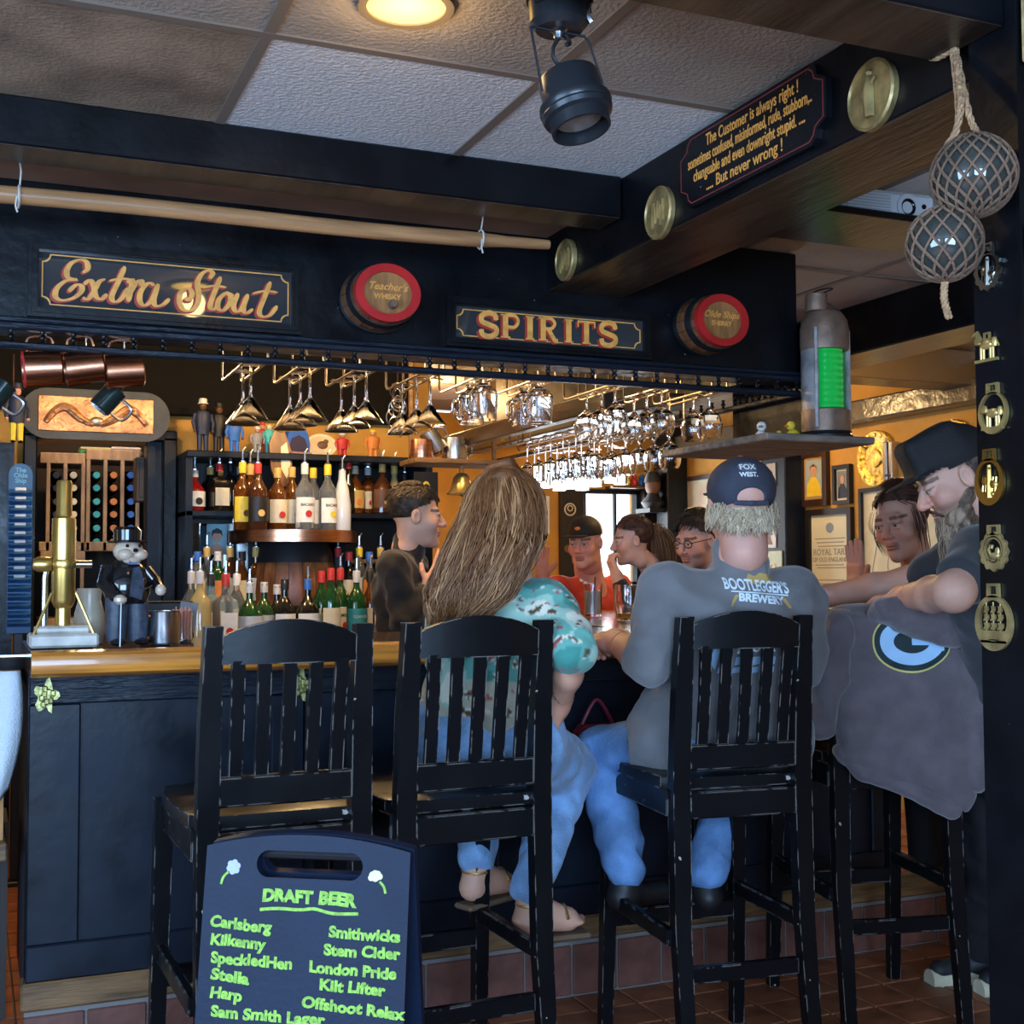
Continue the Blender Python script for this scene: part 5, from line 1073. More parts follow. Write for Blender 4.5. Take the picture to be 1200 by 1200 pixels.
for k, (px, kd, offs) in enumerate(rails):
    p = at(px, 440, Y=3.68); rail(p.x, 3.62, 4.02, RZ, f'bent wire glass rail, {nth[k]} from the left under the canopy')
    for j, o in enumerate(offs):
        hang(kd, p.x + random.uniform(-.006, .006), 3.61 + o, RZ + .0045, f'{CATN[kd]} on the {nth[k]} wire rail, ' + ('nearest' if j == 0 else ('farthest' if j == len(offs) - 1 else 'middle')) + ' one', 'glasses hanging under the canopy')
# rails under the right-hand leg of the canopy, running back
ROWS = [(2.14, 'wine', 4.25, 6), (2.27, 'wine', 4.35, 7), (2.40, 'balloon', 4.1, 6)]
for k, (x, kd, y0, n) in enumerate(ROWS):
    z = 1.80
    rail(x, y0 - .06, y0 + n * .115, z, 'long wire glass rail under the right side of the canopy, ' + ('inner', 'middle', 'outer')[k] + ' one', zt=2.30)
    for j in range(n): hang(kd, x, y0 + j * .115, z + .0045, f'{CATN[kd]} on the ' + ('inner', 'middle', 'outer')[k] + f' right-hand rail, {nth[j]} from the front', 'glasses on the right-hand rails')
for j, (px, py) in enumerate(((655, 530), (668, 528), (682, 530), (697, 526), (716, 522), (727, 524))):
    Yq = 5.5; p = at(px, py, Y=Yq); hang('wine', p.x, Yq, p.z, f'wine glass hanging at the far back of the bar, {nth[j]} from the left', 'glasses at the far back')
p0 = at(640, 527, Y=5.5); p1 = at(740, 520, Y=5.5); t = thing('glass_rail', 'straight wire rail at the far back of the bar', 'glass rack', (0, 0, 0)); MB().tube([(p0.x, 5.47, p0.z), (p1.x, 5.47, p1.z + .02)], .004, 6).build('wire', WIRE, t); MB().tube([(p0.x, 5.53, p0.z), (p1.x, 5.53, p1.z + .02)], .004, 6).build('wire', WIRE, t)
for x, z in ((p0.x, p0.z), (p1.x, p1.z)): MB().tube([(x, 5.5, z), (x, 5.5, CZ - .005)], .004, 6).build('hanger', WIRE, t)
# copper mugs hanging from hooks on the canopy rail
def mug(px, py, Y, mt_, L, r, tilt, label, lin=None, chain=.0):
    c = at(px, py, Y=Y); t = thing('hanging_mug', label, 'mug', c, (0, 0, 0), 'mugs hanging from the canopy')
    Mx = rotm('Y', radians(tilt))
    MB().lathe([(0, -L / 2), (r * .90, -L / 2), (r, -L / 2 + .004), (r * 1.03, L / 2), (r * .98, L / 2), (r * .92, -L / 2 + .006), (0, -L / 2 + .006)], 24, Mx).build('cup', mt_, t)
    if lin: MB().lathe([(r * .975, -L / 2 + .02), (r * 1.0, L / 2 + .001), (r * 1.05, L / 2 + .001), (r * 1.05, L / 2 - .004)], 24, Mx, cap=False).build('lining', PC[lin], t)
    hp = catmull([Mx @ Vector((r, 0, L * .34)), Mx @ Vector((r + .035, 0, L * .28)), Mx @ Vector((r + .035, 0, -L * .25)), Mx @ Vector((r, 0, -L * .32))], 6)
    MB().tube(hp, .0045, 6).build('handle', mt_ if mt_ is not MATS.get('dark_green_enamel') else STEEL, t)
    top = max(hp, key=lambda v: v.z); MB().tube(catmull([top + Vector((0, 0, -.008)), top + Vector((.008, -.002, .002)), top + Vector((0, 0, .018)), Vector((top.x, top.y, 1.838 - c.z + .004))], 5), .002, 5).build('hook', WIRE, t)
mug(50, 432, 3.52, COPPER, .098, .046, -96, 'red-lined copper mug, leftmost of the three on the canopy rail', 'red')
mug(99, 431, 3.52, COPPER, .098, .044, -100, 'middle copper mug of the three on the canopy rail'); mug(146, 435, 3.52, COPPER, .098, .044, -97, 'rightmost copper mug of the three on the canopy rail')
GRN = mat('dark_green_enamel', (.02, .038, .034), .2, .4, coat=.5)
mug(126, 468, 3.60, GRN, .072, .031, 40, 'small dark green enamel mug hanging below the copper mugs'); mug(-3, 462, 3.60, GRN, .072, .031, 35, 'small dark green enamel mug cut by the left edge')
# tangle of bottle openers and keys
q = at(466, 478, Y=4.35); t = thing('opener_bunch', 'bunch of wire openers and key rings hanging over the bar well', 'key bunch', q)
for k in range(12):
    a = k * 2.4; r = .022 + .006 * (k % 3); c = Vector((.05 * sin(a * 1.3), .02 * cos(a), -.012 * k + .06)); MB().tube([c + Vector((r * cos(u) * cos(a), r * cos(u) * sin(a), r * sin(u))) for u in [j * 2 * pi / 14 for j in range(14)]], .0022, 5, closed=True).build('ring', WIRE if k % 2 else STEEL, t)
MB().tube([(0, 0, .07), (0, 0, CZ - .004 - q.z)], .003, 5).build('chain', WIRE, t)
# wooden stowage and toys on the corner shelf
for k, (px, py, lb) in enumerate(((930, 493, 'yellow rubber duck on the corner shelf beside the lantern'), (913, 500, 'small yellow rubber duck on the corner shelf'), (892, 501, 'white duck figure at the end of the corner shelf'))):
    Yq = LC.y + .10; s = (1.0, .6, 1.1)[k]; p = at(px, py, Y=Yq + .05 * k); mt_ = PC['white' if k == 2 else 'yellow']
    t = thing('rubber_duck', lb, 'duck', (p.x, Yq + .05 * k, LZ), (0, 0, .4 * k), 'ducks on the corner shelf'); MB().ball((0, 0, .020 * s), (.028 * s, .020 * s, .020 * s), 12).build('duck_body', mt_, t); MB().ball((-.014 * s, -.004, .050 * s), .016 * s, 10).build('duck_head', mt_, t); MB().ball((-.032 * s, -.005, .048 * s), (.009 * s, .008 * s, .004 * s), 8).build('beak', PC['orange'], t)
for k, (px, py) in enumerate(((898, 519), (912, 519))):
    Yq = 6.0; p = at(px, py, X=4.5); t = thing('toy_truck', ('left' if k == 0 else 'right') + ' yellow toy car on top of the photo cabinet', 'toy car', (4.46, p.y, 2.005 + .0), (0, 0, radians(90)), 'toy cars on the cabinet'); MB().box(-.055, .055, -.03, .03, .012, .045, b=.01).build('car_body', PC['yellow'], t); MB().box(-.03, .03, -.026, .026, .045, .07, b=.008).build('cab', PC['yellow'], t)
    for sx in (-.03, .03):
        for sy in (-.03, .03): MB().lathe([(0, -.005), (.012, -.005), (.012, .005), (0, .005)], 10, Matrix.Translation((sx, sy, .012)) @ rotm('X', radians(90))).build('wheel', PC['black'], t)
# ================================================================== pictures and things on the right-hand and far walls
def frame(px0, py0, px1, py1, label, fm, bw, face, mats_=None, X=4.585, painter=None, name='framed_picture', cat='picture'):
    a, b = at(px0, (py0), X=X), at(px1, py1, X=X); cy = (a.y + b.y) / 2; w_ = abs(a.y - b.y); zt, zb = a.z, b.z; h_ = zt - zb
    t = thing(name, label, cat, (X + .014, cy, (zt + zb) / 2), (0, 0, radians(-90)))
    o_ = [(-w_ / 2, -h_ / 2), (w_ / 2, -h_ / 2), (w_ / 2, h_ / 2), (-w_ / 2, h_ / 2)]; i_ = [(x * (1 - 2 * bw / w_), z * (1 - 2 * bw / h_)) for x, z in o_]
    MB().ring(o_, i_, -.03, 0).build('frame', fm, t)
    MB().box(-w_ / 2 + .01, w_ / 2 - .01, -.012, -.002, -h_ / 2 + .01, h_ / 2 - .01).build('picture_sheet', face, t)
    if painter: painter(t, w_ - 2 * bw, h_ - 2 * bw)
    return t
FB = mat('dark_frame_wood', (.035, .016, .010), .35, var=.3); FB2 = mat('black_frame', (.012, .010, .009), .35)
def portrait(bg, coat, bald):
    def f(t, w_, h_):
        MB().box(-w_ / 2 * .82, w_ / 2 * .82, -.0135, -.012, -h_ / 2 * .86, h_ / 2 * .86).build('painted_ground', bg, t)
        MB().prism([(-w_ * .38, -h_ * .42), (w_ * .36, -h_ * .42), (w_ * .30, -h_ * .16), (w_ * .10, h_ * .02), (-w_ * .12, h_ * .04), (-w_ * .32, -h_ * .12)], -.015, -.0135).build('painted_coat', coat, t)
        MB().prism(circ(w_ * .16, 20, 0, h_ * .17, h_ * .15), -.0165, -.015).build('painted_face', PC['skin'], t)
        MB().prism([(-w_ * .17, h_ * .17), (-w_ * .16, h_ * .28), (0, h_ * .335), (w_ * .15, h_ * .27), (w_ * .16, h_ * .2), (w_ * .11, h_ * .27), (-w_ * .12, h_ * .27)], -.0175, -.0165).build('painted_hair', PC['brown' if bald else 'grey'], t)
    return f
frame(937, 530, 971, 592, 'large framed portrait of a man in a yellow coat on the right wall', FB, .04, mat('gilt_slip', (.42, .24, .08), .4), painter=portrait(flatm('grey_blue_ground', (.32, .40, .44)), PC['yellow'], True))
frame(977, 546, 998, 590, 'small framed portrait with cream mount beside the larger portrait', FB2, .022, CREAM, painter=portrait(flatm('dusk_ground', (.20, .22, .24)), PC['navy'], False))
INK = mat('faded_ink', (.28, .30, .26), .8)
def doc(t, w_, h_):
    MB().prism(circ(.035, 16, 0, h_ * .36, .03), -.0135, -.012).build('printed_crest', flatm('faded_crest_blue', (.22, .30, .40)), t)
    for k, (s, z, sz) in enumerate((('ROYAL TARS', .10, .055), ('OF OLD ENGLAND', .02, .038))): lettering(s, sz, INK, t, Matrix.Translation((0, -.0135, h_ * z)), name='printed_line')
    for k, z in enumerate((.24, .20, .16, -.04, -.07, -.20, -.24, -.28, -.34, -.40)): MB().box(-w_ * (.40 - .04 * (k % 3)), w_ * (.40 - .04 * (k % 2)), -.0128, -.012, h_ * z, h_ * z + .006).build('printed_line', INK, t)
frame(946, 598, 1001, 722, 'black framed printed proclamation on cream paper on the right wall', FB2, .035, mat('document_paper', (.66, .66, .52), .6), painter=doc)
def chart(t, w_, h_):
    for k in range(7):
        pts = [(-w_ * .42 + w_ * .12 * k + .03 * sin(j * .9 + k), -.0135, h_ * (.42 - .12 * j)) for j in range(7)]; MB().tube(pts, .0013, 4).build('chart_line', INK, t)
    MB().prism(circ(.03, 14, -w_ * .38, h_ * .4), -.0135, -.012).prism(circ(.03, 14, -w_ * .2, h_ * .3), -.0135, -.012).build('chart_emblem', INK, t)
frame(1008, 573, 1200, 745, 'wide framed pale chart on the right wall behind the seated woman', FB2, .022, mat('chart_paper', (.62, .60, .44), .6, var=.06), painter=chart)
# embossed brass chargers
for px, py, lb in ((1026, 537, 'embossed brass charger on the ochre wall above the chart'), (1118, 527, 'embossed brass charger half hidden by the black cap')):
    p = at(px, py, X=4.58); t = thing('brass_charger', lb, 'plate', (4.598, p.y, p.z), (0, 0, radians(-90))); r = .155; Rx = rotm('X', radians(90)); EB = mat('hammered_brass', (.62, .42, .10), .30, .85, var=.45, vscale=26, bump=.9, bscale=50)
    MB().lathe([(0, .022), (r * .30, .024), (r * .34, .014), (r * .62, .012), (r * .70, .020), (r * .95, .026), (r, .022), (r, 0), (0, 0)], 40, Rx).build('dish', EB, t)
    for k in range(16): a = k * pi / 8; MB().ball((r * .84 * cos(a), -.024, r * .84 * sin(a)), (.012, .006, .012), 8).build('boss', EB, t)
p = at(1045, 537, X=4.58); t = thing('wall_sconce', 'steel wall sconce beside the brass charger', 'sconce', (4.598, p.y, p.z), (0, 0, radians(-90))); MB().box(-.04, -.005, -.05, 0, -.12, .09, b=.004).build('arm_plate', STEEL, t); MB().box(.01, .035, -.05, 0, -.12, .09, b=.004).build('arm_plate', STEEL, t); MB().lathe([(0, -.10), (.03, -.1), (.034, -.09), (0, -.085)], 12, Matrix.Translation((0, -.04, 0))).build('pan', BRASSD, t)
# dark photo cabinet standing against the wall
a, b = at(884, 528, X=4.5), at(930, 700, X=4.5); t = thing('photo_cabinet', 'tall dark cabinet hung with small photographs and cards', 'cabinet', (4.45, (a.y + b.y) / 2, 0), (0, 0, radians(-90))); w_ = a.y - b.y
MB().box(-w_ / 2, w_ / 2, 0, .148, 0, 2.0, b=.006).build('case', BLACKP, t)
for k, (x, z, ww, hh_, c) in enumerate(((-.10, 1.86, .10, .16, 'cream'), (.06, 1.84, .09, .14, 'grey'), (.0, 1.68, .13, .15, 'white'), (.02, 1.50, .16, .2, 'silver'))):
    cd = MB().box(x - ww / 2, x + ww / 2, -.006, 0, z - hh_ / 2, z + hh_ / 2).build('photo_card', PC[c], t); MB().prism(circ(ww * .18, 12, x, z + .01), -.008, -.006).prism([(x - ww * .3, z - hh_ * .4), (x + ww * .3, z - hh_ * .4), (x, z)], -.008, -.006).build('photo_subject', PC['brown'], cd)
MB().box(-.02, .16, -.008, 0, 1.08, 1.38).build('green_notice', flatm('pale_green_card', (.42, .52, .40)), t); MB().ring(circ(.03, 16, .07, 1.28), circ(.02, 16, .07, 1.28), -.011, -.008).build('notice_seal', PC['cream'], t)
frame(800, 560, 868, 720, 'pale framed map on the wall behind the man with glasses', FB, .03, mat('map_wash', (.55, .60, .46), .6, var=.3, vscale=6, col2=(.50, .36, .28)))
tag(MB().box(4.42, 4.58, 7.58, 7.74, 0, CZ - .004, b=.006).build('corner_post', BLACK), 'black timber post in the far corner', 'post')
# far wall pieces
a, b = at(657, 562, Y=7.85), at(686, 700, Y=7.85); t = thing('dark_menu_panel', 'dark panel with a pale round crest beside the far window', 'panel', ((a.x + b.x) / 2, 7.89, 0)); w_ = b.x - a.x
MB().box(-w_ / 2, w_ / 2, -.04, 0, .4, a.z, b=.004).build('panel', mat('espresso_panel', (.018, .014, .013), .4), t); p = at(668, 597, Y=7.85); x_ = p.x - (a.x + b.x) / 2
MB().ring(circ(.045, 22, x_, p.z), circ(.036, 22, x_, p.z), -.044, -.04).ring(circ(.022, 16, x_, p.z + .008), circ(.015, 16, x_, p.z + .008), -.044, -.04).build('crest', PC['cream'], t); MB().prism(circ(.08, 20, x_ + .03, 1.42, .035), -.046, -.04).build('low_badge', flatm('umber_badge', (.16, .09, .05)), t)
p = at(640, 598, Y=7.85); t = thing('white_notice', 'white paper notice left of the dark panel', 'notice', (p.x, 7.895, p.z)); MB().box(-.045, .045, -.004, 0, -.16, .10).build('paper', PC['white'], t); MB().box(-.01, .02, -.006, -.004, -.02, .03).build('printed_block', PC['black'], t)
t = thing('toy_figures', 'row of small coloured toys on top of the far window frame', 'toys', (4.28, 7.84, 1.86)); tag(MB().box(4.1, 4.48, 7.78, 7.9, 1.845, 1.859).build('toy_shelf', STRIPW), 'narrow shelf over the far window', 'shelf')
for k, c in enumerate(('red', 'yellow', 'red', 'blue')): MB().ball((-.1 + .06 * k, 0, .03), (.028, .025, .03), 8).ball((-.1 + .06 * k, -.005, .07), .02, 8).build('toy', PC[c], t)
p = at(778, 548, Y=7.5); t = thing('bust_figure', 'dark capped bust on a bracket by the far corner post', 'bust', (4.36, 7.68, 1.70)); MB().ball((0, 0, .16), (.055, .06, .075), 14).build('head', PC['brown'], t); MB().lathe([(.062, .18), (.060, .20), (.04, .25), (0, .26)], 14).build('cap', PC['black'], t); MB().lathe([(0, 0), (.06, 0), (.085, .04), (.05, .08), (.035, .11), (0, .11)], 14).build('shoulders', PC['black'], t); MB().box(-.06, .06, -.06, .20, -.03, 0).build('bracket', BLACK, t)
# drinks and small things on the right leg of the bar
q = at(695, 722, Z=BT); t = thing('highball_glass', 'tall clear drink with ice and straw on the bar', 'drink', q, group='glasses on the bar')
MB().lathe([(0, 0), (.036, 0), (.041, .14), (.039, .14), (.033, .008), (0, .008)], 24).build('tumbler', GLASS, t); MB().lathe([(0, .009), (.0325, .009), (.037, .11), (0, .11)], 20).build('drink', mat('cloudy_drink', (.62, .60, .56), .1, trans=.5), t); MB().tube([(.0, 0, .02), (.012, 0, .17)], .003, 6).build('straw', PC['black'], t)
q = at(736, 727, Z=BT); t = thing('beer_glass', 'rounded beer tankard glass with amber beer on the bar', 'drink', q, group='glasses on the bar')
MB().lathe([(0, 0), (.042, 0), (.050, .03), (.058, .08), (.052, .14), (.049, .14), (.054, .08), (.046, .03), (.038, .008), (0, .008)], 24).build('tankard', GLASS, t); MB().lathe([(0, .009), (.037, .009), (.045, .028), (0, .028)], 20).build('beer', mat('amber_beer', (.75, .32, .02), .1, trans=.4), t); MB().tube(catmull([(.055, 0, .12), (.085, 0, .11), (.085, 0, .05), (.052, 0, .03)], 5), .007, 8).build('handle', GLASS, t)
q = at(708, 752, Z=BT); t = thing('beer_mat_tray', 'dark serving tray lying on the bar near the grey-shirted man', 'tray', (q.x, q.y + .1, BT)); MB().box(-.16, .16, -.11, .11, 0, .012, b=.004).build('tray', PC['brown'], t); MB().box(-.14, .14, -.09, .09, .012, .014).build('tray_mat', PC['black'], t)
q = at(972, 735, Z=BT); m_ = MB(); nv = 12; V = []; Fc = []
for j in range(nv + 1):
    for i in range(nv + 1):
        u, v = i / nv - .5, j / nv - .5; V.append((.24 * u, .20 * v, max(.004, .035 * (1 - (2.0 * (u * u + v * v)) * 2) + .016 * sin(9 * u + 4 * v) * cos(7 * v))))
for j in range(nv):
    for i in range(nv): a = j * (nv + 1) + i; Fc.append((a, a + 1, a + nv + 2, a + nv + 1))
m_.add(V, Fc); o = m_.build('red_napkin', mat('scarlet_cloth', (.50, .012, .015), .8, bump=.3), None, 60, (q.x, q.y, BT + .001)); tag(o, 'crumpled red cloth napkin on the bar', 'napkin'); sd = o.modifiers.new('thick', 'SOLIDIFY'); sd.thickness = .004
q = at(957, 742, Z=BT); t = thing('paper_slip', 'white paper slip under the red napkin', 'paper', (q.x, q.y - .03, BT + .0005)); MB().box(-.09, .09, -.05, .05, 0, .002).build('sheet', PC['white'], t); MB().box(-.08, .0, -.035, .035, .002, .003).build('print', PC['grey'], t)
q = at(1003, 716, Z=BT); t = thing('short_glass', 'small clear tumbler by the raised hand', 'drink', (2.84, q.y * 2.84 / q.x, BT), group='glasses on the bar'); MB().lathe([(0, 0), (.032, 0), (.036, .09), (.034, .09), (.029, .012), (0, .012)], 20).build('tumbler', GLASS, t); MB().lathe([(0, .013), (.0285, .013), (.030, .04), (0, .04)], 16).build('drink', MATS['cloudy_drink'], t)
t = thing('red_bag', 'dark red bag hanging under the bar between the two seated guests', 'bag', at(700, 868, Y=3.33)); RB = mat('burgundy_leather', (.16, .012, .03), .5, bump=.2)
MB().box(-.07, .07, -.04, .04, -.11, .05, b=.02).build('pouch', RB, t); MB().tube(catmull([(-.05, 0, .05), (0, 0, .12), (.05, 0, .05)], 6), .006, 6).build('strap', RB, t)
# ================================================================== soft bodies: smooth unions of round cones and ellipsoids, meshed by surface nets
def rc(a, b, ra, rb, k=.02): return ('c', np.array(a, float), np.array(b, float), ra, rb, k, 1)
def el(c, r, k=.02, R=None, sub=False): return ('e', np.array(c, float), np.array(r, float), None if R is None else np.array(R, float), 0, k, -1 if sub else 1)
def rb(c, h, rad, k=.02, R=None): return ('b', np.array(c, float), np.array(h, float), None if R is None else np.array(R, float), rad, k, 1)
def _bound(p):
    if p[0] == 'c': return np.minimum(p[1] - p[3], p[2] - p[4]), np.maximum(p[1] + p[3], p[2] + p[4])
    r = np.full(3, np.linalg.norm(p[2]) if p[3] is not None else 0.) if p[3] is not None else p[2] + (p[4] if p[0] == 'b' else 0)
    if p[3] is not None and p[0] == 'b': r = r + p[4]
    return p[1] - r, p[1] + r
def _eval(p, G):
    if p[0] == 'c':
        a, b, ra, rb_ = p[1:5]; ba = b - a; L = ba @ ba + 1e-12; h = np.clip(((G - a) @ ba) / L, 0, 1)
        return np.linalg.norm(G - a - h[..., None] * ba, axis=-1) - (ra + (rb_ - ra) * h)
    q = G - p[1]
    if p[3] is not None: q = q @ p[3]          # columns of R = local axes
    if p[0] == 'e':
        k0 = np.linalg.norm(q / p[2], axis=-1); k1 = np.linalg.norm(q / p[2] ** 2, axis=-1) + 1e-9; return k0 * (k0 - 1) / k1
    d = np.abs(q) - p[2]; return np.linalg.norm(np.maximum(d, 0), axis=-1) + np.minimum(d.max(-1), 0) - p[4]
def field(prims, lo, hi, res):
    n = np.maximum(2, np.ceil((hi - lo) / res).astype(int) + 1); F = np.full(n, .2, np.float32); ax = [lo[i] + res * np.arange(n[i]) for i in range(3)]
    for p in prims:
        b0, b1 = _bound(p); m_ = p[5] + 3 * res + .004; i0 = np.clip(np.floor((b0 - m_ - lo) / res).astype(int), 0, n); i1 = np.clip(np.ceil((b1 + m_ - lo) / res).astype(int) + 1, 0, n)
        if (i1 <= i0).any(): continue
        s = tuple(slice(i0[i], i1[i]) for i in range(3)); G = np.stack(np.meshgrid(*[ax[i][s[i]] for i in range(3)], indexing='ij'), -1)
        d = _eval(p, G); f = F[s]; k = max(p[5], 1e-4)
        if p[6] > 0: h = np.maximum(k - np.abs(f - d), 0) / k; F[s] = np.minimum(f, d) - h * h * k * .25
        else: h = np.maximum(k - np.abs(f + d), 0) / k; F[s] = np.maximum(f, -d) + h * h * k * .25
    return F, ax
def nets(F, lo, res):
    S = F < 0; n = F.shape
    c = np.zeros(tuple(x - 1 for x in n), np.int8)
    for dx in (0, 1):
        for dy in (0, 1):
            for dz in (0, 1): c += S[dx:n[0] - 1 + dx, dy:n[1] - 1 + dy, dz:n[2] - 1 + dz]
    I = np.argwhere((c > 0) & (c < 8))
    if not len(I): return np.zeros((0, 3)), np.zeros((0, 4), int)
    idx = np.full(c.shape, -1); idx[I[:, 0], I[:, 1], I[:, 2]] = np.arange(len(I))
    acc = np.zeros((len(I), 3)); cnt = np.zeros(len(I))
    cs = [(x, y, z) for x in (0, 1) for y in (0, 1) for z in (0, 1)]
    for u in cs:
        for a in range(3):
            if u[a]: continue
            v = list(u); v[a] = 1
            f0 = F[I[:, 0] + u[0], I[:, 1] + u[1], I[:, 2] + u[2]]; f1 = F[I[:, 0] + v[0], I[:, 1] + v[1], I[:, 2] + v[2]]; m_ = (f0 < 0) != (f1 < 0)
            t = np.where(m_, f0 / np.where(m_, f0 - f1, 1), 0); p = np.tile(np.array(u, float), (len(I), 1)); p[:, a] = t; acc[m_] += p[m_]; cnt[m_] += 1
    V = lo + res * (I + acc / cnt[:, None]); Q = []
    for a in range(3):
        b, d = (a + 1) % 3, (a + 2) % 3; s0 = [slice(None)] * 3; s1 = [slice(None)] * 3; s0[a] = slice(0, -1); s1[a] = slice(1, None)
        E_ = np.argwhere(S[tuple(s0)] != S[tuple(s1)]); E_ = E_[(E_[:, b] > 0) & (E_[:, d] > 0) & (E_[:, b] < c.shape[b]) & (E_[:, d] < c.shape[d])]
        ins = S[E_[:, 0], E_[:, 1], E_[:, 2]]; q = []
        for ob, od in ((0, 0), (-1, 0), (-1, -1), (0, -1)):
            g = E_.copy(); g[:, b] += ob; g[:, d] += od; q.append(idx[g[:, 0], g[:, 1], g[:, 2]])
        q = np.stack(q, 1); q[~ins] = q[~ins][:, ::-1]; Q.append(q)
    return V, np.concatenate(Q)
def soft(prims, res, lo=None, hi=None):
    B = [_bound(p) for p in prims if p[6] > 0]; l = np.min([b[0] for b in B], 0) - 2.5 * res; h = np.max([b[1] for b in B], 0) + 2.5 * res
    if lo is not None: l = np.maximum(l, lo); h = np.minimum(h, hi)
    F, ax = field(prims, l, h, res); return nets(F, l, res)
def np_mesh(name, V, Q, mt_, cols=None):
    me = bpy.data.meshes.new(name); me.from_pydata([tuple(v) for v in V], [], [tuple(int(i) for i in q) for q in Q]); me.materials.append(mt_)
    me.polygons.foreach_set('use_smooth', [True] * len(me.polygons))
    if cols is not None:
        a = me.color_attributes.new('Col', 'FLOAT_COLOR', 'POINT'); a.data.foreach_set('color', np.concatenate([cols, np.ones((len(cols), 1))], 1).astype(np.float32).ravel())
    me.update(); return me
def soft_obj(name, prims, res, mt_, parent, org, disp=None, col=None, keep=None):
    V, Q = soft(prims, res)
    if keep is not None:
        k = keep(V); Q = Q[k[Q].all(1)]
    if disp is not None: V = disp(V)
    return link(name, np_mesh(name, V - np.array(org), Q, mt_, col(V) if col else None), parent)

SKINM = vmat('skin', .48, bump=.05, bscale=120, spec=.4)
def sk(tone, V): return np.tile(np.array(tone), (len(V), 1))
EYEW = mat('eye_white', (.42, .38, .35), .25); EYEI = mat('eye_iris', (.06, .035, .02), .1)

def basis(fwd, up=(0, 0, 1), roll=0.):
    f = np.array(fwd, float); f /= np.linalg.norm(f); u = np.array(up, float); u = u - f * (u @ f); u /= np.linalg.norm(u); r = np.cross(f, u)
    if roll: r, u = cos(roll) * r + sin(roll) * u, -sin(roll) * r + cos(roll) * u
    return np.stack([r, f, u], 1)       # columns right, forward, up
def wander(V, amp, sc, seed=0):
    x, y, z = V[:, 0] / sc, V[:, 1] / sc, V[:, 2] / sc; s = seed
    return amp * (np.sin(x * 1.7 + 2.1 * np.sin(y * 1.3 + s) + z * .9 + s) + .6 * np.sin(z * 3.1 + 1.7 * np.sin(x * 2.3 - s) + y * 1.9) + .4 * np.sin(y * 4.1 + x * 3.3 + 1.3 * np.sin(z * 2.7 + s)))
def folds(amp, sc, seed=0):
    """cloth folds: displaces each vertex along a slowly turning direction"""
    def f(V):
        w_ = wander(V, amp, sc, seed); w2 = wander(V[:, [1, 2, 0]], amp, sc, seed + 3); return V + np.stack([w_, w2, .3 * w_], 1)
    return f
HEADP = None
def head_prims(nose=1., jaw=1., stub=None, thin=1.):
    P = [el((0, -.012, .040), (.074 * thin, .094, .082), .02), el((0, .026, -.030), (.060 * thin, .066, .080), .03), el((0, .044, -.084), (.042 * jaw * thin, .044, .034), .025), el((0, .076, -.104), (.019 * jaw, .016, .016), .02),
         rc((-.036, .078, .026), (.036, .078, .026), .012, .012, .015), el((.040, .060, -.026), (.026, .028, .028), .02), el((-.040, .060, -.026), (.026, .028, .028), .02),
         el((.031, .106, .006), (.018, .020, .014), .012, sub=True), el((-.031, .106, .006), (.018, .020, .014), .012, sub=True),
         rc((0, .092, .012), (0, .112 + .006 * (nose - 1), -.026), .0085, .0125 * nose, .012), el((.012, .102, -.032), (.009, .010, .008), .006), el((-.012, .102, -.032), (.009, .010, .008), .006),
         el((.031, .079, .004), (.0165, .014, .0135), .004), el((-.031, .079, .004), (.0165, .014, .0135), .004),
         el((0, .093, -.059), (.023, .010, .0055), .006), el((0, .091, -.069), (.020, .011, .0065), .006), el((0, .0985, -.0643), (.022, .008, .0014), .003, sub=True),
         rc((0, -.022, -.05), (0, -.030, -.105), .050 * jaw, .050 * jaw, .03),
         el((.031, .0865, .0125), (.0165, .0115, .0085), .003), el((-.031, .0865, .0125), (.0165, .0115, .0085), .003), el((.031, .085, -.007), (.015, .010, .0065), .003), el((-.031, .085, -.007), (.015, .010, .0065), .003)]
    for s in (-1, 1):
        R = basis((s * .25, -.35, 1)); P += [el((s * .077 * thin, -.004, -.002), (.010, .019, .031), .008), el((s * .086 * thin, .002, -.002), (.007, .010, .018), .006, sub=True)]
    return P
def hand_prims(W, d, n, side, curl=(.4, .4, .45, .5), thumb=.5, spread=.06, thumb_out=.8, size=1.):
    """W wrist, d finger direction, n palm normal (the way the palm faces), side +1 if the thumb lies on cross(d, n)"""
    s = size; W = np.array(W, float); d = np.array(d, float); d /= np.linalg.norm(d); n = np.array(n, float); n = n - d * (n @ d); n /= np.linalg.norm(n); t = np.cross(d, n) * side
    P = [rb(W + d * .048 * s, (.026 * s, .034 * s, .004 * s), .010 * s, .012, np.stack([t, d, n], 1)), rc(W - d * .02, W + d * .02 * s, .024 * s, .024 * s, .02)]
    for i, (L, o) in enumerate(((.072, .029), (.080, .010), (.074, -.010), (.060, -.028))):
        b = W + d * .088 * s + t * o * s; v = d + t * spread * (1.5 - i); v /= np.linalg.norm(v); a = 0.; seg = (.45, .30, .25); r = .0094
        for j in range(3):
            a += curl[i] * (1.0 if j else .8); q = v * cos(a) + n * sin(a); e = b + q * L * seg[j] * s; P.append(rc(b, e, r * s, (r - .0008) * s, .003)); b = e; r -= .0008
    b = W + d * .022 * s + t * .026 * s; v = t * thumb_out + d * .7 + n * thumb; v /= np.linalg.norm(v); m_ = b + v * .042 * s; v2 = v * .7 + d * .5 + n * thumb * .6; v2 /= np.linalg.norm(v2)
    P += [rc(b, m_, .0135 * s, .011 * s, .010), rc(m_, m_ + v2 * .034 * s, .0108 * s, .0092 * s, .004)]
    return P
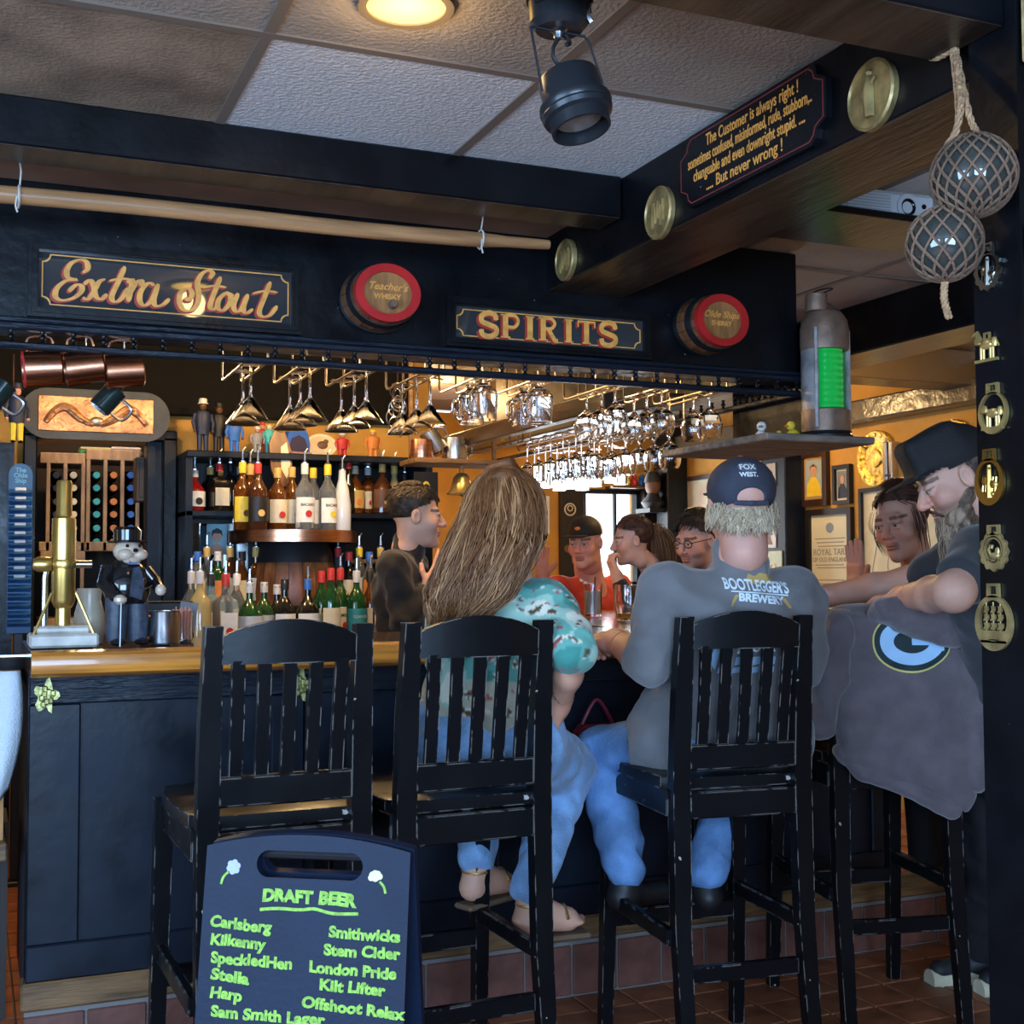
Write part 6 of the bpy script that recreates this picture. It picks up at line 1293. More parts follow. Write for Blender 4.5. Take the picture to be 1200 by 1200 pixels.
class Person:
    def __init__(s, label, tone, headpos, fwd, roll=0., hs=1., nose=1., jaw=1., thin=1., lips=(.42, .16, .13), brow=(.10, .06, .04), stubble=None, up=(0, 0, 1)):
        s.tone = np.array(tone); s.H = np.array(headpos, float); s.R = basis(fwd, up, roll); s.hs = hs; s.label = label; s.body = []; s.hands = []; s.hp = head_prims(nose, jaw, None, thin); s.lips = lips; s.brow = brow; s.stub = stubble; s.kids = []; s.org = np.array([s.H[0], s.H[1], 0.0])
    def w(s, p): return s.H + s.R @ (np.array(p, float) * s.hs)
    def arm(s, sh, elb, wr, r=(.046, .040, .028)):
        s.body += [rc(sh, elb, r[0], r[1], .03), rc(elb, np.array(elb) * .6 + np.array(wr) * .4, r[1] * .98, r[1] * .95, .02), rc(np.array(elb) * .6 + np.array(wr) * .4, wr, r[1] * .95, r[2], .02)]
    def build(s):
        Vs, Qs, Cs = [], [], []; n = 0
        V, Q = soft(s.hp, .0034); L = V.copy(); c = sk(s.tone, V) * (1 + .06 * np.sin(V[:, :1] * 90) * np.sin(V[:, 2:] * 70))
        def blend(mask, rgb, a=1.): 
            m_ = np.clip(mask, 0, 1)[:, None] * a; c[:] = c * (1 - m_) + np.array(rgb) * m_
        x, y, z = L.T
        blend(np.exp(-(((np.abs(x) - .042) / .02) ** 2 + ((z + .028) / .02) ** 2)) * (y > .03), s.tone * np.array((1.15, .72, .68)), .5)
        blend(np.exp(-((x / .018) ** 2 + ((z + .026) / .016) ** 2)) * (y > .09), s.tone * np.array((1.15, .7, .66)), .5)
        if s.stub is not None: blend(((z < -.040) & (y > -.01)).astype(float) * np.clip((-.038 - z) / .015, 0, 1) * np.clip((y - .0) / .03, 0, 1), s.stub, .55)
        blend(((np.abs(z + .0645) < .0125) & (np.abs(x) < .024) & (y > .080)).astype(float), s.lips, .75)
        blend(((np.abs(z - .027 + .10 * np.abs(np.abs(x) - .03)) < .0055) & (np.abs(np.abs(x) - .033) < .021) & (y > .05)).astype(float), s.brow, .85)
        blend(((np.abs(z - .0065) < .0018) & (np.abs(np.abs(x) - .031) < .016) & (y > .07)).astype(float), s.brow, .6)
        Vs.append(s.H + (V * s.hs) @ s.R.T); Qs.append(Q); Cs.append(c); n += len(V)
        if s.body:
            V, Q = soft(s.body, .0085)
            if s.hands:
                k = np.ones(len(V), bool)
                for b0, b1, _ in s.hands: k &= ~((V > b0 + .006) & (V < b1 - .006)).all(1)
                Q = Q[k[Q].all(1)]
            Vs.append(V); Qs.append(Q + n); Cs.append(sk(s.tone, V) * (1 + .05 * wander(V, 1, .05)[:, None])); n += len(V)
        for b0, b1, P in s.hands:
            near = [p for p in s.body if (_bound(p)[0] < b1 + .02).all() and (_bound(p)[1] > b0 - .02).all()]
            V, Q = soft(P + near, .0034, b0, b1); cc = sk(s.tone * np.array((1.04, .94, .92)), V); Vs.append(V); Qs.append(Q + n); Cs.append(cc); n += len(V)
        V = np.concatenate(Vs); Q = np.concatenate(Qs); C = np.concatenate(Cs)
        s.obj = link('person', np_mesh('person', V - s.org, Q, SKINM, C), None, s.org); tag(s.obj, s.label, 'person')
        for q in (-1, 1):
            e = s.w((q * .031, .0832, .0025)); r = .0118 * s.hs; ey = MB().ball((0, 0, 0), r, 12).build('eye', EYEW, s.obj, 60, e - s.org)
            p = s.R @ np.array((0, .0088, -.001)) * s.hs; MB().ball(tuple(p), .0052 * s.hs, 10).build('iris', EYEI, ey, 60)
        return s
    def hand(s, W, d, n, side, **k):
        P = hand_prims(W, d, n, side, **k); B = [_bound(p) for p in P]; b0 = np.min([b[0] for b in B], 0) - .01; b1 = np.max([b[1] for b in B], 0) + .01; s.hands.append((b0, b1, P)); s.body.append(rc(np.array(W) - np.array(d) / np.linalg.norm(d) * .03, np.array(W), .026, .025, .015))
    def cloth(s, name, prims, mt_, res=.0085, amp=.004, sc=.05, seed=0, col=None, keep=None):
        o = soft_obj(name, prims, res, mt_, s.obj, s.org, folds(amp, sc, seed) if amp else None, col, keep); return o
    def local_cloth(s, name, prims, mt_, res=.0045, amp=0., sc=.02, keep=None, col=None):
        """piece modelled in the head's own frame (hats, hair)"""
        V, Q = soft(prims, res)
        if keep is not None: k = keep(V); Q = Q[k[Q].all(1)]
        if amp: V = folds(amp, sc)(V)
        cc = col(V) if col else None
        return link(name, np_mesh(name, s.H + (V * s.hs) @ s.R.T - s.org, Q, mt_, cc), s.obj)
    def strands(s, name, paths, r, cols, parent=None):
        """paths: list of arrays of world points; thin tapering tubes coloured strand by strand"""
        V, Q, C = [], [], []; n = 0
        for P, c in zip(paths, cols):
            P = np.array(P); m_ = len(P); T = np.gradient(P, axis=0); T /= np.linalg.norm(T, axis=1)[:, None] + 1e-9; U = np.cross(T, np.array([.31, .2, .93])); U /= np.linalg.norm(U, axis=1)[:, None] + 1e-9; W = np.cross(T, U)
            rr = r * np.concatenate([np.linspace(.7, 1, m_ - m_ // 3), np.linspace(1, .25, m_ // 3)])[:, None]
            ring = np.stack([P + rr * (cos(a) * U + sin(a) * W) for a in (0, 2.094, 4.189)], 1).reshape(-1, 3); V.append(ring); C.append(np.tile(c, (len(ring), 1)))
            for i in range(m_ - 1):
                for j in range(3): Q.append((n + 3 * i + j, n + 3 * i + (j + 1) % 3, n + 3 * i + 3 + (j + 1) % 3, n + 3 * i + 3 + j))
            n += len(ring)
        o = link(name, np_mesh(name, np.concatenate(V) - s.org, np.array(Q), vmat('hair_strands', .42, spec=.45), np.concatenate(C)), parent or s.obj); tag(o, kind='stuff'); return o
def J(px, py, D): return np.array(at(px, py, D=D))
def cap_prims(brim=True, back=False):
    P = [el((0, -.010, .052), (.084, .104, .082), .01)]
    if brim:
        f = -1 if back else 1
        P += [el((0, f * .125, .048), (.066, .055, .006), .012)]
    return P
def cap_keep(V): return (V[:, 2] > .034 - .10 * np.clip(V[:, 1] * 0, 0, 1))
# ================================================================== people
UP = np.array([0, 0, 1.])
FWD0 = np.array(CF)
def dv(right, away, up=0.): return np.array(CR) * right + FWD0 * away + UP * up
def torso(P, W, C, SL, SR, Nk, g=1., d=1.):
    s = (np.array(SR) - np.array(SL)); s /= np.linalg.norm(s); pr = []
    for o in (-1, 1):
        S = SR if o > 0 else SL
        pr += [rc(P + s * o * .070 * g, W + s * o * .058 * g, .115 * g * d, .102 * g * d, .04), rc(W + s * o * .058 * g, C + s * o * .075 * g, .102 * g * d, .108 * g * d, .04), rc(C + s * o * .075 * g, S, .100 * g * d, .060 * g, .05)]
    return pr + [rc(SL, SR, .058 * g, .058 * g, .05), rc(C, Nk, .085 * g, .050 * g, .05)]
def lerp(a, b, t): return np.array(a) * (1 - t) + np.array(b) * t
def decal(obj, org, polys, M, mt_, name, off=.0018, step=.012):
    """flat print laid on a cloth surface: polygons in the plane M (x, z), carried along its normal onto the mesh"""
    me = obj.data; bvh = BVHTree.FromPolygons([v.co for v in me.vertices], [list(p.vertices) for p in me.polygons]); bm = bmesh.new()
    if isinstance(polys, bpy.types.Mesh): bm.from_mesh(polys)
    else:
        for pl in polys: bm.faces.new([bm.verts.new((x, 0, z)) for x, z in pl])
    bmesh.ops.triangulate(bm, faces=bm.faces)
    for _ in range(3):
        ed = [e for e in bm.edges if e.calc_length() > step]
        if not ed: break
        bmesh.ops.subdivide_edges(bm, edges=ed, cuts=1, use_grid_fill=False); bmesh.ops.triangulate(bm, faces=bm.faces)
    n = Vector((M[0][1], M[1][1], M[2][1])); kill = []
    for v in bm.verts:
        p = M @ Vector((v.co.x, 0, v.co.z)) - Vector(org); h = bvh.ray_cast(p - n * .4, n, .8)
        if h[0] is None: kill.append(v)
        else: v.co = h[0] - n * off
    bmesh.ops.delete(bm, geom=kill, context='VERTS'); m2 = bpy.data.meshes.new(name); bm.to_mesh(m2); bm.free(); m2.materials.append(mt_); return link(name, m2, obj)
JEANS = mat('blue_denim', (.22, .38, .62), .85, var=.30, vscale=9, bump=.35, bscale=160, sheen=.2)
JEANS2 = mat('mid_blue_denim', (.13, .26, .50), .85, var=.30, vscale=9, bump=.35, bscale=160)
BLKC = mat('black_cotton', (.012, .011, .013), .85, bump=.2, bscale=120, sheen=.3); TROU = mat('dark_trousers', (.014, .014, .018), .85, bump=.2)
GREYT = mat('grey_cotton', (.155, .150, .155), .88, var=.06, vscale=14, bump=.15, bscale=200, sheen=.3)
HAIRM = vmat('hair_mass', .55, bump=.5, bscale=90)
def haircol(a, b, seed=0):
    def f(V): w_ = np.clip(.5 + .5 * wander(V, 1, .018, seed), 0, 1)[:, None]; return np.array(a) * (1 - w_) + np.array(b) * w_
    return f
def legs(P, hipL, kneeL, ankL, hipR, kneeR, ankR, r=(.085, .066, .046)):
    pr = []
    for h, k, a in ((hipL, kneeL, ankL), (hipR, kneeR, ankR)): pr += [rc(h, k, r[0], r[1], .03), rc(k, a, r[1] * .97, r[2], .02)]
    return pr
def shoe(p, name, ank, d, mt_, s=1.):
    d = np.array(d, float); d[2] = 0; d /= np.linalg.norm(d); a = np.array(ank, float)
    p.cloth(name, [rc(a, a - UP * .05, .040 * s, .042 * s, .02), rc(a - UP * .062, a - UP * .070 + d * .13, .034 * s, .030 * s, .02), rc(a - UP * .062 - d * .02, a - UP * .062, .034 * s, .036 * s, .02)], mt_, .007, 0)
def bare_foot(ank, d, s=1.):
    d = np.array(d, float); d[2] = 0; d /= np.linalg.norm(d); t = np.cross(d, UP); a = np.array(ank, float)
    P = [rc(a, a - UP * .045 - d * .012, .031, .031, .02), rc(a - UP * .045 - d * .014, a - UP * .052 + d * .10, .030, .026, .02), rc(a - UP * .01 + d * .02, a - UP * .045 + d * .09, .028, .024, .02)]
    for i, o in enumerate((-.026, -.011, .002, .014, .025)): b = a - UP * .056 + d * .10 + t * o; P.append(rc(b, b + d * (.045 - .005 * i), .012 - .0012 * i, .009 - .0006 * i, .004))
    return P

# ---------------- long-haired woman in the turquoise shirt
P1 = Person('woman seen from behind in turquoise print shirt with long brown hair', (.60, .31, .21), J(592, 608, 3.05), dv(.35, 1, -.05), hs=.96)
pel, wai, che = J(568, 858, 3.07), J(574, 810, 3.06), J(586, 748, 3.06); sl, sr, nk = J(532, 722, 3.10), J(640, 714, 3.02), J(594, 680, 3.05)
el_, wr = J(674, 768, 2.88), J(654, 826, 3.00); P1.body += [rc(J(594, 640, 3.03), nk, .046, .055, .03), rc(nk, che, .06, .08, .03)]
P1.arm(sr, el_, wr, (.039, .033, .025)); P1.hand(wr, dv(-.25, .25, -.8), dv(-.9, -.1, 0), 1, curl=(.7, .75, .8, .85), size=.95)
el2, wr2 = J(520, 790, 3.3), J(560, 760, 3.5); P1.arm(sl, el2, wr2, (.044, .038, .027)); P1.hand(wr2, dv(.6, .6, 0), dv(0, 0, -1), -1, size=.95)
kR, aR = J(664, 902, 3.38), J(622, 1040, 3.12); kL, aL = J(578, 900, 3.45), J(558, 1002, 3.26)
P1.body += bare_foot(aR - UP * .035, dv(.95, .3, 0)) + bare_foot(aL - UP * .035, dv(.75, .7, 0)) + [rc(lerp(kR, aR, .6), aR - UP * .03, .045, .033, .02), rc(lerp(kL, aL, .6), aL - UP * .03, .045, .033, .02)]
P1.build()
def aloha(V):
    z = V[:, 2]; a = wander(V, 1, .07, 1); b = wander(V, 1, .022, 5); c = wander(V, 1, .016, 9); col = np.tile((.13, .37, .31), (len(V), 1)).astype(float)
    def put(m_, rgb): col[m_] = rgb
    put(a > .35, (.36, .56, .46)); put(a > .95, (.70, .72, .58)); put(a < -.75, (.05, .25, .21)); put((z < 1.0) & (a < .55), (.46, .44, .33)); put((b > 1.2), (.70, .66, .52)); put((b > 1.45), (.10, .06, .03)); put((c < -1.55), (.42, .07, .08)); return col
ALOHA = vmat('aloha_print_cotton', .8, bump=.15, bscale=90, sheen=.2)
slv = lerp(sr, el_, .86)
P1.cloth('shirt', torso(pel + UP * .03, wai, che, sl, sr, nk - UP * .015, .93) + [rc(sr, slv, .066, .062, .03), rc(sl, lerp(sl, el2, .8), .064, .056, .03)], ALOHA, .0068, .0045, .05, 2, aloha)
hipR, hipL = J(610, 874, 3.05), J(530, 876, 3.08)
s_ = (sr - sl) / np.linalg.norm(sr - sl)
jn = [rc(hipL, hipR, .105, .105, .05), rc(hipL + UP * .05, hipR + UP * .05, .10, .10, .05)] + legs(pel, hipL, kL, aL, hipR, kR, aR, (.100, .078, .050))
P1.cloth('jeans', jn, JEANS, .0085, .004, .045, 4)
for a_, d_ in ((aR, dv(.95, .3, 0)), (aL, dv(.75, .7, 0))):
    d_ = d_ / np.linalg.norm(d_); t_ = np.cross(d_, UP); c_ = a_ - UP * .045 - P1.org; nm = MB()
    GS = mat('gold_sandal', (.60, .42, .16), .3, .8)
    nm.tube([c_ + t_ * .036 * cos(u) + d_ * (.036 * sin(u)) + UP * .006 for u in [k * 2 * pi / 16 for k in range(16)]], .004, 6, closed=True).build('ankle_strap', GS, P1.obj)
    MB().tube(catmull([c_ + t_ * .036 - UP * .03 + d_ * .085, c_ - UP * .004 + d_ * .085, c_ - t_ * .036 - UP * .03 + d_ * .085], 5), .005, 6).build('toe_strap', GS, P1.obj)
    MB().box(-.05, .15, -.034, .034, -.010, .004, M=frameM(c_ - UP * .076, d_, UP), b=.006).build('sole', mat('tan_sole', (.16, .10, .06), .6), P1.obj)
ctr = [(592, 545, 3.045, .006), (592, 550, 3.04, .040), (592, 562, 3.02, .068), (591, 580, 3.005, .088), (589, 604, 2.985, .098), (580, 638, 2.965, .108), (564, 670, 2.945, .104), (550, 698, 2.935, .096), (538, 716, 2.93, .072), (528, 732, 2.93, .042)]
cp = [J(a, b, c) for a, b, c, _ in ctr]
pr = [rc(cp[i] + FWD0 * .02, cp[i + 1] + FWD0 * .02, ctr[i][3] * .74, ctr[i + 1][3] * .74, .01) for i in range(2, len(cp) - 1)]
HA, HB = np.array((.17, .066, .024)), np.array((.62, .33, .15))
hm_ = P1.cloth('hair', pr, HAIRM, .008, .006, .03, 1, haircol(HA * .8, HA * 1.5))
rng = np.random.RandomState(3); paths = []; cols_ = []
cpa = np.array(cp); rad = np.array([c[3] for c in ctr]); rad[0] = .004; tt = np.linspace(0, len(cp) - 1, 22)
for k in range(2600):
    a = rng.uniform(0, 2 * pi); w0 = rng.uniform(-.03, .03); end = rng.uniform(.72, 1.04); u = tt * end; u = np.minimum(u, len(cp) - 1); i = np.minimum(u.astype(int), len(cp) - 2); f = (u - i)[:, None]
    c = cpa[i] * (1 - f) + cpa[i + 1] * f; r = (rad[i] * (1 - f[:, 0]) + rad[i + 1] * f[:, 0]) * rng.uniform(.82, 1.04); ph = rng.uniform(0, 6); tn = np.linspace(0, 1, 22)
    an = a + .35 * np.sin(tn * 5 + ph) * tn + .5 * tn; wob = .012 * np.sin(tn * rng.uniform(9, 16) + ph) * tn
    P = c + ((r + wob) * np.cos(an))[:, None] * CR + ((r + wob) * .72 * np.sin(an))[:, None] * FWD0 + (np.maximum(0, 1 - u * 1.2) * .004)[:, None] * UP
    P[:, 2] += .006 * np.sin(tn * 12 + ph) * tn
    m_ = np.clip(.22 + .34 * sin(a * 9 + 2 * sin(a * 4)) + rng.uniform(-.3, .3), 0, 1); paths.append(P); cols_.append(HA * (1 - m_) + HB * m_ * rng.uniform(.85, 1.15))
P1.strands('hair_strands', paths, .0024, cols_, hm_)

# ---------------- man in the grey brewery shirt
P2 = Person('man in grey brewery t-shirt and backward dark cap, seen from behind', (.64, .32, .24), J(868, 597, 3.26), dv(-.08, 1, -.05), hs=1.04, jaw=1.15)
pel, wai, che = J(838, 868, 3.30), J(848, 808, 3.28), J(856, 738, 3.25); sl, sr, nk = J(782, 698, 3.20), J(926, 702, 3.30), J(868, 655, 3.26)
e1, w1 = J(760, 775, 3.10), J(722, 752, 3.32); P2.body += [rc(J(868, 620, 3.26), nk, .056, .062, .03), rc(nk, che, .06, .09, .03)]
P2.arm(sl, e1, w1, (.048, .043, .034)); P2.hand(w1, dv(-.5, .85, .0), dv(.3, 0, -1), -1, curl=(1.0, 1.05, 1.1, 1.1), size=1.05)
e2, w2 = J(938, 780, 3.36), J(905, 755, 3.62); P2.arm(sr, e2, w2, (.050, .046, .033)); P2.hand(w2, dv(-.6, .8, 0), dv(0, 0, -1), 1, curl=(.8, .9, .9, .9))
P2.build()
sh_ = P2.cloth('t_shirt', torso(pel + UP * .02, wai, che, sl, sr, nk - UP * .012, 1.10, 1.0) + [rc(sl, lerp(sl, e1, .97), .076, .070, .04), rc(sr, lerp(sr, e2, .95), .076, .072, .04), rc(pel + dv(-.10, 0, .01), pel + dv(.12, .02, .01), .135, .135, .04), rc(nk - UP * .02, nk + UP * .016, .074, .068, .02)], GREYT, .0075, .006, .06, 6)
hl, hr = J(808, 872, 3.26), J(866, 874, 3.34); kl, al = J(706, 884, 3.46), J(732, 1018, 3.36); kr, ar = J(862, 896, 3.66), J(828, 1020, 3.50)
P2.cloth('jeans', [rc(hl, hr, .105, .105, .05)] + legs(pel, hl, kl, al, hr, kr, ar, (.094, .076, .056)), JEANS2, .0085, .004, .045, 8)
SHOE = mat('dark_shoe', (.012, .011, .012), .5)
shoe(P2, 'shoe', al - UP * .01, dv(.75, .6, 0), SHOE); shoe(P2, 'shoe', ar - UP * .01, dv(-.1, 1, 0), SHOE)
NVY = mat('faded_navy_twill', (.042, .046, .068), .85, var=.15, vscale=20, bump=.2, bscale=200)
cp_ = P2.local_cloth('cap', [el((0, -.008, .050), (.084, .104, .080), .01), el((0, .125, .046), (.068, .052, .006), .012), el((0, -.110, .022), (.038, .03, .025), .004, sub=True)], NVY, .0042, keep=lambda V: V[:, 2] > .006 + .02 * (V[:, 1] > .02))
P2.local_cloth('cap_strap', [rc((-.040, -.098, .008), (0, -.111, .006), .0035, .0035, .004), rc((.040, -.098, .008), (0, -.111, .006), .0035, .0035, .004), rc((-.04, -.098, .014), (0, -.111, .012), .0035, .0035, .004), rc((.04, -.098, .014), (0, -.111, .012), .0035, .0035, .004)], NVY, .003)
P2.local_cloth('cap_button', [el((0, -.008, .131), (.009, .009, .004), .002)], mat('rust_button', (.22, .05, .03), .7), .003)
Mb = frameM(P2.w((0, -.30, .066)), -P2.R[:, 0] * -1, P2.R[:, 2])
hb = frameM(P2.w((-.006, -.14, .098)), P2.R[:, 0] , P2.R[:, 2])
decal(cp_, P2.org, text_mesh('FOX', .020, None, offset=.0006, extrude=0), Matrix.Translation(Vector(UP * 0)) @ hb, WHITEP, 'cap_lettering', .001, .006)
decal(cp_, P2.org, text_mesh('WEST.', .016, None, offset=.0006, extrude=0), Matrix.Translation(-Vector(P2.R[:, 2]) * .020) @ hb, WHITEP, 'cap_lettering', .001, .006)
decal(cp_, P2.org, [[(.024 * cos(u), .013 * sin(u)) for u in [2 * pi * k / 20 for k in range(20)]]], hb, mat('badge_slate', (.10, .11, .14), .7), 'cap_badge', .0006, .008)
# grey-blond fringe of hair under the cap
rng = np.random.RandomState(5); paths = []; cols_ = []
for k in range(900):
    a = rng.uniform(-2.05, 2.05); z0 = rng.uniform(-.024, .002) if abs(a) < .8 else rng.uniform(-.010, .014); L = rng.uniform(.030, .058) * (1 - .25 * abs(a) / 2); tn = np.linspace(0, 1, 7); rr = 1 + .10 * tn + rng.uniform(-.02, .05); ph = rng.uniform(-.45, .45)
    q = np.stack([.079 * rr * np.sin(a + ph * tn), -.010 - .098 * rr * np.cos(a + ph * tn), z0 - L * tn + .004 * np.sin(tn * 5 + k)], 1); paths.append(np.array([P2.w(p) for p in q])); m_ = rng.uniform(0, 1); cols_.append(np.array((.34, .24, .14)) * (1 - m_) + np.array((.74, .60, .42)) * m_)
hb_ = P2.local_cloth('hair', [el((0, -.012, .0), (.080, .098, .060), .01)], HAIRM, .005, keep=lambda V: (V[:, 1] < .02) & (V[:, 2] > -.034) & (V[:, 2] < .002), col=haircol((.34, .24, .14), (.55, .43, .29)))
P2.strands('hair_strands', paths, .0016, cols_, hb_)
# print on the back of the shirt
pc = J(892, 690, 3.16); xd = (J(930, 694, 3.20) - J(855, 688, 3.14)); Ms = frameM(pc, xd, UP)
def shirt_text(s, x0, y0, x1, y1, h, mt_, off=.0016, st=sh_):
    a, b = on_plane(x0, y0, Ms), on_plane(x1, y1, Ms); c = on_plane(x0, y0 - h, Ms); me = text_mesh(s, abs(c.z - a.z) / .7, None, offset=.0012, extrude=0); xs = [v.co.x for v in me.vertices]; mid = (max(xs) + min(xs)) / 2
    me.transform(Matrix.Translation(((a.x + b.x) / 2, 0, (a.z + b.z) / 2)) @ rotm('Y', -atan2(b.z - a.z, b.x - a.x)) @ Matrix.Diagonal((abs(b.x - a.x) / (max(xs) - min(xs)), 1, 1, 1)) @ Matrix.Translation((-mid, 0, 0)))
    return decal(sh_, P2.org, me, Ms, mt_, 'shirt_print', off)
def shirt_poly(pts, mt_, off=.0014):
    return decal(sh_, P2.org, [[(on_plane(x, y, Ms).x, on_plane(x, y, Ms).z) for x, y in pts]], Ms, mt_, 'shirt_print', off)
PW_ = mat('print_ice_white', (.66, .74, .80), .7); PG_ = mat('print_ochre', (.45, .30, .09), .7); PB_ = mat('print_pale_blue', (.30, .48, .66), .7)
shirt_poly([(880, 684), (884, 672), (893, 676), (897, 671), (902, 676), (910, 674), (914, 684)], PG_, .0010)
shirt_text("BOOTLEGGER'S", 856, 684, 927, 690, 13, PW_, .0022); shirt_poly([(862, 692), (926, 697), (926, 698.5), (862, 693.5)], PW_)
shirt_text('BREWERY', 869, 700, 921, 705, 9, PW_, .0022)
shirt_poly([(866, 697), (870, 697), (860, 711), (857, 711)], PG_); shirt_poly([(919, 702), (923, 701), (931, 713), (927, 713)], PG_)
for x, y, s, w_ in ((846, 760, 'S', 10), (862, 760, 'P', 10), (880, 758, 'O', 10), (897, 757, 'R', 10)): shirt_text(s, x, y, x + w_, y, 13, PW_)
for x in (846, 862, 880, 897): shirt_poly([(x, 770), (x + 11, 769), (x + 11, 778), (x, 780)], PB_); shirt_poly([(x, 783), (x + 11, 781), (x + 11, 788), (x, 790)], PB_)
shirt_poly([(836, 757), (841, 751), (843, 760), (839, 772), (843, 786), (838, 781), (834, 768)], PB_); shirt_poly([(920, 752), (925, 758), (922, 772), (913, 786), (917, 772), (919, 762)], PB_)

# ---------------- bartender
P3 = Person('bartender in black shirt with short dark hair, turned to the right', (.64, .36, .25), J(487, 606, 5.12), dv(1, .15, -.02), hs=1.02, nose=1.1)
pel, wai, che = J(470, 800, 5.12), J(472, 745, 5.12), J(472, 690, 5.12); sn, sf, nk = J(462, 664, 4.97), J(482, 662, 5.28), J(478, 642, 5.12)
en, wn = J(474, 728, 4.92), J(503, 690, 5.0); P3.body += [rc(J(482, 630, 5.12), nk, .052, .058, .03), rc(nk, che, .06, .08, .03)]; P3.arm(sn, en, wn); P3.hand(wn, dv(.45, .2, .8), dv(-.2, .9, .2), 1, curl=(.15, .2, .3, .4), spread=.12)
ef, wf = J(495, 725, 5.3), J(520, 690, 5.35); P3.arm(sf, ef, wf); P3.hand(wf, dv(.5, 0, .7), dv(-.4, .9, 0), 1, curl=(.15, .2, .25, .3), spread=.14)
P3.build()
P3.cloth('shirt', torso(pel, wai, che, sf, sn, nk - UP * .004, .90, 1.05) + [rc(sn, lerp(sn, en, 1), .060, .052, .03), rc(en, lerp(en, wn, .85), .050, .042, .02), rc(sf, ef, .060, .052, .03), rc(ef, lerp(ef, wf, .85), .05, .042, .02), rc(nk - UP * .02, nk + UP * .020, .066, .062, .01)], mat('black_brown_shirt', (.016, .012, .011), .8, bump=.2, sheen=.2), .0085, .004, .05, 3)
P3.cloth('trousers', [rc(pel, pel - UP * .06, .13, .13, .04)] + [rc(pel + dv(.02, o, -.06), np.array([*(pel + dv(.02, o, 0))[:2], .09]), .085, .055, .03) for o in (-.08, .08)], TROU, .012, 0)
for o in (-.08, .08): a_ = pel + dv(.02, o, 0); shoe(P3, 'shoe', (a_[0], a_[1], .105), dv(1, .1, 0), SHOE)
def short_hair(p, A, B, front=.055, low=-.035, vol=1., n=500, L=.035, seed=1, part=.0, res=.0055, top=.0, fringe=.03, fdir=.5):
    hair = p.local_cloth('hair', [el((0, -.014, .046 + top), (.081 * vol, .101 * vol, .084 * vol), .01)], HAIRM, res, keep=lambda V: (V[:, 2] > np.where(V[:, 1] > .0, fringe + .35 * V[:, 1] , low + .0)) & (V[:, 1] < front + 1.0 * np.clip(V[:, 2] - .06, 0, .1)), col=haircol(A, B, seed))
    r_ = np.random.RandomState(seed); paths, cs = [], []
    for k in range(n):
        a = r_.uniform(0, 2 * pi); b = r_.uniform(.0, 1.25); dr = np.array([sin(b) * sin(a), sin(b) * cos(a), cos(b)]); q0 = dr * np.array((.081, .101, .084)) * vol + np.array((0, -.014, .046 + top))
        if q0[2] < (fringe + .35 * q0[1] if q0[1] > 0 else low): continue
        tn = np.linspace(0, 1, 6)[:, None]; fl = np.array((part * .6, fdir if q0[1] > .03 else -.7, -.55 if b > .7 else .25)); fl = fl - dr * (fl @ dr) * .8; q = q0 + fl * L * tn + dr * (.006 * np.sin(tn * 3)); paths.append(np.array([p.w(x) for x in q])); m_ = r_.uniform(0, 1); cs.append(np.array(A) * (1 - m_) + np.array(B) * m_)
    p.strands('hair_strands', paths, .0017, cs, hair); return hair
short_hair(P3, (.012, .008, .006), (.06, .036, .022), seed=2, low=-.05, top=.006, vol=1.02)

# ---------------- man in the red shirt
P4 = Person('man in red crested shirt and black and white trucker cap across the bar', (.66, .31, .23), J(686, 636, 6.7), dv(-.42, -.9, -.10), hs=1.08, jaw=1.25, nose=1.15)
pel, wai, che = J(700, 830, 6.95), J(698, 770, 6.9), J(696, 712, 6.85); sl, sr, nk = J(724, 690, 6.95), J(654, 692, 6.75), J(689, 664, 6.78)
e1, w1 = J(728, 738, 6.7), J(700, 736, 6.45); e2, w2 = J(640, 730, 6.6), J(636, 676, 6.55); P4.body += [rc(J(688, 650, 6.75), nk, .066, .066, .03), rc(nk, che, .07, .10, .03)]
P4.arm(sl, e1, w1); P4.hand(w1, dv(-.8, -.4, 0), dv(0, 0, -1), 1); P4.arm(sr, e2, w2); P4.hand(w2, dv(-.05, 0, 1), dv(.2, -.9, 0), 1, curl=(.25, .3, .35, .4))
P4.build()
REDS = mat('scarlet_jersey', (.55, .045, .018), .75, bump=.15, sheen=.2)
rs = P4.cloth('jersey', torso(pel, wai, che, sl, sr, nk - UP * .012, 1.10) + [rc(sl, e1, .075, .068, .04), rc(sr, lerp(sr, e2, .8), .073, .068, .04)], REDS, .010, .004, .06, 5)
Mr = frameM(J(700, 690, 6.5), CR, UP); crest = []
for k in range(7): a = k * 2 * pi / 7; crest.append([(-.042 + .030 * cos(a) + .011 * cos(u), .034 * sin(a) + .012 * sin(u) + .06) for u in [j * pi / 4 for j in range(8)]])
crest.append([(-.042 + .016 * cos(u), .018 * sin(u) + .06) for u in [j * pi / 5 for j in range(10)]]); decal(rs, P4.org, crest, Mr, WHITEP, 'jersey_crest', .004)
def seated(p, pel, d, mt_, name='trousers'):
    d = d / np.linalg.norm(d); t = np.cross(d, UP); P = [rc(pel - t * .07, pel + t * .07, .11, .11, .04)]
    for o in (-.09, .09): k = pel + d * .34 + t * o + UP * .02; a_ = k + d * .03 - UP * .42; P += [rc(pel + t * o, k, .085, .066, .03), rc(k, a_, .06, .045, .02)]; shoe(p, 'shoe', a_, d, SHOE)
    p.cloth(name, P, mt_, .012, 0)
seated(P4, np.array([pel[0], pel[1], .87]), np.array([-1., 0, 0]), TROU)
TRK = mat('trucker_black', (.012, .011, .012), .7); 
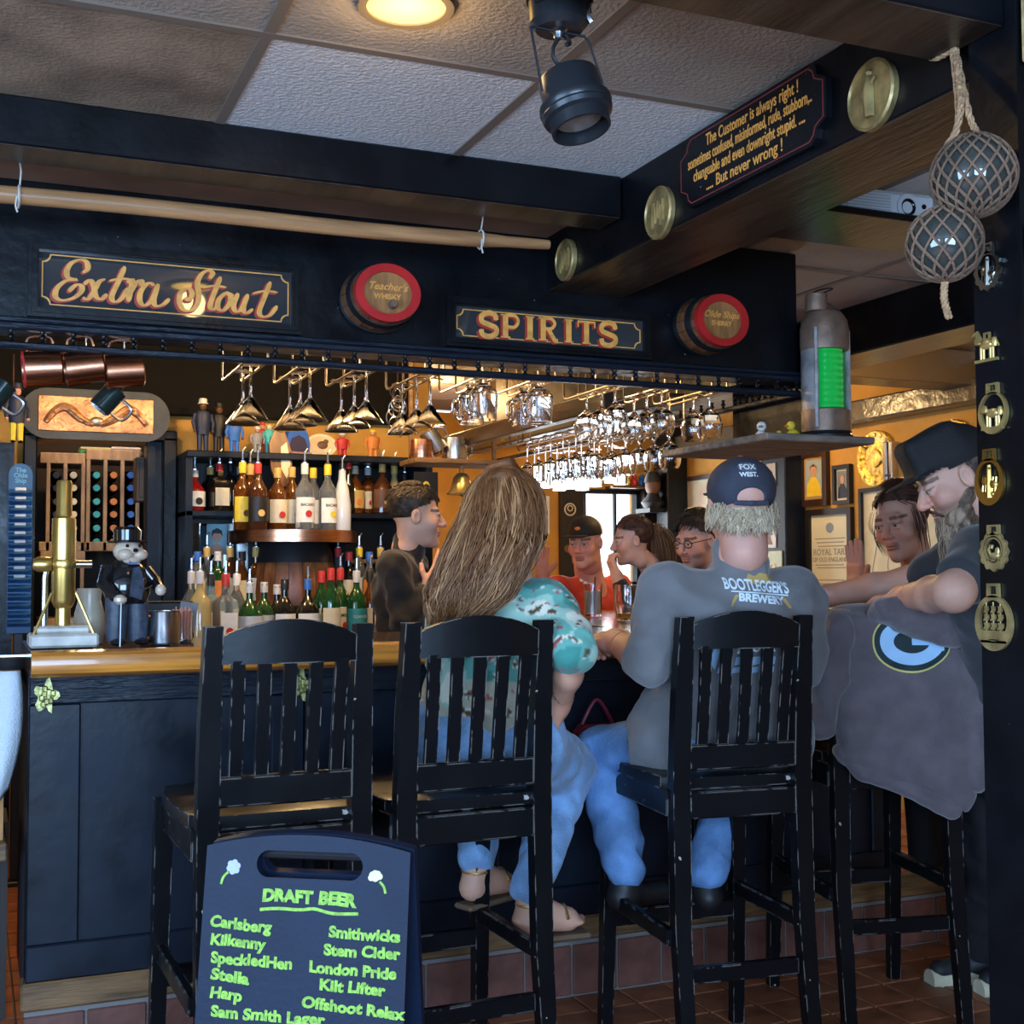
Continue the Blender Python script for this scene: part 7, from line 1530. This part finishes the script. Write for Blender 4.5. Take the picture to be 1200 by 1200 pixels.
ck = P4.local_cloth('cap', [el((0, -.008, .052), (.083, .103, .082), .01), el((0, .128, .046), (.066, .050, .006), .012)], TRK, .005, keep=lambda V: (V[:, 2] > .036) & (V[:, 1] > -.02))
P4.local_cloth('cap_mesh', [el((0, -.008, .052), (.083, .103, .082), .01)], mat('trucker_white', (.62, .58, .54), .8), .005, keep=lambda V: (V[:, 2] > .034) & (V[:, 1] <= -.012))
P4.local_cloth('cap_badge', [el((0, .092, .080), (.016, .006, .010), .003)], PC['orange'], .004)

# ---------------- woman with the ponytail
P5 = Person('woman in black top with dark ponytail, hand at her chin, across the bar', (.58, .34, .27), J(741, 634, 6.25), dv(-1, -.12, -.12), hs=.94, jaw=.9)
pel, wai, che = J(790, 810, 6.45), J(786, 750, 6.4), J(778, 700, 6.35); sn, sf, nk = J(772, 678, 6.17), J(784, 676, 6.5), J(764, 664, 6.3)
en, wn = J(738, 712, 6.1), J(723, 676, 6.12); P5.body += [rc(J(748, 650, 6.25), nk, .046, .052, .03), rc(nk, che, .055, .08, .03)]
P5.arm(sn, en, wn, (.042, .037, .026)); P5.hand(wn, dv(-.35, 0, .9), dv(.8, .3, .2), 1, curl=(.9, 1., 1., 1.), size=.95); e2, w2 = J(752, 730, 6.6), J(720, 730, 6.6); P5.arm(sf, e2, w2, (.042, .037, .026)); P5.hand(w2, dv(-1, 0, 0), dv(0, 0, -1), 1)
P5.build()
P5.cloth('black_top', torso(pel, wai, che, sf, sn, nk - UP * .015, .86) + [rc(sn, en, .056, .05, .03), rc(en, lerp(en, wn, .7), .048, .040, .02), rc(sf, e2, .056, .05, .03), rc(e2, lerp(e2, w2, .8), .048, .04, .02)], BLKC, .0095, .003, .05, 7)
seated(P5, np.array([pel[0], pel[1], .87]), np.array([-1., 0, 0]), TROU)
hr_ = short_hair(P5, (.035, .014, .012), (.11, .05, .035), front=.05, low=-.06, seed=4, n=350, L=.05, vol=1.02, fringe=.045, fdir=-.9)
rng = np.random.RandomState(8); paths, cols_ = [], []; a0 = P5.w((0, -.105, .05)); sidev = dv(1, .1, 0)
for k in range(220):
    o = rng.normal(0, .016, 3); tn = np.linspace(0, 1, 10)[:, None]; paths.append(a0 + o * (.3 + 1.2 * np.sin(tn * 2.4)) + sidev * (.085 * np.sqrt(tn)) - UP * (.20 * tn ** 1.3) + UP * .03 * np.sin(tn * 3.0)); m_ = rng.uniform(0, 1); cols_.append(np.array((.045, .02, .014)) * (1 - m_) + np.array((.22, .12, .06)) * m_)
P5.strands('ponytail', paths, .0028, cols_, P5.obj); MB().tube([Vector(a0 - P5.org) + Vector(CU) * .016 * cos(u) + Vector(CF) * .016 * sin(u) for u in [j * pi / 6 for j in range(12)]], .005, 6, closed=True).build('hair_tie', PC['cream'], P5.obj)

# ---------------- man with glasses
P6 = Person('dark-haired man with black-rimmed glasses behind the grey-shirted man', (.58, .31, .24), J(817, 634, 5.75), dv(-.75, -.62, -.18), hs=1.04, jaw=1.1, nose=1.1, stubble=(.12, .08, .07))
pel, wai, che = J(850, 840, 5.95), J(848, 780, 5.9), J(842, 720, 5.85); sl, sr, nk = J(868, 690, 6.05), J(820, 692, 5.7), J(832, 668, 5.8)
P6.body += [rc(J(824, 650, 5.77), nk, .056, .06, .03), rc(nk, che, .06, .09, .03)]; e1, w1 = J(800, 735, 5.65), J(775, 738, 5.75); P6.arm(sr, e1, w1); P6.hand(w1, dv(-.7, .3, 0), dv(0, 0, -1), 1); e2, w2 = J(840, 740, 6.1), J(800, 738, 6.1); P6.arm(sl, e2, w2); P6.hand(w2, dv(-1, 0, 0), dv(0, 0, -1), 1)
P6.build(); P6.cloth('shirt', torso(pel, wai, che, sl, sr, nk - UP * .01, 1.0) + [rc(sr, e1, .068, .06, .03), rc(sl, e2, .068, .06, .03)], mat('navy_cotton', (.02, .026, .05), .8), .011, .004, .05, 1)
seated(P6, np.array([pel[0], pel[1], .87]), np.array([-1., 0, 0]), TROU); short_hair(P6, (.006, .005, .005), (.035, .026, .022), seed=6, low=-.05, vol=1.05, top=.006, L=.045, part=.6)
gm = MB()
for q in (-1, 1):
    gm.tube([P6.w((q * .033 + .022 * cos(u), .101 - .004 * abs(cos(u)), .004 + .017 * sin(u))) - P6.org for u in [j * pi / 8 for j in range(16)]], .0022, 6, closed=True); gm.tube([P6.w(x) - P6.org for x in ((q * .055, .098, .008), (q * .078, .060, .010), (q * .082, .0, .008))], .002, 6)
gm.tube([P6.w(x) - P6.org for x in ((-.011, .104, .008), (0, .108, .011), (.011, .104, .008))], .002, 6); gm.build('glasses', PC['black'], P6.obj)

# ---------------- woman with raised hand
P7 = Person('brown-haired woman in black top raising one hand beside the framed chart', (.60, .32, .24), J(1058, 612, 4.25), dv(-.72, -.62, -.16), hs=1.03, thin=.93, roll=radians(-6))
pel, wai, che = J(1110, 850, 4.45), J(1104, 800, 4.42), J(1094, 735, 4.38); sl, sr, nk = J(1130, 690, 4.5), J(1050, 705, 4.25), J(1080, 682, 4.36)
P7.body += [rc(J(1070, 650, 4.32), nk, .048, .055, .03), rc(nk, che, .055, .08, .03)]; e1, w1 = J(1022, 752, 4.15), J(1004, 692, 4.2); P7.arm(sr, e1, w1, (.042, .037, .027)); P7.hand(w1, dv(-.03, 0, 1), dv(-.85, -.45, 0), 1, curl=(.03, .03, .05, .08), thumb=.2, size=1.0, spread=.03)
e2, w2 = J(1120, 760, 4.5), J(1085, 750, 4.3); P7.arm(sl, e2, w2, (.042, .037, .027)); P7.hand(w2, dv(-1, 0, 0), dv(0, 0, -1), 1)
P7.build(); P7.cloth('black_top', torso(pel, wai, che, sl, sr, nk - UP * .02, .86) + [rc(sr, lerp(sr, e1, .5), .058, .052, .03), rc(sl, lerp(sl, e2, .7), .058, .052, .03)], BLKC, .0095, .003, .05, 7)
P7.cloth('trousers', [rc(pel, pel - UP * .06, .13, .13, .04)] + [rc(pel + dv(o, 0, -.06), np.array([*(pel + dv(o, 0, 0))[:2], .09]), .085, .055, .03) for o in (-.08, .08)], TROU, .012, 0)
for o in (-.08, .08): a_ = pel + dv(o, 0, 0); shoe(P7, 'shoe', (a_[0], a_[1], .105), dv(-.8, -.4, 0), SHOE)
short_hair(P7, (.030, .012, .009), (.10, .045, .028), front=.06, low=-.07, seed=9, n=500, L=.07, vol=1.02, part=.3, fringe=.052, fdir=-.9)
rng = np.random.RandomState(4); paths, cols_ = [], []
for k in range(60):
    s_ = 1 if k % 2 else -1; q0 = np.array((s_ * rng.uniform(.062, .078), rng.uniform(-.02, .05), rng.uniform(.02, .06))); tn = np.linspace(0, 1, 10)[:, None]; q = q0 + np.array((s_ * .012, .012, 0)) * np.sin(tn * 3) - np.array((0, 0, 1)) * tn * rng.uniform(.08, .15); paths.append(np.array([P7.w(x) for x in q])); cols_.append(np.array((.06, .026, .018)) * rng.uniform(.6, 1.8))
P7.strands('loose_locks', paths, .0012, cols_)

# ---------------- bearded man leaning in at the right
P8 = Person('bearded man in dark grey t-shirt and black cap leaning over the draped stool', (.62, .34, .25), J(1122, 560, 3.28), dv(-1, .08, -.50), hs=1.0, nose=1.15, stubble=(.14, .09, .06))
pel, wai, che = J(1190, 862, 3.50), J(1180, 790, 3.45), J(1160, 700, 3.38); sn, sf, nk = J(1150, 652, 3.20), J(1132, 656, 3.52), J(1144, 618, 3.33)
P8.body += [rc(P8.w((0, -.03, -.05)), nk, .058, .064, .03), rc(nk, che, .07, .09, .03)]; en, wn = J(1118, 694, 3.08), J(1060, 700, 3.42); P8.arm(sn, en, wn, (.054, .048, .033)); P8.hand(wn, dv(-.5, .9, -.15), dv(0, .2, -1), 1, curl=(.6, .65, .7, .7))
ef, wf = J(1062, 684, 3.62), J(972, 698, 3.72); P8.arm(sf, ef, wf, (.052, .046, .032)); P8.hand(wf, dv(-1, .15, -.1), dv(0, -.6, -.8), 1, curl=(.9, 1., 1., 1.))
P8.build(); CHT = mat('charcoal_cotton', (.030, .031, .036), .85, bump=.2, sheen=.3)
P8.cloth('t_shirt', torso(pel, wai, che, sf, sn, nk - UP * .012, 1.02) + [rc(sn, lerp(sn, en, .62), .074, .068, .04), rc(sf, lerp(sf, ef, .62), .070, .062, .04)], CHT, .0085, .004, .06, 4)
f1, f2 = np.array(at(1146, 1148, Z=0.0)), np.array(at(1205, 1160, Z=0.0)); k1, k2 = lerp(pel, f1, .48) + dv(-.02, 0, 0), lerp(pel, f2, .48)
P8.cloth('trousers', [rc(pel - UP * .02, pel - UP * .06, .14, .14, .04), rc(pel + dv(-.07, .05, -.05), k1, .09, .068, .03), rc(k1, f1 + UP * .09, .066, .052, .02), rc(pel + dv(.07, .0, -.05), k2, .09, .068, .03), rc(k2, f2 + UP * .09, .066, .052, .02)], TROU, .010, .003, .05)
SNK = mat('black_white_sneaker', (.02, .02, .022), .6)
for f_ in (f1, f2):
    shoe(P8, 'sneaker', f_ + UP * .108, dv(-.9, -.2, 0), SNK); d_ = dv(-.9, -.2, 0); d_ = d_ / np.linalg.norm(d_)
    MB().tube([f_ - P8.org - d_ * .05 + UP * .012, f_ - P8.org + d_ * .05 + UP * .012, f_ - P8.org + d_ * .165 + UP * .012], [.034, .040, .032], 12).build('rubber_sole', PC['cream'], P8.obj)
BKC = mat('black_twill', (.010, .010, .011), .75, bump=.25, bscale=200)
P8.local_cloth('cap', [el((0, -.008, .054), (.086, .106, .086), .01), el((0, .128, .046), (.068, .052, .006), .014), rb((0, .03, .095), (.05, .05, .025), .025, .03)], BKC, .0045, keep=lambda V: V[:, 2] > .030 + .010 * (V[:, 1] > .03))
hb_ = P8.local_cloth('hair', [el((0, -.014, .02), (.080, .099, .080), .01)], HAIRM, .0055, keep=lambda V: (V[:, 1] < -.012) & (V[:, 2] > -.045) & (V[:, 2] < .05), col=haircol((.05, .032, .022), (.13, .09, .06)))
rng = np.random.RandomState(11); paths, cols_ = [], []
bd_ = P8.local_cloth('beard', [el((0, .040, -.098), (.050, .048, .048), .02), el((0, .030, -.140), (.034, .036, .055), .03), rc((-.056, .004, -.045), (-.03, .06, -.09), .016, .026, .02), rc((.056, .004, -.045), (.03, .06, -.09), .016, .026, .02)], HAIRM, .005, amp=.003, sc=.015, keep=lambda V: ~((np.abs(V[:, 0]) < .024) & (V[:, 2] > -.078) & (V[:, 1] > .08)), col=haircol((.10, .062, .04), (.34, .24, .16)))
for k in range(700):
    a = rng.uniform(-1.35, 1.35); z0 = rng.uniform(-.11, -.055); tn = np.linspace(0, 1, 8)[:, None]; q0 = np.array((.052 * sin(a), .034 + .056 * cos(a), z0)); q = q0 + np.array((-.022 * sin(a), -.006 * cos(a), -.02)) * tn + .004 * np.sin(tn * 7 + k); paths.append(np.array([P8.w(x) for x in q]) - UP * (.15 * rng.uniform(.3, 1.05)) * tn); m_ = rng.uniform(0, 1); cols_.append(np.array((.10, .06, .038)) * (1 - m_) + np.array((.50, .36, .24)) * m_)
for k in range(120):
    s_ = 1 if k % 2 else -1; tn = np.linspace(0, 1, 6)[:, None]; q0 = np.array((s_ * rng.uniform(.002, .012), .102, -.048 + rng.uniform(-.004, .004))); q = q0 + np.array((s_ * .028, -.016, -.022)) * tn; paths.append(np.array([P8.w(x) for x in q])); cols_.append(np.array((.12, .07, .045)) * rng.uniform(.6, 1.6))
P8.strands('beard_strands', paths, .0016, cols_, bd_)

# ================================================================== sweatshirt draped over the fourth stool
D4 = 3.43; hc0 = J(1050, 800, D4); hx = dv(1, .02, 0); hx = hx / np.linalg.norm(hx); hy = np.cross(UP, hx); HR = np.stack([hx, hy, UP], 1)
HOOD = mat('charcoal_fleece', (.115, .092, .102), .92, var=.12, vscale=16, bump=.25, bscale=220, sheen=.4)
horg = np.array([hc0[0], hc0[1], 0.]); ht = thing('hooded_sweatshirt', 'charcoal hooded sweatshirt with oval G logo draped over the stool back', 'sweatshirt', horg)
body = [rb(J(1060, 785, D4), (.165, .016, .115), .028, .04, HR), rb(J(1066, 850, D4 - .01), (.165, .016, .08), .028, .06, HR), rc(J(990, 728, D4 + .03), J(1122, 722, D4 + .03), .046, .046, .04), rc(J(992, 735, D4), J(1000, 880, D4 - .02), .030, .030, .03), rc(J(1000, 882, D4 - .02), J(1060, 905, D4 - .03), .026, .028, .03), rc(J(1060, 905, D4 - .03), J(1128, 938, D4 - .03), .028, .030, .03), rc(J(1128, 735, D4), J(1130, 930, D4 - .02), .032, .030, .03), rc(J(1040, 870, D4 - .015), J(1110, 905, D4 - .02), .030, .030, .06)]
ho = soft_obj('sweatshirt_body', body, .0075, HOOD, ht, horg, folds(.0035, .05, 3))
soft_obj('sleeve', [rc(J(984, 732, D4 - .02), J(972, 800, D4 - .03), .044, .046, .03), rc(J(972, 800, D4 - .03), J(962, 852, D4 - .03), .046, .036, .03)], .0075, HOOD, ht, horg, folds(.004, .04, 6))
soft_obj('sleeve', [rc(J(1128, 740, D4 - .03), J(1140, 820, D4 - .035), .040, .042, .03), rc(J(1140, 820, D4 - .035), J(1142, 915, D4 - .035), .042, .034, .03)], .0075, HOOD, ht, horg, folds(.004, .04, 8))
soft_obj('hood', [rc(J(1035, 716, D4 - .05), J(1110, 716, D4 - .05), .038, .044, .05), el(J(1094, 732, D4 - .060), (.085, .034, .040), .05, HR), rc(J(1072, 718, D4 - .065), J(1116, 746, D4 - .07), .028, .032, .04)], .0075, HOOD, ht, horg, folds(.005, .035, 2))
soft_obj('hem_band', [rc(J(984, 880, D4 - .03), J(1010, 905, D4 - .035), .020, .022, .02), rc(J(1010, 905, D4 - .035), J(1062, 922, D4 - .04), .022, .024, .02), rc(J(1062, 922, D4 - .04), J(1115, 950, D4 - .04), .024, .026, .02)], .007, HOOD, ht, horg, folds(.002, .04, 2))
Mh = frameM(J(1069, 758, D4 - .048), Vector(hx), (0, 0, 1))
def hp(pts): return [(on_plane(920 + x / 4.286, 660 + y / 4.286, Mh).x, on_plane(920 + x / 4.286, 660 + y / 4.286, Mh).z) for x, y in pts]
def oval(rx, ry, cx=640, cy=395, n=40, a0=0, a1=2 * pi): return [(cx + rx * cos(a0 + (a1 - a0) * i / n), cy + ry * sin(a0 + (a1 - a0) * i / n)) for i in range(n if a1 - a0 > 6.2 else n + 1)]
decal(ho, horg, [hp(oval(198, 158))], Mh, mat('print_gold_yellow', (.62, .55, .16), .7), 'oval_print', .0012)
decal(ho, horg, [hp(oval(190, 148))], Mh, mat('print_dark_green', (.012, .028, .032), .7), 'oval_print', .0022)
PB2 = mat('print_sky_white', (.36, .58, .82), .7)
ro = oval(162, 118, a0=radians(20), a1=radians(320)); ri = oval(92, 58, a0=radians(20), a1=radians(320))
qs = [hp([ro[i], ro[i + 1], ri[i + 1], ri[i]]) for i in range(40)]; decal(ho, horg, qs, Mh, PB2, 'letter_print', .0034); decal(ho, horg, [hp([(640, 372), (800, 372), (800, 440), (726, 440), (726, 412), (640, 412)])], Mh, PB2, 'letter_print', .0034)
